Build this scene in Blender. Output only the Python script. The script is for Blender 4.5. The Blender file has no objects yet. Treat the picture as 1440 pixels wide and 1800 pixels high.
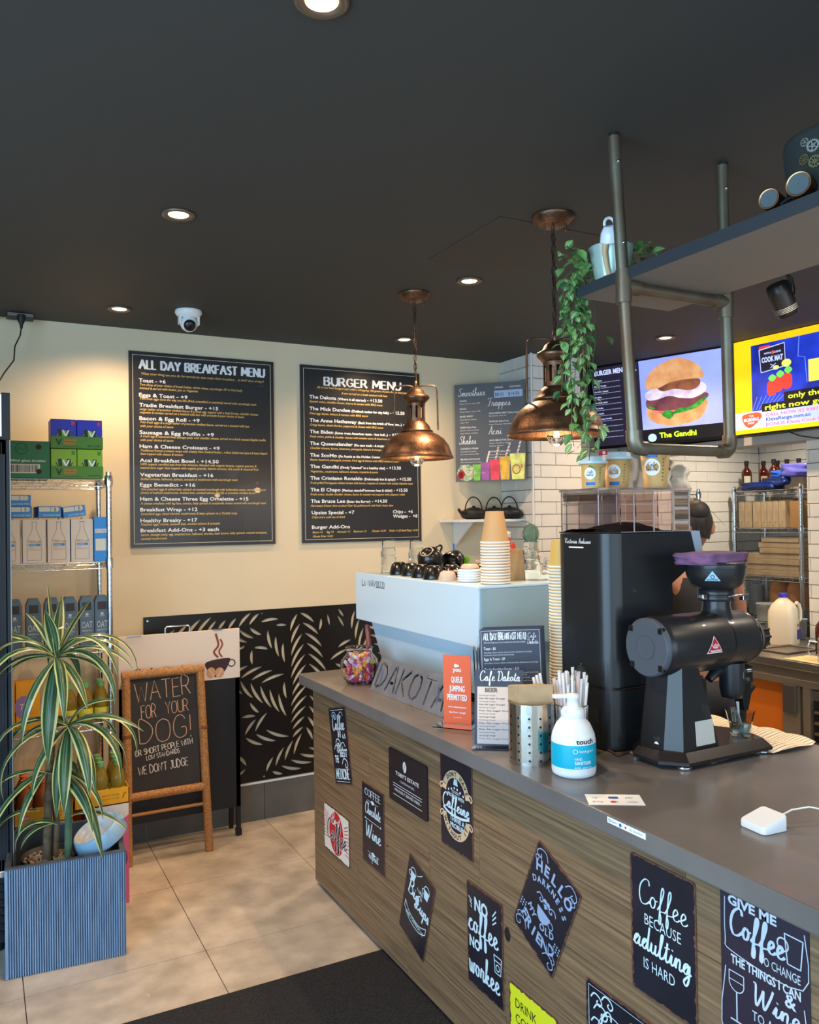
import bpy, bmesh, math, random
from mathutils import Vector, Matrix
C = bpy.context.scene.collection
SC = bpy.context.scene
PI = math.pi
random.seed(7)

# ------------------------------------------------------------------ camera
cam_d = bpy.data.cameras.new('camera')
cam = bpy.data.objects.new('camera', cam_d); C.objects.link(cam)
cam_d.sensor_fit = 'HORIZONTAL'; cam_d.sensor_width = 36.0
cam_d.lens = 36.0 * 1436.0 / 1440.0
cam_d.clip_start = 0.05
R3 = Matrix(((0.88429818, 0.00780263, -0.46685742),
             (-0.46669239, -0.01662509, -0.88426344),
             (-0.01466113, 0.99983135, -0.01106011)))
cam.matrix_world = Matrix.Translation((0, 0, 1.65)) @ R3.to_4x4()
SC.camera = cam

# ------------------------------------------------------------------ world, light, exposure
w = bpy.data.worlds.new('world'); SC.world = w; w.use_nodes = True
nt = w.node_tree; nt.nodes.clear()
wo = nt.nodes.new('ShaderNodeOutputWorld'); bg = nt.nodes.new('ShaderNodeBackground')
sky = nt.nodes.new('ShaderNodeTexSky'); sky.sky_type = 'NISHITA'; sky.sun_disc = False
sky.sun_elevation = math.radians(40); sky.sun_rotation = math.radians(120)
nt.links.new(sky.outputs[0], bg.inputs[0]); bg.inputs[1].default_value = 0.12
nt.links.new(bg.outputs[0], wo.inputs[0])
SC.view_settings.view_transform = 'Standard'; SC.view_settings.look = 'None'
SC.view_settings.exposure = 0.0; SC.view_settings.gamma = 1.0
SC.view_settings.use_curve_mapping = False

def area(name, loc, rot, sx, sy, power, col, spread=180):
    l = bpy.data.lights.new(name, 'AREA'); l.shape = 'RECTANGLE'; l.size = sx; l.size_y = sy
    l.energy = power; l.color = col; l.spread = math.radians(spread)
    o = bpy.data.objects.new(name, l); C.objects.link(o); o.location = loc; o.rotation_euler = rot
    return o
# daylight coming through the street windows (left side and front of the shop)
area('window_daylight', (-2.12, -0.3, 1.45), (0, -PI/2, 0), 2.1, 4.2, 235, (0.47, 0.74, 1.0))
area('window_daylight', (1.6, -2.52, 1.45), (PI/2, 0, 0), 5.0, 2.0, 95, (0.66, 0.84, 1.0))

# ------------------------------------------------------------------ materials
def lin(c):
    return tuple(((x/255)/12.92 if x <= 10.3 else (((x/255)+0.055)/1.055)**2.4) for x in c)
_m = {}
def M(name, col=(200, 200, 200), rough=.5, metal=0., col2=None, ns=8., nd=4., bump=0., bs=60., stretch=None,
      emit=0., trans=0., ior=1.45, alpha=1., coat=0., sheen=0., spec=.5, lo=.35, hi=.65):
    if name in _m: return _m[name]
    m = bpy.data.materials.new(name); m.use_nodes = True; t = m.node_tree
    b = t.nodes['Principled BSDF']; c = lin(col) + (1,)
    b.inputs['Base Color'].default_value = c; m.diffuse_color = c
    b.inputs['Roughness'].default_value = rough; b.inputs['Metallic'].default_value = metal
    b.inputs['Transmission Weight'].default_value = trans; b.inputs['IOR'].default_value = ior
    b.inputs['Alpha'].default_value = alpha; b.inputs['Coat Weight'].default_value = coat
    b.inputs['Specular IOR Level'].default_value = spec
    if emit:
        b.inputs['Emission Color'].default_value = c; b.inputs['Emission Strength'].default_value = emit
    if col2 is not None or bump:
        tc = t.nodes.new('ShaderNodeTexCoord'); mp = t.nodes.new('ShaderNodeMapping')
        if stretch: mp.inputs['Scale'].default_value = stretch
        t.links.new(tc.outputs['Object'], mp.inputs[0])
        if col2 is not None:
            n = t.nodes.new('ShaderNodeTexNoise'); n.inputs['Scale'].default_value = ns; n.inputs['Detail'].default_value = nd
            r = t.nodes.new('ShaderNodeValToRGB')
            r.color_ramp.elements[0].position = lo; r.color_ramp.elements[1].position = hi
            r.color_ramp.elements[0].color = c; r.color_ramp.elements[1].color = lin(col2) + (1,)
            t.links.new(mp.outputs[0], n.inputs['Vector']); t.links.new(n.outputs['Fac'], r.inputs[0])
            t.links.new(r.outputs[0], b.inputs['Base Color'])
            if emit: t.links.new(r.outputs[0], b.inputs['Emission Color'])
        if bump:
            n2 = t.nodes.new('ShaderNodeTexNoise'); n2.inputs['Scale'].default_value = bs; n2.inputs['Detail'].default_value = 3
            bu = t.nodes.new('ShaderNodeBump'); bu.inputs['Strength'].default_value = bump; bu.inputs['Distance'].default_value = .004
            t.links.new(mp.outputs[0], n2.inputs['Vector']); t.links.new(n2.outputs['Fac'], bu.inputs['Height'])
            t.links.new(bu.outputs[0], b.inputs['Normal'])
    _m[name] = m
    return m

# ------------------------------------------------------------------ mesh builder (world coordinates unless a matrix is given)
class B:
    def __init__(s, mat=None):
        s.v = []; s.f = []; s.mi = []; s.mats = []; s.sm = []; s.X = mat or Matrix(); s.cur = 0; s.smooth = False
    def m(s, material):
        if material not in s.mats: s.mats.append(material)
        s.cur = s.mats.index(material); return s
    def add(s, vs, fs, smooth=None):
        k = len(s.v)
        for p in vs: s.v.append(tuple(s.X @ Vector(p)))
        for f in fs:
            s.f.append(tuple(i + k for i in f)); s.mi.append(s.cur); s.sm.append(s.smooth if smooth is None else smooth)
        return s
    def box(s, x0, x1, y0, y1, z0, z1, bev=0.):
        if bev <= 0:
            v = [(x, y, z) for z in (z0, z1) for y in (y0, y1) for x in (x0, x1)]
            return s.add(v, [(0,2,3,1),(4,5,7,6),(0,1,5,4),(2,6,7,3),(0,4,6,2),(1,3,7,5)], False)
        bm = bmesh.new(); bmesh.ops.create_cube(bm, size=1)
        for q in bm.verts: q.co = Vector(((x0+x1)/2+q.co.x*(x1-x0), (y0+y1)/2+q.co.y*(y1-y0), (z0+z1)/2+q.co.z*(z1-z0)))
        bmesh.ops.bevel(bm, geom=bm.edges[:], offset=bev, segments=2, affect='EDGES', profile=.6)
        bm.verts.index_update()
        s.add([tuple(q.co) for q in bm.verts], [tuple(q.index for q in f.verts) for f in bm.faces], False); bm.free()
        return s
    def quad(s, a, b, c, d): return s.add([a, b, c, d], [(0,1,2,3)], False)
    def lathe(s, prof, c=(0,0,0), n=24, cap=True, axis='z', a0=0.):
        # prof: (r, h) pairs along axis
        vs = []; fs = []
        for r, h in prof:
            for k in range(n):
                a = a0 + 2*PI*k/n; x, y = r*math.cos(a), r*math.sin(a)
                if axis == 'z': p = (c[0]+x, c[1]+y, c[2]+h)
                elif axis == 'x': p = (c[0]+h, c[1]+x, c[2]+y)
                else: p = (c[0]+y, c[1]+h, c[2]+x)
                vs.append(p)
        for i in range(len(prof)-1):
            for k in range(n):
                k2 = (k+1) % n
                fs.append((i*n+k, i*n+k2, (i+1)*n+k2, (i+1)*n+k))
        s.add(vs, fs, True)
        if cap:
            s.add([vs[k] for k in range(n)], [tuple(range(n-1, -1, -1))], False)
            s.add([vs[(len(prof)-1)*n+k] for k in range(n)], [tuple(range(n))], False)
        return s
    def cyl(s, p0, p1, r0, r1=None, n=16, cap=True):
        if r1 is None: r1 = r0
        return s.tube([p0, p1], [r0, r1], n, cap)
    def tube(s, pts, r, n=8, cap=True, closed=False):
        pts = [Vector(p) for p in pts]; L = len(pts)
        rs = r if isinstance(r, (list, tuple)) else [r]*L
        t0 = (pts[1]-pts[0]).normalized()
        up = Vector((0,0,1)) if abs(t0.z) < .9 else Vector((1,0,0))
        nrm = t0.cross(up).normalized(); vs = []; fs = []; pt = t0
        for i, p in enumerate(pts):
            if closed: t = (pts[(i+1)%L]-pts[i-1]).normalized()
            elif i == 0: t = t0
            elif i == L-1: t = (pts[i]-pts[i-1]).normalized()
            else: t = ((pts[i+1]-p).normalized()+(p-pts[i-1]).normalized()).normalized()
            q = pt.rotation_difference(t); nrm = (q @ nrm).normalized(); pt = t
            bn = t.cross(nrm)
            sc = 1.
            for k in range(n):
                a = 2*PI*k/n
                vs.append(tuple(p + (nrm*math.cos(a)+bn*math.sin(a))*rs[i]*sc))
        for i in range(L-1 if not closed else L):
            j = (i+1) % L
            for k in range(n):
                k2 = (k+1) % n; fs.append((i*n+k, i*n+k2, j*n+k2, j*n+k))
        s.add(vs, fs, True)
        if cap and not closed:
            s.add(vs[:n], [tuple(range(n-1,-1,-1))], False); s.add(vs[-n:], [tuple(range(n))], False)
        return s
    def prism(s, poly, o, u, v, d):
        # poly of 2D points in plane (o,u,v), extruded by vector d
        o, u, v, d = Vector(o), Vector(u), Vector(v), Vector(d); n = len(poly)
        a = [tuple(o+u*x+v*y) for x, y in poly]; b = [tuple(Vector(p)+d) for p in a]
        s.add(a+b, [tuple(range(n-1,-1,-1)), tuple(range(n, 2*n))] + [(i, (i+1)%n, (i+1)%n+n, i+n) for i in range(n)], False)
        return s
    def sph(s, c, r, n=16, sz=1., m=8, sx=1., sy=1.):
        prof = [(max(r*math.sin(PI*i/m), 1e-5), -r*sz*math.cos(PI*i/m)) for i in range(m+1)]
        k = len(s.v); s.lathe(prof, c, n, False)
        if sx != 1. or sy != 1.:
            for i in range(k, len(s.v)):
                x, y, z = s.v[i]; s.v[i] = (c[0]+(x-c[0])*sx, c[1]+(y-c[1])*sy, z)
        return s
    def obj(s, name, mat=None, parent=None, local=False, org=None, kind=None, label=None):
        me = bpy.data.meshes.new(name)
        L = Vector((0,0,0))
        if parent is not None and not local: L = parent.get('_loc', None); L = Vector(L) if L is not None else Vector((0,0,0))
        if org is not None: L = Vector(org)
        off = L if not local else Vector((0,0,0))
        me.from_pydata([tuple(Vector(p)-off) for p in s.v], [], s.f)
        if mat is not None and not s.mats: me.materials.append(mat)
        for q in s.mats: me.materials.append(q)
        if s.mats: me.polygons.foreach_set('material_index', s.mi)
        me.polygons.foreach_set('use_smooth', s.sm)
        me.update()
        o = bpy.data.objects.new(name, me); C.objects.link(o)
        if parent is not None: o.parent = parent; o['_loc'] = tuple(L)
        elif org is not None: o.location = org; o['_loc'] = tuple(L)
        if kind: o['kind'] = kind
        if label: o['label'] = label
        return o
def thing(name, label, cat, loc=(0,0,0), rotz=0., group=None):
    o = bpy.data.objects.new(name, None); C.objects.link(o); o.location = loc; o.rotation_euler = (0, 0, rotz)
    o.empty_display_size = .05
    o['_loc'] = tuple(loc); o['label'] = label; o['category'] = cat
    if group: o['group'] = group
    return o
def tag(o, label, cat, group=None, kind=None):
    o['label'] = label; o['category'] = cat
    if group: o['group'] = group
    if kind: o['kind'] = kind
    return o
def struct(b, name, mat=None):
    o = b.obj(name, mat); o['kind'] = 'structure'; return o
def kids(o): return [c for c in bpy.data.objects if c.parent == o]
def dup(o, loc, rotz=None, label=None, scale=None, tree=None):
    r = o.copy(); C.objects.link(r); r.location = loc; r['_loc'] = tuple(loc)
    if rotz is not None: r.rotation_euler = (0, 0, rotz)
    if scale is not None: r.scale = (scale,)*3 if not isinstance(scale, (tuple, list)) else scale
    if label: r['label'] = label
    for c in (tree if tree is not None else kids(o)):
        d = c.copy(); C.objects.link(d); d.parent = r
        for g in kids(c):
            e = g.copy(); C.objects.link(e); e.parent = d
    return r

# ------------------------------------------------------------------ lettering
_tx = {}
def _text(st, bold=0.):
    k = (st, bold)
    if k in _tx: return _tx[k]
    cu = bpy.data.curves.new('t', 'FONT'); cu.body = st; cu.size = 1.; cu.offset = bold; cu.resolution_u = 2
    o = bpy.data.objects.new('t', cu); me = bpy.data.meshes.new_from_object(o)
    vs = [(q.co.x, q.co.y) for q in me.vertices]; fs = [tuple(p.vertices) for p in me.polygons]
    bpy.data.objects.remove(o); bpy.data.curves.remove(cu); bpy.data.meshes.remove(me)
    _tx[k] = (vs, fs); return _tx[k]
class Plane:
    """a flat page: origin top-left, u to the right, v down, n towards the viewer (metres)"""
    def __init__(s, o, u, v, n, off=.0006):
        s.o, s.u, s.v, s.n = Vector(o), Vector(u).normalized(), Vector(v).normalized(), Vector(n).normalized(); s.off = off
    def p(s, x, y, k=0.): return tuple(s.o + s.u*x + s.v*y + s.n*(s.off+k))
    def rot(s, a, x, y):
        c, d = math.cos(a), math.sin(a)
        q = Plane(s.o + s.u*x + s.v*y, s.u*c + s.v*d, s.v*c - s.u*d, s.n, s.off); return q
def text(b, P, st, x, y, h, w=None, al='l', sh=0., bold=0., k=0.):
    """baseline at (x,y); cap height h; optional total width w"""
    vs, fs = _text(st, bold)
    if not vs: return
    x0 = min(q[0] for q in vs); x1 = max(q[0] for q in vs)
    s = h/.73; sx = s if w is None else w/max(x1-x0, 1e-6)
    W = (x1-x0)*sx; ox = x - (0 if al == 'l' else W/2 if al == 'c' else W)
    b.add([P.p(ox+(q[0]-x0)*sx+sh*q[1]*s, y-q[1]*s, k) for q in vs], [tuple(reversed(f)) for f in fs], False)
def arc_text(b, P, st, cx, cy, r, a0, a1, h, bold=.02, inside=False):
    n = len(st)
    for i, ch in enumerate(st):
        if ch == ' ': continue
        a = a0 + (a1-a0)*(i+.5)/n
        px, py = cx + r*math.cos(a), cy + r*math.sin(a)
        q = P.rot(a+PI/2 if not inside else a-PI/2, px, py)
        text(b, q, ch, 0, 0, h, None, 'c', bold=bold)
_rk = [0]
def ribbon(b, P, pts, wd, k=0., thin=None, smooth=False):
    if smooth and len(pts) > 2:
        q = [pts[0]] + list(pts) + [pts[-1]]; out = []
        for i in range(1, len(q)-2):
            for t in (0, .25, .5, .75):
                t2, t3 = t*t, t*t*t
                out.append(tuple(.5*((2*q[i][j])+(-q[i-1][j]+q[i+1][j])*t+(2*q[i-1][j]-5*q[i][j]+4*q[i+1][j]-q[i+2][j])*t2+(-q[i-1][j]+3*q[i][j]-3*q[i+1][j]+q[i+2][j])*t3) for j in (0, 1)))
        out.append(tuple(pts[-1])); pts = out
    n = len(pts); L = []; R_ = []; _rk[0] = (_rk[0]+1) % 9; k0 = k+_rk[0]*2.5e-5
    for i in range(n):
        k = k0+i*6e-6
        a = pts[max(i-1, 0)]; c = pts[min(i+1, n-1)]
        dx, dy = c[0]-a[0], c[1]-a[1]; l = math.hypot(dx, dy) or 1
        ww = wd if thin is None else thin + (wd-thin)*min(1, abs(dy)/l*1.1)
        nx, ny = -dy/l*ww/2, dx/l*ww/2
        L.append(P.p(pts[i][0]+nx, pts[i][1]+ny, k)); R_.append(P.p(pts[i][0]-nx, pts[i][1]-ny, k))
    b.add(L+R_, [(i, i+1, n+i+1, n+i) for i in range(n-1)], False)
SCR = {
'a':(.52,[[(0,.05),(.1,.2),(.3,.45),(.15,.4),(.06,.2),(.12,.02),(.25,.05),(.36,.25),(.38,.42),(.36,.1),(.42,0),(.52,.08)]]),
'b':(.45,[[(0,.05),(.15,.5),(.25,.95),(.16,.95),(.1,.3),(.14,.02),(.3,.08),(.32,.35),(.2,.35),(.45,.3)]]),
'c':(.42,[[(0,.05),(.1,.3),(.3,.42),(.15,.42),(.06,.2),(.14,.02),(.3,.02),(.42,.1)]]),
'd':(.54,[[(0,.05),(.1,.2),(.3,.42),(.14,.4),(.05,.2),(.12,.02),(.25,.05),(.38,.4),(.44,1.0),(.38,.2),(.42,0),(.54,.08)]]),
'e':(.42,[[(0,.08),(.15,.18),(.3,.32),(.2,.45),(.08,.3),(.08,.1),(.18,0),(.32,.03),(.42,.12)]]),
'f':(.40,[[(0,.05),(.15,.3),(.3,.8),(.25,1),(.17,.8),(.14,.1),(.12,-.4),(.2,-.45),(.22,-.2),(.16,.02),(.4,.08)]]),
'g':(.50,[[(0,.05),(.1,.2),(.3,.42),(.14,.4),(.05,.2),(.12,.03),(.25,.06),(.37,.42),(.36,-.2),(.22,-.45),(.1,-.3),(.3,-.05),(.5,.1)]]),
'h':(.52,[[(0,.05),(.15,.5),(.25,.95),(.17,.95),(.12,.5),(.1,0),(.14,.25),(.28,.43),(.36,.3),(.35,.05),(.42,0),(.52,.1)]]),
'i':(.30,[[(0,.05),(.14,.42),(.12,.1),(.18,0),(.3,.1)],[(.15,.6),(.17,.64)]]),
'k':(.45,[[(0,.05),(.15,.5),(.24,.95),(.16,.95),(.11,.4),(.1,0),(.13,.2),(.3,.4),(.3,.28),(.16,.22),(.3,.02),(.45,.08)]]),
'l':(.32,[[(0,.05),(.15,.5),(.24,.95),(.15,.95),(.1,.4),(.12,.03),(.2,0),(.32,.1)]]),
'm':(.66,[[(0,.05),(.1,.42),(.1,0),(.14,.28),(.25,.43),(.3,.3),(.29,0),(.33,.28),(.44,.43),(.5,.3),(.49,.05),(.56,0),(.66,.1)]]),
'n':(.50,[[(0,.05),(.1,.42),(.1,0),(.14,.28),(.27,.43),(.33,.3),(.32,.05),(.4,0),(.5,.1)]]),
'o':(.45,[[(0,.1),(.08,.35),(.2,.44),(.1,.38),(.05,.2),(.14,.02),(.28,.08),(.32,.3),(.22,.44),(.3,.36),(.45,.36)]]),
'p':(.45,[[(0,.05),(.12,.42),(.08,-.45),(.12,.1),(.18,.38),(.3,.43),(.37,.25),(.3,.05),(.15,.03),(.45,.08)]]),
'r':(.40,[[(0,.05),(.1,.45),(.16,.38),(.28,.4),(.24,.1),(.3,0),(.4,.1)]]),
's':(.40,[[(0,.05),(.15,.3),(.2,.45),(.28,.2),(.22,.02),(.08,.03),(.25,.02),(.4,.1)]]),
't':(.34,[[(0,.05),(.15,.4),(.2,.8),(.15,.2),(.2,0),(.34,.1)],[(.03,.55),(.34,.6)]]),
'u':(.50,[[(0,.05),(.08,.42),(.07,.1),(.18,0),(.3,.15),(.34,.42),(.32,.1),(.38,0),(.5,.1)]]),
'w':(.58,[[(0,.4),(.06,.42),(.08,.05),(.2,.02),(.27,.4),(.28,.05),(.4,.02),(.46,.42),(.58,.38)]]),
'C':(.66,[[(.6,.8),(.55,.98),(.35,1),(.12,.75),(.06,.35),(.2,.02),(.45,.02),(.66,.2)]]),
'V':(.62,[[(.0,.92),(.12,1),(.18,.6),(.24,.02),(.42,.6),(.62,1)]]),
'W':(.95,[[(.0,.95),(.12,.9),(.15,.3),(.22,0),(.4,.5),(.48,.8),(.5,.3),(.58,0),(.8,.6),(.9,1)]]),
'B':(.62,[[(.15,1),(.12,.4),(.1,0)],[(.02,.85),(.2,1.02),(.45,1),(.5,.75),(.35,.57),(.2,.55),(.45,.5),(.58,.28),(.45,.03),(.2,-.02),(.06,.08)]]),
'S':(.55,[[(.55,.85),(.45,1),(.25,.98),(.15,.78),(.35,.55),(.42,.25),(.25,0),(.08,.05),(.0,.2),(.15,.2)]]),
'F':(.55,[[(.0,.85),(.1,1),(.35,.95),(.65,1)],[(.35,.97),(.28,.4),(.15,.02),(.02,.1)],[(.15,.5),(.48,.55)]]),
'A':(.62,[[(.0,.05),(.15,.1),(.35,.7),(.45,1),(.48,.5),(.5,.02),(.62,.1)],[(.15,.35),(.58,.4)]]),
'D':(.68,[[(.2,.95),(.17,.4),(.12,.05),(.05,.1),(.3,0),(.58,.25),(.6,.7),(.4,.98),(.1,.98),(.0,.85)]]),
' ':(.3,[]),
}
def script(b, P, st, x, y, h, w=None, al='l', wd=.12, k=0., sh=.15):
    """h = ascender height of cursive lettering drawn as brush strokes"""
    wd = wd*.66; tot = sum(SCR[c][0] for c in st); sx = h if w is None else w/tot
    W = tot*sx; ox = x - (0 if al == 'l' else W/2 if al == 'c' else W)
    for c in st:
        adv, ss = SCR[c]
        for s_ in ss: ribbon(b, P, [(ox+q[0]*sx+sh*q[1]*h*.6, y-q[1]*h) for q in s_], wd*h, k, wd*h*.45, True)
        ox += adv*sx
CAP = {
'A':(.8,[[(0,0),(.4,1),(.8,0)],[(.15,.38),(.65,.38)]]),'B':(.65,[[(0,0),(0,1),(.4,1),(.55,.85),(.4,.53),(0,.53)],[(.4,.53),(.62,.3),(.45,0),(0,0)]]),
'C':(.7,[[(.68,.8),(.5,1),(.2,.95),(.03,.6),(.08,.2),(.35,0),(.68,.15)]]),'D':(.72,[[(0,0),(0,1),(.3,.98),(.68,.65),(.66,.3),(.35,0),(0,0)]]),
'E':(.58,[[(.55,1),(0,1),(0,0),(.58,0)],[(0,.53),(.48,.53)]]),'F':(.55,[[(.55,1),(0,1),(0,0)],[(0,.53),(.48,.53)]]),
'G':(.75,[[(.68,.82),(.5,1),(.2,.95),(.03,.6),(.08,.2),(.35,0),(.7,.12),(.7,.45),(.45,.45)]]),'H':(.68,[[(0,0),(0,1)],[(.68,0),(.68,1)],[(0,.5),(.68,.5)]]),
'I':(.1,[[(.05,0),(.05,1)]]),'J':(.5,[[(.45,1),(.45,.2),(.25,0),(0,.15)],[(.2,1),(.65,1)]]),'K':(.66,[[(0,0),(0,1)],[(.62,1),(0,.45)],[(.18,.6),(.66,0)]]),
'L':(.52,[[(0,1),(0,0),(.52,0)]]),'M':(.85,[[(0,0),(.05,1),(.42,.25),(.8,1),(.85,0)]]),'N':(.7,[[(0,0),(0,1),(.7,0),(.7,1)]]),
'O':(.78,[[(.38,1),(.1,.85),(0,.5),(.1,.12),(.38,0),(.68,.12),(.78,.5),(.68,.88),(.38,1)]]),'P':(.6,[[(0,0),(0,1),(.4,1),(.6,.8),(.45,.48),(0,.45)]]),
'R':(.66,[[(0,0),(0,1),(.4,1),(.58,.8),(.42,.5),(0,.48)],[(.28,.48),(.66,0)]]),'S':(.55,[[(.52,.85),(.35,1),(.1,.92),(.05,.7),(.45,.42),(.55,.2),(.35,0),(0,.1)]]),
'T':(.7,[[(0,1),(.7,1)],[(.35,1),(.35,0)]]),'U':(.68,[[(0,1),(0,.25),(.2,0),(.5,0),(.68,.25),(.68,1)]]),'V':(.7,[[(0,1),(.35,0),(.7,1)]]),
'W':(1.,[[(0,1),(.25,0),(.5,.8),(.75,0),(1,1)]]),'Y':(.7,[[(0,1),(.35,.5),(.7,1)],[(.35,.5),(.35,0)]]),'X':(.7,[[(0,1),(.7,0)],[(0,0),(.7,1)]]),
'Z':(.6,[[(0,1),(.6,1),(0,0),(.6,0)]]),'!':(.1,[[(.05,1),(.05,.3)],[(.05,.08),(.05,0)]]),"'":(.1,[[(.05,1),(.02,.8)]]),' ':(.35,[]),
'0':(.6,[[(.3,1),(.05,.75),(.05,.25),(.3,0),(.55,.25),(.55,.75),(.3,1)]]),'&':(.7,[[(.7,0),(.15,.75),(.25,1),(.42,.8),(.05,.3),(.2,0),(.6,.4)]]),
}
def caps(b, P, st, x, y, h, w=None, al='l', wd=.1, serif=False, thin=None, gap=.16, k=0., jit=0.):
    tot = sum(CAP[c][0]+gap for c in st)-gap; sx = h*.8 if w is None else w/tot
    W = tot*sx; ox = x - (0 if al == 'l' else W/2 if al == 'c' else W)
    for c in st:
        adv, ss = CAP[c]; jy = random.uniform(-jit, jit)*h
        for s_ in ss:
            pts = [(ox+q[0]*sx, y-q[1]*h+jy) for q in s_]
            if serif:
                for p_, q_ in zip(pts, pts[1:]):
                    L_ = math.hypot(q_[0]-p_[0], q_[1]-p_[1]) or 1; ex, ey = (q_[0]-p_[0])/L_*h*.035, (q_[1]-p_[1])/L_*h*.035
                    vert = abs(q_[1]-p_[1])/L_ > .55
                    ribbon(b, P, [(p_[0]-ex, p_[1]-ey), (q_[0]+ex, q_[1]+ey)], (wd if vert else (thin or wd))*h, k)
            else: ribbon(b, P, pts, wd*h, k, thin and thin*h, len(pts) > 5)
            if serif:
                for e, f in ((s_[0], s_[1]), (s_[-1], s_[-2])):
                    if e[1] in (0, 1) and abs(e[1]-f[1]) > .3:
                        ribbon(b, P, [(ox+e[0]*sx-h*.13, y-e[1]*h+(h*.03 if e[1] else -h*.03)), (ox+e[0]*sx+h*.13, y-e[1]*h+(h*.03 if e[1] else -h*.03))], h*.07, k)
        ox += (adv+gap)*sx
def rect(b, P, x0, y0, x1, y1, k=0.): b.quad(P.p(x0, y0, k), P.p(x0, y1, k), P.p(x1, y1, k), P.p(x1, y0, k))
def disc(b, P, cx, cy, r, k=0., n=16, ry=None):
    b.add([P.p(cx+r*math.cos(-2*PI*i/n), cy+(ry or r)*math.sin(-2*PI*i/n), k) for i in range(n)], [tuple(range(n))], False)
def ring(b, P, cx, cy, r, wd, k=0., n=20, a0=0., a1=2*PI): 
    ribbon(b, P, [(cx+r*math.cos(a0+(a1-a0)*i/n), cy+r*math.sin(a0+(a1-a0)*i/n)) for i in range(n+1)], wd, k)
def poly(b, P, pts, k=0.): b.add([P.p(x, y, k) for x, y in pts], [tuple(range(len(pts)))], False)
def cut_sheet(outer, holes, ext):
    """flat sheet with holes from a 2D curve, thickness 2*ext; returns verts, faces in XY"""
    cu = bpy.data.curves.new('c', 'CURVE'); cu.dimensions = '2D'; cu.fill_mode = 'BOTH'; cu.extrude = ext
    for pts in [outer] + holes:
        sp = cu.splines.new('POLY'); sp.points.add(len(pts)-1); sp.use_cyclic_u = True
        for i, q in enumerate(pts): sp.points[i].co = (q[0], q[1], 0, 1)
    o = bpy.data.objects.new('c', cu); me = bpy.data.meshes.new_from_object(o)
    r = ([tuple(q.co) for q in me.vertices], [tuple(p.vertices) for p in me.polygons])
    bpy.data.objects.remove(o); bpy.data.curves.remove(cu); bpy.data.meshes.remove(me)
    return r
# ------------------------------------------------------------------ common materials
wallm = M('cream_wall_paint', (222, 208, 178), .75, col2=(216, 201, 170), ns=1.5, bump=.05, bs=300)
ceilm = M('black_ceiling_paint', (60, 60, 58), .7, bump=.04, bs=400)
blackm = M('matt_black', (22, 22, 24), .5)
blackg = M('satin_black', (16, 17, 19), .28, coat=.3)
chrome = M('chrome', (205, 208, 212), .18, 1.)
steel = M('brushed_steel', (170, 170, 168), .3, 1., col2=(145, 145, 143), ns=4, stretch=(2, 2, 60))
whitep = M('white_print', (235, 238, 240), .6)
whitem = M('white_plastic', (228, 230, 230), .35)
gold = M('gold_print', (214, 178, 96), .6)
tilem = M('white_wall_tile', (226, 224, 216), .22, col2=(214, 211, 202), ns=3)
groutm = M('dark_grout', (92, 90, 88), .9)
glassm = M('clear_glass', (250, 252, 252), .02, trans=1., ior=1.22)
acry = M('clear_acrylic', (240, 244, 250), .03, trans=1., ior=1.06)
kraft = M('kraft_paper', (190, 160, 122), .75, col2=(178, 148, 110), ns=30)
kraftd = M('kraft_board', (184, 160, 126), .8, col2=(166, 142, 108), ns=12)
copper = M('aged_copper', (134, 98, 74), .4, .88, col2=(68, 56, 48), ns=26, nd=8, bump=.25, bs=120, lo=.4, hi=.72)
chainm = M('dark_bronze', (70, 54, 44), .4, .9)
ZC = .955

# ------------------------------------------------------------------ room shell
CE = 2.68
b = B(); b.box(-2.4, 5.7, -2.8, 4.7, -.12, -.012); floor = struct(b, 'floor', M('floor_grout', (118, 112, 104), .9))
# floor tiles, each a piece of the floor
stone = M('grey_stone_tile', (216, 202, 184), .42, col2=(166, 154, 139), ns=7.5, nd=10, bump=.12, bs=45, lo=.3, hi=.72)
stone2 = M('speckle', (170, 164, 156), .45)
_tt = stone.node_tree; _pr = _tt.nodes['Principled BSDF']
_v = _tt.nodes.new('ShaderNodeTexVoronoi'); _v.inputs['Scale'].default_value = 38
_tc = [n for n in _tt.nodes if n.type == 'MAPPING'][0]
_r = _tt.nodes.new('ShaderNodeValToRGB'); _r.color_ramp.elements[0].position = .06; _r.color_ramp.elements[0].color = (1,1,1,1)
_r.color_ramp.elements[1].position = .13; _r.color_ramp.elements[1].color = (0,0,0,1)
_nn = _tt.nodes.new('ShaderNodeTexNoise'); _nn.inputs['Scale'].default_value = 5
_rr = _tt.nodes.new('ShaderNodeValToRGB'); _rr.color_ramp.elements[0].position = .5; _rr.color_ramp.elements[1].position = .62
_mx = _tt.nodes.new('ShaderNodeMath'); _mx.operation = 'MULTIPLY'
_mc = _tt.nodes.new('ShaderNodeMix'); _mc.data_type = 'RGBA'; _mc.inputs[7].default_value = lin((226, 220, 210)) + (1,)
_old = _pr.inputs['Base Color'].links[0].from_socket
_tt.links.new(_tc.outputs[0], _v.inputs['Vector']); _tt.links.new(_v.outputs['Distance'], _r.inputs[0])
_tt.links.new(_tc.outputs[0], _nn.inputs['Vector']); _tt.links.new(_nn.outputs['Fac'], _rr.inputs[0])
_tt.links.new(_r.outputs[0], _mx.inputs[0]); _tt.links.new(_rr.outputs[0], _mx.inputs[1])
_tt.links.new(_mx.outputs[0], _mc.inputs[0]); _tt.links.new(_old, _mc.inputs[6]); _tt.links.new(_mc.outputs[2], _pr.inputs['Base Color'])
xs = [-2.4, -1.77, -1.137, -.505, .13, .765, 1.4, 2.03, 2.66, 3.29, 3.92, 4.55, 5.18, 5.6]
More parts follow.
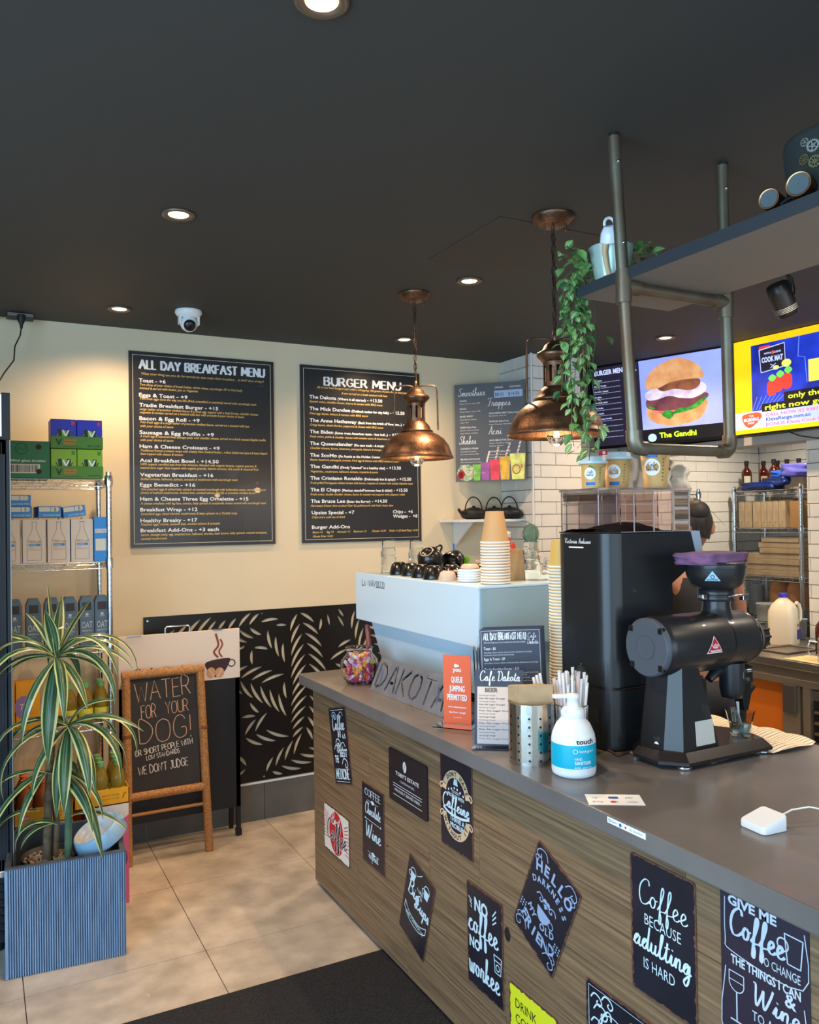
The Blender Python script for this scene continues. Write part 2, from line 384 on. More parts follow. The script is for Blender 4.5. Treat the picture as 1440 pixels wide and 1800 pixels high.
ys = [-2.6, -1.85, -1.22, -.59, .04, .67, 1.30, 1.93, 2.56, 3.19, 3.82, 4.453]
for i in range(len(xs)-1):
    for j in range(len(ys)-1):
        g = .0016
        # vertices kept in world space so the stone pattern differs from tile to tile
        t = B(); t.box(xs[i]+g, xs[i+1]-g, ys[j]+g, ys[j+1]-g, -.012, 0)
        t.obj('tile', stone, floor)
b = B(); b.box(-2.4, 5.7, -2.8, 4.7, CE, CE+.12); struct(b, 'ceiling', ceilm)
b = B(); b.box(-2.4, 5.7, 4.453, 4.6, 0, CE+.02); struct(b, 'wall_back', wallm)
# left wall with a wide window, front wall with the shop window
b = B(); b.box(-2.3, -2.2, -2.7, -2.5, 0, CE); b.box(-2.3, -2.2, 1.9, 4.5, 0, CE); b.box(-2.3, -2.2, -2.5, 1.9, 0, .35); b.box(-2.3, -2.2, -2.5, 1.9, 2.5, CE)
struct(b, 'wall_left', wallm)
b = B()
for yy in (-2.5, -1.05, .4, 1.86): b.box(-2.28, -2.22, yy, yy+.04, .35, 2.5)
b.box(-2.28, -2.22, -2.5, 1.9, .35, .39); b.box(-2.28, -2.22, -2.5, 1.9, 2.46, 2.5)
wf = struct(b, 'window_1', blackm); p = B(); p.box(-2.252, -2.248, -2.48, 1.88, .37, 2.48); p.obj('pane', glassm, wf)
b = B(); b.box(-2.3, -1.2, -2.7, -2.6, 0, CE); b.box(4.4, 5.6, -2.7, -2.6, 0, CE); b.box(-1.2, 4.4, -2.7, -2.6, 2.5, CE); b.box(-1.2, 4.4, -2.7, -2.6, 0, .25)
struct(b, 'wall_front', wallm)
b = B()
for xx in (-1.2, .2, 1.6, 3.0, 4.36): b.box(xx, xx+.04, -2.68, -2.62, .25, 2.5)
b.box(-1.2, 4.4, -2.68, -2.62, .25, .29); b.box(-1.2, 4.4, -2.68, -2.62, 2.46, 2.5)
wf = struct(b, 'window_2', blackm); p = B(); p.box(-1.18, 4.38, -2.652, -2.648, .27, 2.48); p.obj('pane', glassm, wf)
b = B(); b.box(5.508, 5.65, -2.7, 4.5, 0, CE); wr = struct(b, 'wall_right', groutm)

# subway tiling: each tile a piece
def tiles(o, u, nrm, L, z0, z1, parent, first=0., cap=300):
    o, u, nrm = Vector(o), Vector(u), Vector(nrm); th = .006; tw, tq = .231, .077; g = .0022
    proto = {}; row = 0; z = z1; cnt = 0; rest = B()
    while z > z0+.01:
        zb = max(z-tq, z0); x = -(first + (tw/2 if row % 2 else 0))
        while x < L:
            a = max(x, 0)+g/2; c = min(x+tw, L)-g/2
            if c-a > .01:
                key = (round(c-a, 3), round(z-zb, 3))
                P0 = o + u*a; 
                if key not in proto:
                    t = B(); e = .003; W_, H_ = c-a, z-zb-g
                    def pt(s_, r_, k_): return tuple(u*s_ + Vector((0,0,1))*r_ + nrm*k_)
                    t.add([pt(0,0,0), pt(W_,0,0), pt(W_,H_,0), pt(0,H_,0), pt(e,e,th), pt(W_-e,e,th), pt(W_-e,H_-e,th), pt(e,H_-e,th)],
                          [(4,5,6,7),(0,1,5,4),(1,2,6,5),(2,3,7,6),(3,0,4,7)], False)
                    ob = t.obj('tile', tilem, parent, local=True); proto[key] = ob.data
                else:
                    ob = bpy.data.objects.new('tile', proto[key]); C.objects.link(ob); ob.parent = parent
                ob.location = (P0.x, P0.y, zb+g/2); cnt += 1
            x += tw
        z -= tq; row += 1
    return cnt
# tiled pillar between the cream wall and the kitchen
b = B(); b.box(3.035, 3.42, 4.11, 4.46, 0, CE); pil = struct(b, 'wall_pillar', groutm)
tiles((3.035, 4.453, 0), (0, -1, 0), (-1, 0, 0), .343, .95, CE, pil, .06)
tiles((3.04, 4.11, 0), (1, 0, 0), (0, -1, 0), .38, .95, CE, pil, .06)
b = B(); b.box(3.026, 3.036, 4.098, 4.108, .9, CE); struct(b, 'trim_1', M('white_trim', (225, 228, 230), .35))
# kitchen walls
b = B(); b.box(3.42, 5.6, 4.449, 4.455, 0, CE); kw = struct(b, 'wall_kitchen', groutm)
tiles((3.42, 4.449, 0), (1, 0, 0), (0, -1, 0), 2.08, .93, 2.3, kw, .12)
tiles((5.508, 4.449, 0), (0, -1, 0), (-1, 0, 0), 1.3, .93, 2.3, wr, .05)
b = B(); b.box(4.2, 4.4, .2, 3.072, 0, CE); kn = struct(b, 'wall_nib', groutm)
tiles((4.2, 3.072, 0), (0, -1, 0), (-1, 0, 0), 1.2, .93, 2.1, kn, .1)
b = B(); b.box(4.14, 4.19, .2, 4.453, 2.125, CE); struct(b, 'wall_bulkhead', M('bulkhead_black', (20, 20, 21), .7))
b = B(); b.box(4.11, 4.3, .2, 4.453, 2.075, 2.125); struct(b, 'trim_2', M('bulkhead_grey', (172, 170, 164), .5))
# tile skirting along the back wall, pieces 0.635 wide
b = B(); b.box(-1.2, 3.03, 4.444, 4.453, 0, .21); bs_ = struct(b, 'baseboard_back', M('white_trim', (225, 228, 230), .35))
skm = M('dark_skirting_tile', (104, 103, 100), .5, col2=(84, 83, 80), ns=5, nd=8, bump=.1)
for i in range(8):
    x0 = -1.14+i*.635
    if x0 < 3.0: t = B(); t.box(x0+.0015, min(x0+.6335, 3.03), 4.434, 4.445, 0, .203); t.obj('tile', skm, bs_)
# ceiling access panel
b = B(); b.box(1.575, 2.03, 2.29, 2.79, CE-.0025, CE)
struct(b, 'ceiling_hatch', M('hatch_black', (52, 50, 47), .6))

# ------------------------------------------------------------------ floor mat
b = B(); n = 0
b.box(.10, 1.41, -.6, 2.85, 0, .008)
mat_ = b.obj('floor_mat', M('charcoal_ribbed_mat', (46, 46, 48), .95, col2=(24, 24, 26), ns=160, nd=2, bump=1., bs=160), org=(.7, 1.4, 0))
tag(mat_, 'charcoal textured entrance mat lying on the grey floor tiles in the foreground', 'mat')

# ------------------------------------------------------------------ downlights
def spot(loc, power, col, ang, blend=.9, rad=.03):
    l = bpy.data.lights.new('lamp', 'SPOT'); l.energy = power; l.color = col; l.spot_size = math.radians(ang); l.spot_blend = blend; l.shadow_soft_size = rad
    o = bpy.data.objects.new('lamp', l); C.objects.link(o); o.location = loc; return o
warm = (1., .68, .40)
dl = None
bez = M('downlight_bezel', (120, 105, 90), .35, .6)
lens = M('downlight_lens', (255, 214, 160), .4, emit=9.)
SP = 2.9
DL = [((.595, 2.738), 'largest visible round ceiling downlight, left, with a wide bronze bezel', 26),
      ((.6, 4.057), 'small round ceiling downlight nearest the wall above the milk shelf', 32),
      ((1.874, 2.968), 'round ceiling downlight between the two copper pendant canopies', 34),
      ((2.14, 4.085), 'small ceiling downlight half hidden behind the far pendant chain', 30),
      ((3.487, 3.435), 'round ceiling downlight seen above the burger screen', 30),
      ((.607, 1.489), 'ceiling downlight just cut off by the top edge of the photo', 20)]
for (x, y), lab, pw in DL:
    if dl is None:
        dl = thing('downlight', lab, 'light', (x, y, CE), group='round ceiling downlights')
        b = B(); b.smooth = True; b.lathe([(.052, 0), (.056, -.004), (.05, -.009), (.036, -.006), (.033, 0), (.033, .0)], (x, y, CE), 32, False); b.obj('bezel', bez, dl)
        b = B(); b.lathe([(.0001, -.0035), (.033, -.0035)], (x, y, CE), 24, False); b.obj('lens', lens, dl)
    else:
        dup(dl, (x, y, CE), label=lab, tree=kids(dl))
    spot((x, y, CE-.02), pw*SP*(.52 if y > 4 else .8 if x > 1 else 1.), warm, 150)
# lights further into the kitchen and behind the camera (outside the frame)
for x, y, pw in ((4.75, 3.7, 34), (2.85, 2.1, 26), (3.6, 1.4, 34), (2.85, .5, 22)): spot((x, y, CE-.02), pw*SP, (1., .84, .66), 140)

# ------------------------------------------------------------------ dome camera
t = thing('security_camera', 'white dome security camera on the black ceiling above the breakfast menu', 'camera', (.905, 3.97, CE))
b = B(); b.lathe([(.062, 0), (.064, -.012), (.058, -.022), (.046, -.032), (.040, -.036)], (.905, 3.97, CE), 32); b.obj('mount', whitem, t)
b = B(); 
for s in (-1, 1): b.box(.905+s*.043-.006, .905+s*.043+.006, 3.945, 3.985, CE-.07, CE-.028, .004)
b.obj('bracket', whitem, t)
b = B(); b.sph((.905, 3.965, CE-.062), .041, 28, 1., 14); b.obj('housing', whitem, t)
b = B(Matrix.Translation((.907, 3.965, CE-.062)) @ Matrix.Rotation(math.radians(28), 4, 'X') @ Matrix.Rotation(math.radians(-8), 4, 'Z'))
b.lathe([(.0001, -.047), (.015, -.046), (.023, -.043), (.028, -.036), (.028, -.03)], (0, 0, 0), 24, False, 'y'); 
b.obj('lens', blackg, t)

# ------------------------------------------------------------------ wall menu boards
boardm = M('menu_board_black', (44, 44, 46), .33, coat=.1)
def board(name, label, x0, x1, z0, z1, Y=4.4515, th=.012):
    t = thing(name, label, 'menu board', (x0, Y, z0))
    b = B(); b.box(x0, x1, Y-th, Y, z0, z1); b.obj('panel', boardm, t)
    return t, Plane((x0, Y-th, z1), (1, 0, 0), (0, 0, -1), (0, -1, 0))
t, P = board('menu_board', 'black wall board headed ALL DAY BREAKFAST MENU left of the burger board', .70, 1.485, 1.532, 2.562)
b = B()
def frame(b, P, m, W, H, wd): 
    for q in ((m, m, W-m, m+wd), (m, H-m-wd, W-m, H-m), (m, m, m+wd, H-m), (W-m-wd, m, W-m, H-m)): rect(b, P, *q)
frame(b, P, .018, .785, 1.03, .0022); b.obj('border_line', M('cream_line', (225, 215, 190), .6), t)
wb = B(); gb = B(); kx = .785/1244; ky = 1.03/1678
caps(wb, P, 'ALL DAY BREAKFAST MENU', .054, (232-85)*ky, .045, .676, wd=.27, serif=True, thin=.13, gap=.2)
text(gb, P, "What nicer thing can you do for somebody than make them breakfast...  at ANY time of day?!", .06, .122, .0125, .665, sh=.25, bold=.015)
items = [('Toast - $6', 348, 325), ('Eggs & Toast - $9', 472, 507), ('Tradie Breakfast Burger - $15', 558, 770), ('Bacon & Egg Roll - $9', 672, 607),
 ('Sausage & Egg Muffin - $9', 793, 730), ('Ham & Cheese Croissant - $9', 912, 778), ('Acai Breakfast Bowl - $14.50', 1032, 768), ('Vegetarian Breakfast - $16', 1155, 720),
 ('Eggs Benedict - $16', 1242, 563), ('Ham & Cheese Three Egg Omelette - $15', 1363, 1028), ('Breakfast Wrap - $12', 1455, 580), ('Healthy Breaky - $17', 1548, 578), ('Breakfast Add-Ons - $3 each', 1633, 763)]
for s, y, xe in items: text(wb, P, s.replace('$', '+'), .050, (y-85)*ky, .0195, (xe-108)*kx, bold=.02)
ds = [("Two slices of your choice of bread (white, whole wheat, sourdough, GF or fruit loaf),", 378, 985), ("toasted & served with butter, jam or Vegemite", 408, 595),
 ("Two fresh eggs done the way you like (fried, scrambled or poached) served with sourdough toast", 498, 1110), ("Large rasher of premium rindless bacon & a fresh egg, topped with a hash brown, cheddar cheese,", 588, 1128),
 ("roquette & tomato served on a toasted milk bun with avocado & your choice of sauce", 616, 998), ("Two fresh eggs & a large rasher of premium rindless bacon, served on a toasted milk bun", 700, 1042), ("with your choice of sauce", 733, 385),
 ("A fresh egg & seasoned beef sausage patty with cheddar cheese, served on a fresh toasted English muffin", 820, 1192), ("with your choice of sauce", 852, 383),
 ("Traditional French croissant recipe with creamy New Zealand butter... rolled, folded into layers & hand shaped", 942, 1203), ("then topped with cheese & tomato", 972, 463),
 ("100% organic certified acai from the Amazon, blended with organic banana, organic guarana &", 1060, 1105), ("natural cane sugar then topped with organic granola, shaved coconut, chia seeds & seasonal fruit", 1090, 1122),
 ("Grilled tomato, halloumi, spinach, avocado & mushroom with sourdough toast", 1187, 933), ("Two poached eggs & wilted baby spinach on toasted sourdough with hollandaise sauce, served with your", 1275, 1190),
 ("choice of seafood mushrooms, smoked ham, smoked salmon (+2.50) or premium rindless bacon", 1304, 1090), ("A cheese omelette with leg ham, tomato, baby spinach & mozzarella cheese served with sourdough toast", 1396, 1187),
 ("Scrambled eggs, sliced chorizo, mushrooms & baby spinach on a Turkish wrap", 1486, 925), ("Poached eggs, ricotta, sauteed kale, smoked salmon & avocado", 1576, 773),
 ("bacon, sausage patty, egg, smashed avo, halloumi, chorizo, hash brown, baby spinach, roasted tomatoes,", 1665, 1195), ("sauteed mushrooms", 1698, 322)]
for s, y, xe in ds: text(gb, P, s, .052, (y-85)*ky, .0125, (xe-112)*kx, sh=.25, bold=.02)
wb.obj('white_lettering', whitep, t); gb.obj('gold_lettering', gold, t)

t, P = board('menu_board', 'black wall board headed BURGER MENU behind the far copper pendant', 1.646, 2.425, 1.532, 2.562)
b = B(); frame(b, P, .018, .779, 1.03, .0022); b.obj('border_line', M('cream_line'), t)
wb = B(); gb = B(); kx = .779/1135; ky = 1.03/1706
caps(wb, P, 'BURGER MENU', .148, (255-72)*ky, .046, .5, wd=.27, serif=True, thin=.13, gap=.2)
text(gb, P, "All of our beef burgers start with a whopping 150 grams of pure Angus beef patty", .10, .131, .0125, .60, sh=.25, bold=.02)
text(gb, P, "& are served on a fresh toasted milk bun", .255, .158, .0125, .30, sh=.25, bold=.02)
its = [("The Dakota", "(Where it all started)", "- +13.50", 388, 412, 690, 850, "Spanish onion, cheddar cheese, lettuce & tomato with BBQ sauce", 425, 850),
 ("The Mick Dundee", "(Outback tucker for city folk)", "- +15.50", 500, 540, 912, 1070, "Fried egg, bacon, lettuce & tomato with BBQ sauce", 540, 708),
 ("The Anne Hathaway", "(Back from the brink of Veganism...)", "- +16.50", 612, 600, 1040, 1190, "Crispy bacon, sliced chorizo, pepperoni & cheese with BBQ sauce", 650, 855),
 ("The Biden", "(Same great American taste - less bull...)", "- +13.50", 722, 380, 900, 1060, "Fresh onion, pickle & cheddar cheese with tomato sauce & American mustard", 762, 985),
 ("The Queenslander", "(No cane toads - A tropical treat)", "- +15.50", 835, 560, 950, 1110, "Cheddar cheese, bacon, beetroot, pineapple, lettuce & mango chutney", 873, 930),
 ("The ScoMo", "(As Aussie as the Holden Commodore & Vegemite)", "- +17.50", 948, 412, 1052, 1200, "Bacon, beetroot, pineapple, tomato, fried egg & lettuce with BBQ sauce & mayo", 985, 1005),
 ("The Gandhi", '(Firmly "planted" in a healthy diet)', "- +13.50", 1057, 426, 868, 1027, "Vegetarian... mushroom, halloumi, tomato, roquette & pesto", 1097, 797),
 ("The Cristiano Ronaldo", "(Deliciously hot & spicy!)", "- +15.50", 1168, 650, 970, 1128, "Fresh grilled Portuguese chicken breast with bacon, roquette & tomato with smoky chipotle mayo", 1207, 1143),
 ("The El Chapo", "(Mexican standoff between heat & delish)", "- +15.50", 1280, 440, 937, 1090, "Fresh onion, double cheddar cheese, bacon & roasted red peppers with jalapeno relish", 1318, 1060),
 ("The Bruce Lee", "(Enter the Burger)", "- +14.50", 1390, 482, 722, 885, "Marinated, 8-hour slow cooked Char Siu pulled pork with fresh Asian slaw", 1428, 943)]
for a, c, d, y, x1, x2, x3, e, y2, x4 in its:
    X0 = .053; v = (y-68)*ky
    text(wb, P, a, X0, v, .0205, (x1-167)*kx, bold=.02); text(wb, P, c, X0+(x1-167+14)*kx, v, .0145, (x2-x1-14)*kx, bold=.03)
    text(wb, P, d, X0+(x2-167+14)*kx, v, .0195, (x3-x2-14)*kx, bold=.02); text(gb, P, e, X0, (y2-68)*ky, .0125, (x4-167)*kx, sh=.25, bold=.02)
text(wb, P, "Upsize Special - +7", .058, (1500-68)*ky, .0205, .27, bold=.02); text(gb, P, "Chips and a cold can of drink", .058, (1538-68)*ky, .0125, .21, sh=.25, bold=.02)
text(wb, P, "Chips -  +6", .584, (1490-60)*ky, .0205, .137, bold=.02); text(wb, P, "Wedges -  +8", .584, (1535-60)*ky, .0205, .168, bold=.02)
text(wb, P, "Burger Add-Ons", .058, (1640-68)*ky, .0205, .24, bold=.02)
text(gb, P, "Bacon +3     Egg +3     Avocado +3     Beetroot +2        Cheese +2.50     Pickle +1.50 Beef Patty +6.50", .062, (1682-68)*ky, .0125, .69, sh=.25, bold=.02)
text(gb, P, "Gluten Free +3.50", .062, (1722-68)*ky, .0125, .125, sh=.25, bold=.02)
wb.obj('white_lettering', whitep, t); gb.obj('gold_lettering', gold, t)

# smoothie board, hung across the corner in front of the wall
SA = Vector((2.672, 4.425, 2.505)); SU = (Vector((2.975, 4.095, 2.505))-SA).normalized(); SN = Vector((SU.y, -SU.x, 0)); SW = .447; SHH = .612
t = thing('menu_board', 'grey smoothies, frappes and acai board across the corner beside the tiled pillar', 'menu board', (2.80, 4.28, 1.893))
b = B(); b.prism([(0, 0), (SW, 0), (SW, SHH), (0, SHH)], SA-Vector((0, 0, SHH)), SU, (0, 0, 1), SN*-.006); b.obj('panel', M('slate_grey_board', (88, 92, 98), .5), t)
P = Plane(SA, SU, (0, 0, -1), SN); wb = B(); k = SW/610; 
P.v = P.v*((SHH/.61)*(.61/(730*k)) )

for s, x, y, h_, w_ in (('Smoothies', 30, 90, 60, 240), ('Frappes', 290, 175, 60, 200), ('Acai', 290, 385, 60, 120), ('Shakes', 35, 450, 60, 150)):
    script(wb, P, s, x*k, y*k, h_*k, w_*k, wd=.11)
for s, x, y, w_ in (('DRINKS', 355, 45, 70), ('ACAI BOWL', 480, 45, 100), ('BANANA', 45, 130, 62), ('MANGO', 45, 190, 58), ('MIXED BERRY', 45, 248, 118), ('GREEN (Dairy Free)', 45, 330, 140), ('COOKIES & CREAM', 45, 490, 155),
  ('BELGIAN CHOCOLATE', 45, 570, 172), ('NUTELLA', 45, 650, 74), ('STRAWBERRY MINT (Dairy Free)', 300, 235, 255), ('TROPICAL (Dairy Free)', 300, 295, 170), ('ACAI SMOOTHIE (Dairy Free)', 300, 435, 250), ('ACAI BOWL (Dairy Free)', 300, 518, 180)):
    text(wb, P, s, x*k, y*k, 13*k, w_*k, bold=.01)
for s, x, y, w_ in (('Banana, Honey, Yogurt, Milk', 45, 150, 180), ('Mango, Banana, Yogurt, Milk', 45, 210, 182), ('Mixed Berries, Banana,', 45, 270, 148), ('Yogurt, Milk', 45, 292, 75), ('Spinach, Celery, Avocado,', 45, 350, 168), ('Apple, Banana, Coconut', 45, 372, 155),
  ('Oreo Biscuit Crumbs,', 45, 510, 140), ('Ice Cream, Banana, Milk', 45, 530, 162), ('Dark Couverture, Ice Cream,', 45, 590, 185), ('Banana, Milk', 45, 612, 80), ('Nutella, Ice Cream, Banana, Milk', 45, 672, 215),
  ('Strawberries, Mint, Ice', 300, 252, 150), ('Mango, Pineapple, Passionfruit, Ice', 300, 315, 230), ('Organic Acai Berry, Organic', 300, 455, 190), ('Guarana, Banana', 300, 475, 120), ('Organic Acai Bowl with', 300, 540, 155), ('Granola & Seasonal Fruits', 300, 560, 175)):
    text(wb, P, s, x*k, y*k, 9*k, w_*k)
wb.obj('white_lettering', whitep, t)
b = B(); rect(b, P, 348*k, 62*k, 592*k, 115*k); b.obj('price_sticker', M('price_blue', (170, 190, 225), .5), t)
b = B(); text(b, P, '$8.50', 356*k, 103*k, 26*k, 75*k, k=.0004); text(b, P, '$14.50', 470*k, 103*k, 26*k, 95*k, k=.0004); b.obj('price_lettering', blackm, t)
def cupart(name, x0, x1, y0, col):
    b = B(); w_ = x1-x0; poly(b, P, [(x0*k, y0*k), ((x0+w_*.14)*k, 724*k), ((x1-w_*.1)*k, 724*k), (x1*k, y0*k)]); 
    o = b.obj(name, M('p_'+name, col, .5, col2=tuple(min(255, int(c*1.25)) for c in col), ns=20), t)
cupart('green_drink', 150, 222, 605, (110, 170, 60)); cupart('purple_drink', 222, 300, 592, (150, 80, 150)); cupart('red_drink', 298, 390, 572, (205, 60, 80)); cupart('amber_drink', 384, 478, 552, (205, 160, 50)); cupart('lime_drink', 474, 609, 534, (200, 205, 110))
b = B(); b.m(M('straw_white', (230, 230, 225), .5))
for xa, ya, xb, yb in ((275, 590, 300, 508), (352, 572, 378, 482), (440, 552, 478, 458), (540, 534, 575, 425)): ribbon(b, P, [(xa*k, ya*k), (xb*k, yb*k)], 14*k)
b.m(M('straw_red', (180, 60, 60), .5))
for xa, ya, xb, yb in ((352, 572, 378, 482), (440, 552, 478, 458), (540, 534, 575, 425)):
    for i in range(4):
        f = i/4+.05; ribbon(b, P, [((xa+(xb-xa)*f-6)*k, (ya+(yb-ya)*f)*k), ((xa+(xb-xa)*(f+.1)+6)*k, (ya+(yb-ya)*(f+.1))*k)], 6*k, .0003)
b.obj('straws_print')
b = B(); disc(b, P, 92*k, 665*k, 80*k, .0002, 28, 62*k); b.obj('bowl_print', M('bowl_print_m', (215, 215, 195), .5, col2=(110, 150, 70), ns=60), t)
b = B(); 
for i in range(5): disc(b, P, (38+12*(i % 3))*k, (690-14*(i//2))*k, 22*k, .0006, 12)
b.obj('berry_print', M('berry_red', (175, 50, 50), .5), t)
b = B(); ring(b, P, 530*k, 650*k, 32*k, 9*k, .0006); text(b, P, '8', 566*k, 640*k, 26*k, bold=.03, k=.0006); b.obj('logo_print', M('logo_orange', (205, 95, 50), .5), t)
bpy.data.objects['straws_print'].parent = t; bpy.data.objects['straws_print'].location = -Vector(t.location)

# ------------------------------------------------------------------ laser-cut palm panel on the back wall
random.seed(11)
X0, X1, Z0, Z1 = .76, 2.62, .215, 1.165
holes = []; pts_all = []
def leaflet(bx, bz, ang, L, bend, wd):
    m_ = 7; up = []; dn = []; x, z = bx, bz
    for i in range(m_+1):
        f = i/m_; a = ang + bend*f
        hw = wd*math.sin(PI*min(1, (f*.92+.04)))**.7
        nx, nz = -math.sin(a), math.cos(a)
        up.append((x+nx*hw/2, z+nz*hw/2)); dn.append((x-nx*hw/2, z-nz*hw/2))
        x += math.cos(a)*L/m_; z += math.sin(a)*L/m_
    return up + dn[::-1]
def frond(x, z, ang, curve, n, L0):
    for i in range(n):
        f = i/(n-1); a = ang + curve*f
        for s in (1, -1):
            L = L0*(.35+.65*math.sin(PI*min(1, .18+.75*f)))*random.uniform(.92, 1.05)
            aa = a + s*math.radians(52)
            bx, bz = x + .009*math.cos(a+s*PI/2), z + .009*math.sin(a+s*PI/2)
            lf = leaflet(bx, bz, aa, L, -s*.5, .0175)
            ok = all(X0+.012 < q[0] < X1-.012 and Z0+.012 < q[1] < Z1-.012 for q in lf)
            if not ok and L > .05:
                for sc in (.6, .35):
                    lf = leaflet(bx, bz, aa, L*sc, -s*.35, .017)
                    ok = all(X0+.012 < q[0] < X1-.012 and Z0+.012 < q[1] < Z1-.012 for q in lf)
                    if ok: break
            if ok:
                for q in lf:
                    if any(abs(q[0]-p[0]) < .011 and abs(q[1]-p[1]) < .011 for p in pts_all): ok = False; break
            if ok: holes.append(lf); pts_all.extend(lf)
        st = .030; x += math.cos(a)*st; z += math.sin(a)*st
FR = [(1.62, 1.13, -75, -28, 24, .15), (1.22, .80, -12, -38, 20, .15), (1.98, 1.13, -62, -10, 18, .15), (1.30, .47, 12, 26, 20, .15), (1.42, .25, 22, 14, 18, .13), (.80, .98, 14, -8, 20, .14),
 (2.12, .30, 100, 24, 20, .15), (2.45, .95, -110, 15, 18, .15), (1.95, .95, -115, 10, 18, .14), (.84, .30, 70, -20, 18, .13), (1.34, 1.12, -30, -30, 16, .12), (1.30, .30, 170, -30, 16, .12),
 (1.05, .55, 8, 30, 20, .14), (1.70, .62, -60, -10, 14, .12), (1.50, .98, -20, -10, 16, .12), (1.33, .66, -10, 10, 20, .12), (1.85, .30, 80, -10, 18, .12), (1.35, .95, -50, 10, 14, .11), (1.6, .3, 60, 20, 14, .1), (1.75, 1.1, -140, 20, 14, .1), (2.3, 1.1, -80, 0, 20, .12), (2.3, .25, 60, 10, 14, .12), (1.9, .7, 30, 0, 14, .12), (1.0, .8, -40, 0, 14, .12)]
for x_, z_, a_, c_, n_, l_ in FR: frond(x_, z_, math.radians(a_), math.radians(c_), n_, l_)
for q_ in range(260):   # short leaflets fill the gaps, lying along the flow of the nearest frond
    x_, z_ = random.uniform(X0+.03, X1-.03), random.uniform(Z0+.03, Z1-.03); lf = leaflet(x_, z_, 1.0+1.2*math.sin(x_*5+z_*4), random.uniform(.04, .085), random.uniform(-.5, .5), .014)
    if all(X0+.012 < q[0] < X1-.012 and Z0+.012 < q[1] < Z1-.012 for q in lf) and not any(abs(q[0]-p[0]) < .0125 and abs(q[1]-p[1]) < .0125 for q in lf for p in pts_all): holes.append(lf); pts_all.extend(lf)
vs, fs = cut_sheet([(X0, Z0), (X1, Z0), (X1, Z1), (X0, Z1)], holes, .0025)
b = B(); b.add([(x, 4.4465-z, y) for x, y, z in vs], fs, False)
pan = b.obj('wall_panel', M('panel_black', (20, 18, 18), .4), org=(X0, 4.4465, Z0))
tag(pan, 'black laser-cut panel of palm-leaf slots fixed low on the cream wall', 'wall panel')
b = B(); 
for x in (X0+.02, 1.4, 2.0, X1-.02):
    for z in (Z0+.02, Z1-.02): b.lathe([(.006, -.005), (.006, .004), (.0001, .006)], (x, 4.444, z), 10, True, 'y')
o = b.obj('standoff_screw', chrome, pan)
b = B(); b.box(X0, X1, 4.4325, 4.4365, .203, .213); tr = struct(b, 'trim_3', M('white_trim'))

# ------------------------------------------------------------------ ceiling sockets and cable above the fridge
for i, (x0, x1, lab) in enumerate(((.127, .247, 'black ceiling power socket with a plug and dangling cable'), (-.03, .085, 'black ceiling power socket cut off by the left edge'))):
    t = thing('power_socket', lab, 'socket', (x0, 4.4, CE), group='ceiling sockets')
    b = B(); b.box(x0, x1, 4.33, 4.41, CE-.022, CE, .004); b.obj('casing', blackm, t)
    b = B(); b.box(x0+.004, x1-.004, 4.327, 4.331, CE-.019, CE-.004); b.obj('face', M('socket_grey', (110, 108, 104), .5), t)
b = B(); x = .19; b.lathe([(.019, 0), (.02, -.02), (.008, -.048), (.006, -.065)], (x, 4.33, CE-.012), 14)
b.tube([(x, 4.33, CE-.07), (x-.005, 4.33, CE-.11), (x-.03, 4.31, CE-.17), (x-.035, 4.29, CE-.24), (x-.08, 4.2, CE-.32), (x-.12, 4.0, CE-.42), (x-.16, 3.75, CE-.50)], .0035, 6)
o = b.obj('power_cable', blackm, org=(x, 4.33, CE-.012)); tag(o, 'black plug and cable hanging from the ceiling socket to the fridge', 'cable')
# ------------------------------------------------------------------ service counter
woodm = M('dark_oak_board', (150, 120, 88), .5, col2=(92, 73, 54), ns=8, nd=14, stretch=(1, .28, 13), bump=.12, bs=60, lo=.3, hi=.7)
ct = thing('service_counter', 'long oak-clad service counter with a grey stone slab top', 'counter', (1.35, 3.53, 0))
slabm = M('grey_slab', (112, 108, 106), .27, col2=(98, 94, 92), ns=3, nd=6, coat=.1)
b = B(); b.box(1.30, 2.24, .25, 3.58, .907, ZC, .004); b.obj('slab', slabm, ct)
b = B(); b.box(1.363, 2.2, .3, 3.525, .02, .906); b.obj('carcass', M('carcass_dark', (50, 42, 34), .7), ct)
b = B(); b.box(1.42, 2.15, .32, 3.46, 0, .02); b.obj('kickboard', blackm, ct)
random.seed(3)
zr = [.02, .155, .345, .535, .725, .906]; offs = [(2.62, 1.35), (3.05, 2.0, .9), (2.45, 1.22), (2.93, 2.13, 1.2), (2.36, 1.3)]
for r in range(5):
    cuts = [3.53] + list(offs[r]) + [.3]
    for i in range(len(cuts)-1):
        y1, y0 = cuts[i], cuts[i+1]; pr_ = random.uniform(0, .0008)
        t = B(); t.box(-.0065-pr_, .0065, y0-y1+.0008, -.0008, 0, zr[r+1]-zr[r]-.0014, .0008)
        o = t.obj('plank', woodm, ct, local=True); o.location = (.0065, y1-3.53, zr[r]+.0007)
        o.rotation_euler = (0, 0, 0)
b = B(); b.box(1.362, 2.2, 3.5255, 3.5305, .02, .906); b.obj('end_panel', woodm, ct)
b = B(); b.sph((1.3495, 1.985, .446), .016, 10, 1.3, 6, .06, 1.); b.obj('knot', M('knot_dark', (30, 24, 20), .7), ct)
b = B(); b.sph((1.3495, 2.775, .43), .007, 10, .5, 6, .06, 1.6); b.obj('knot', M('knot_dark'), ct)

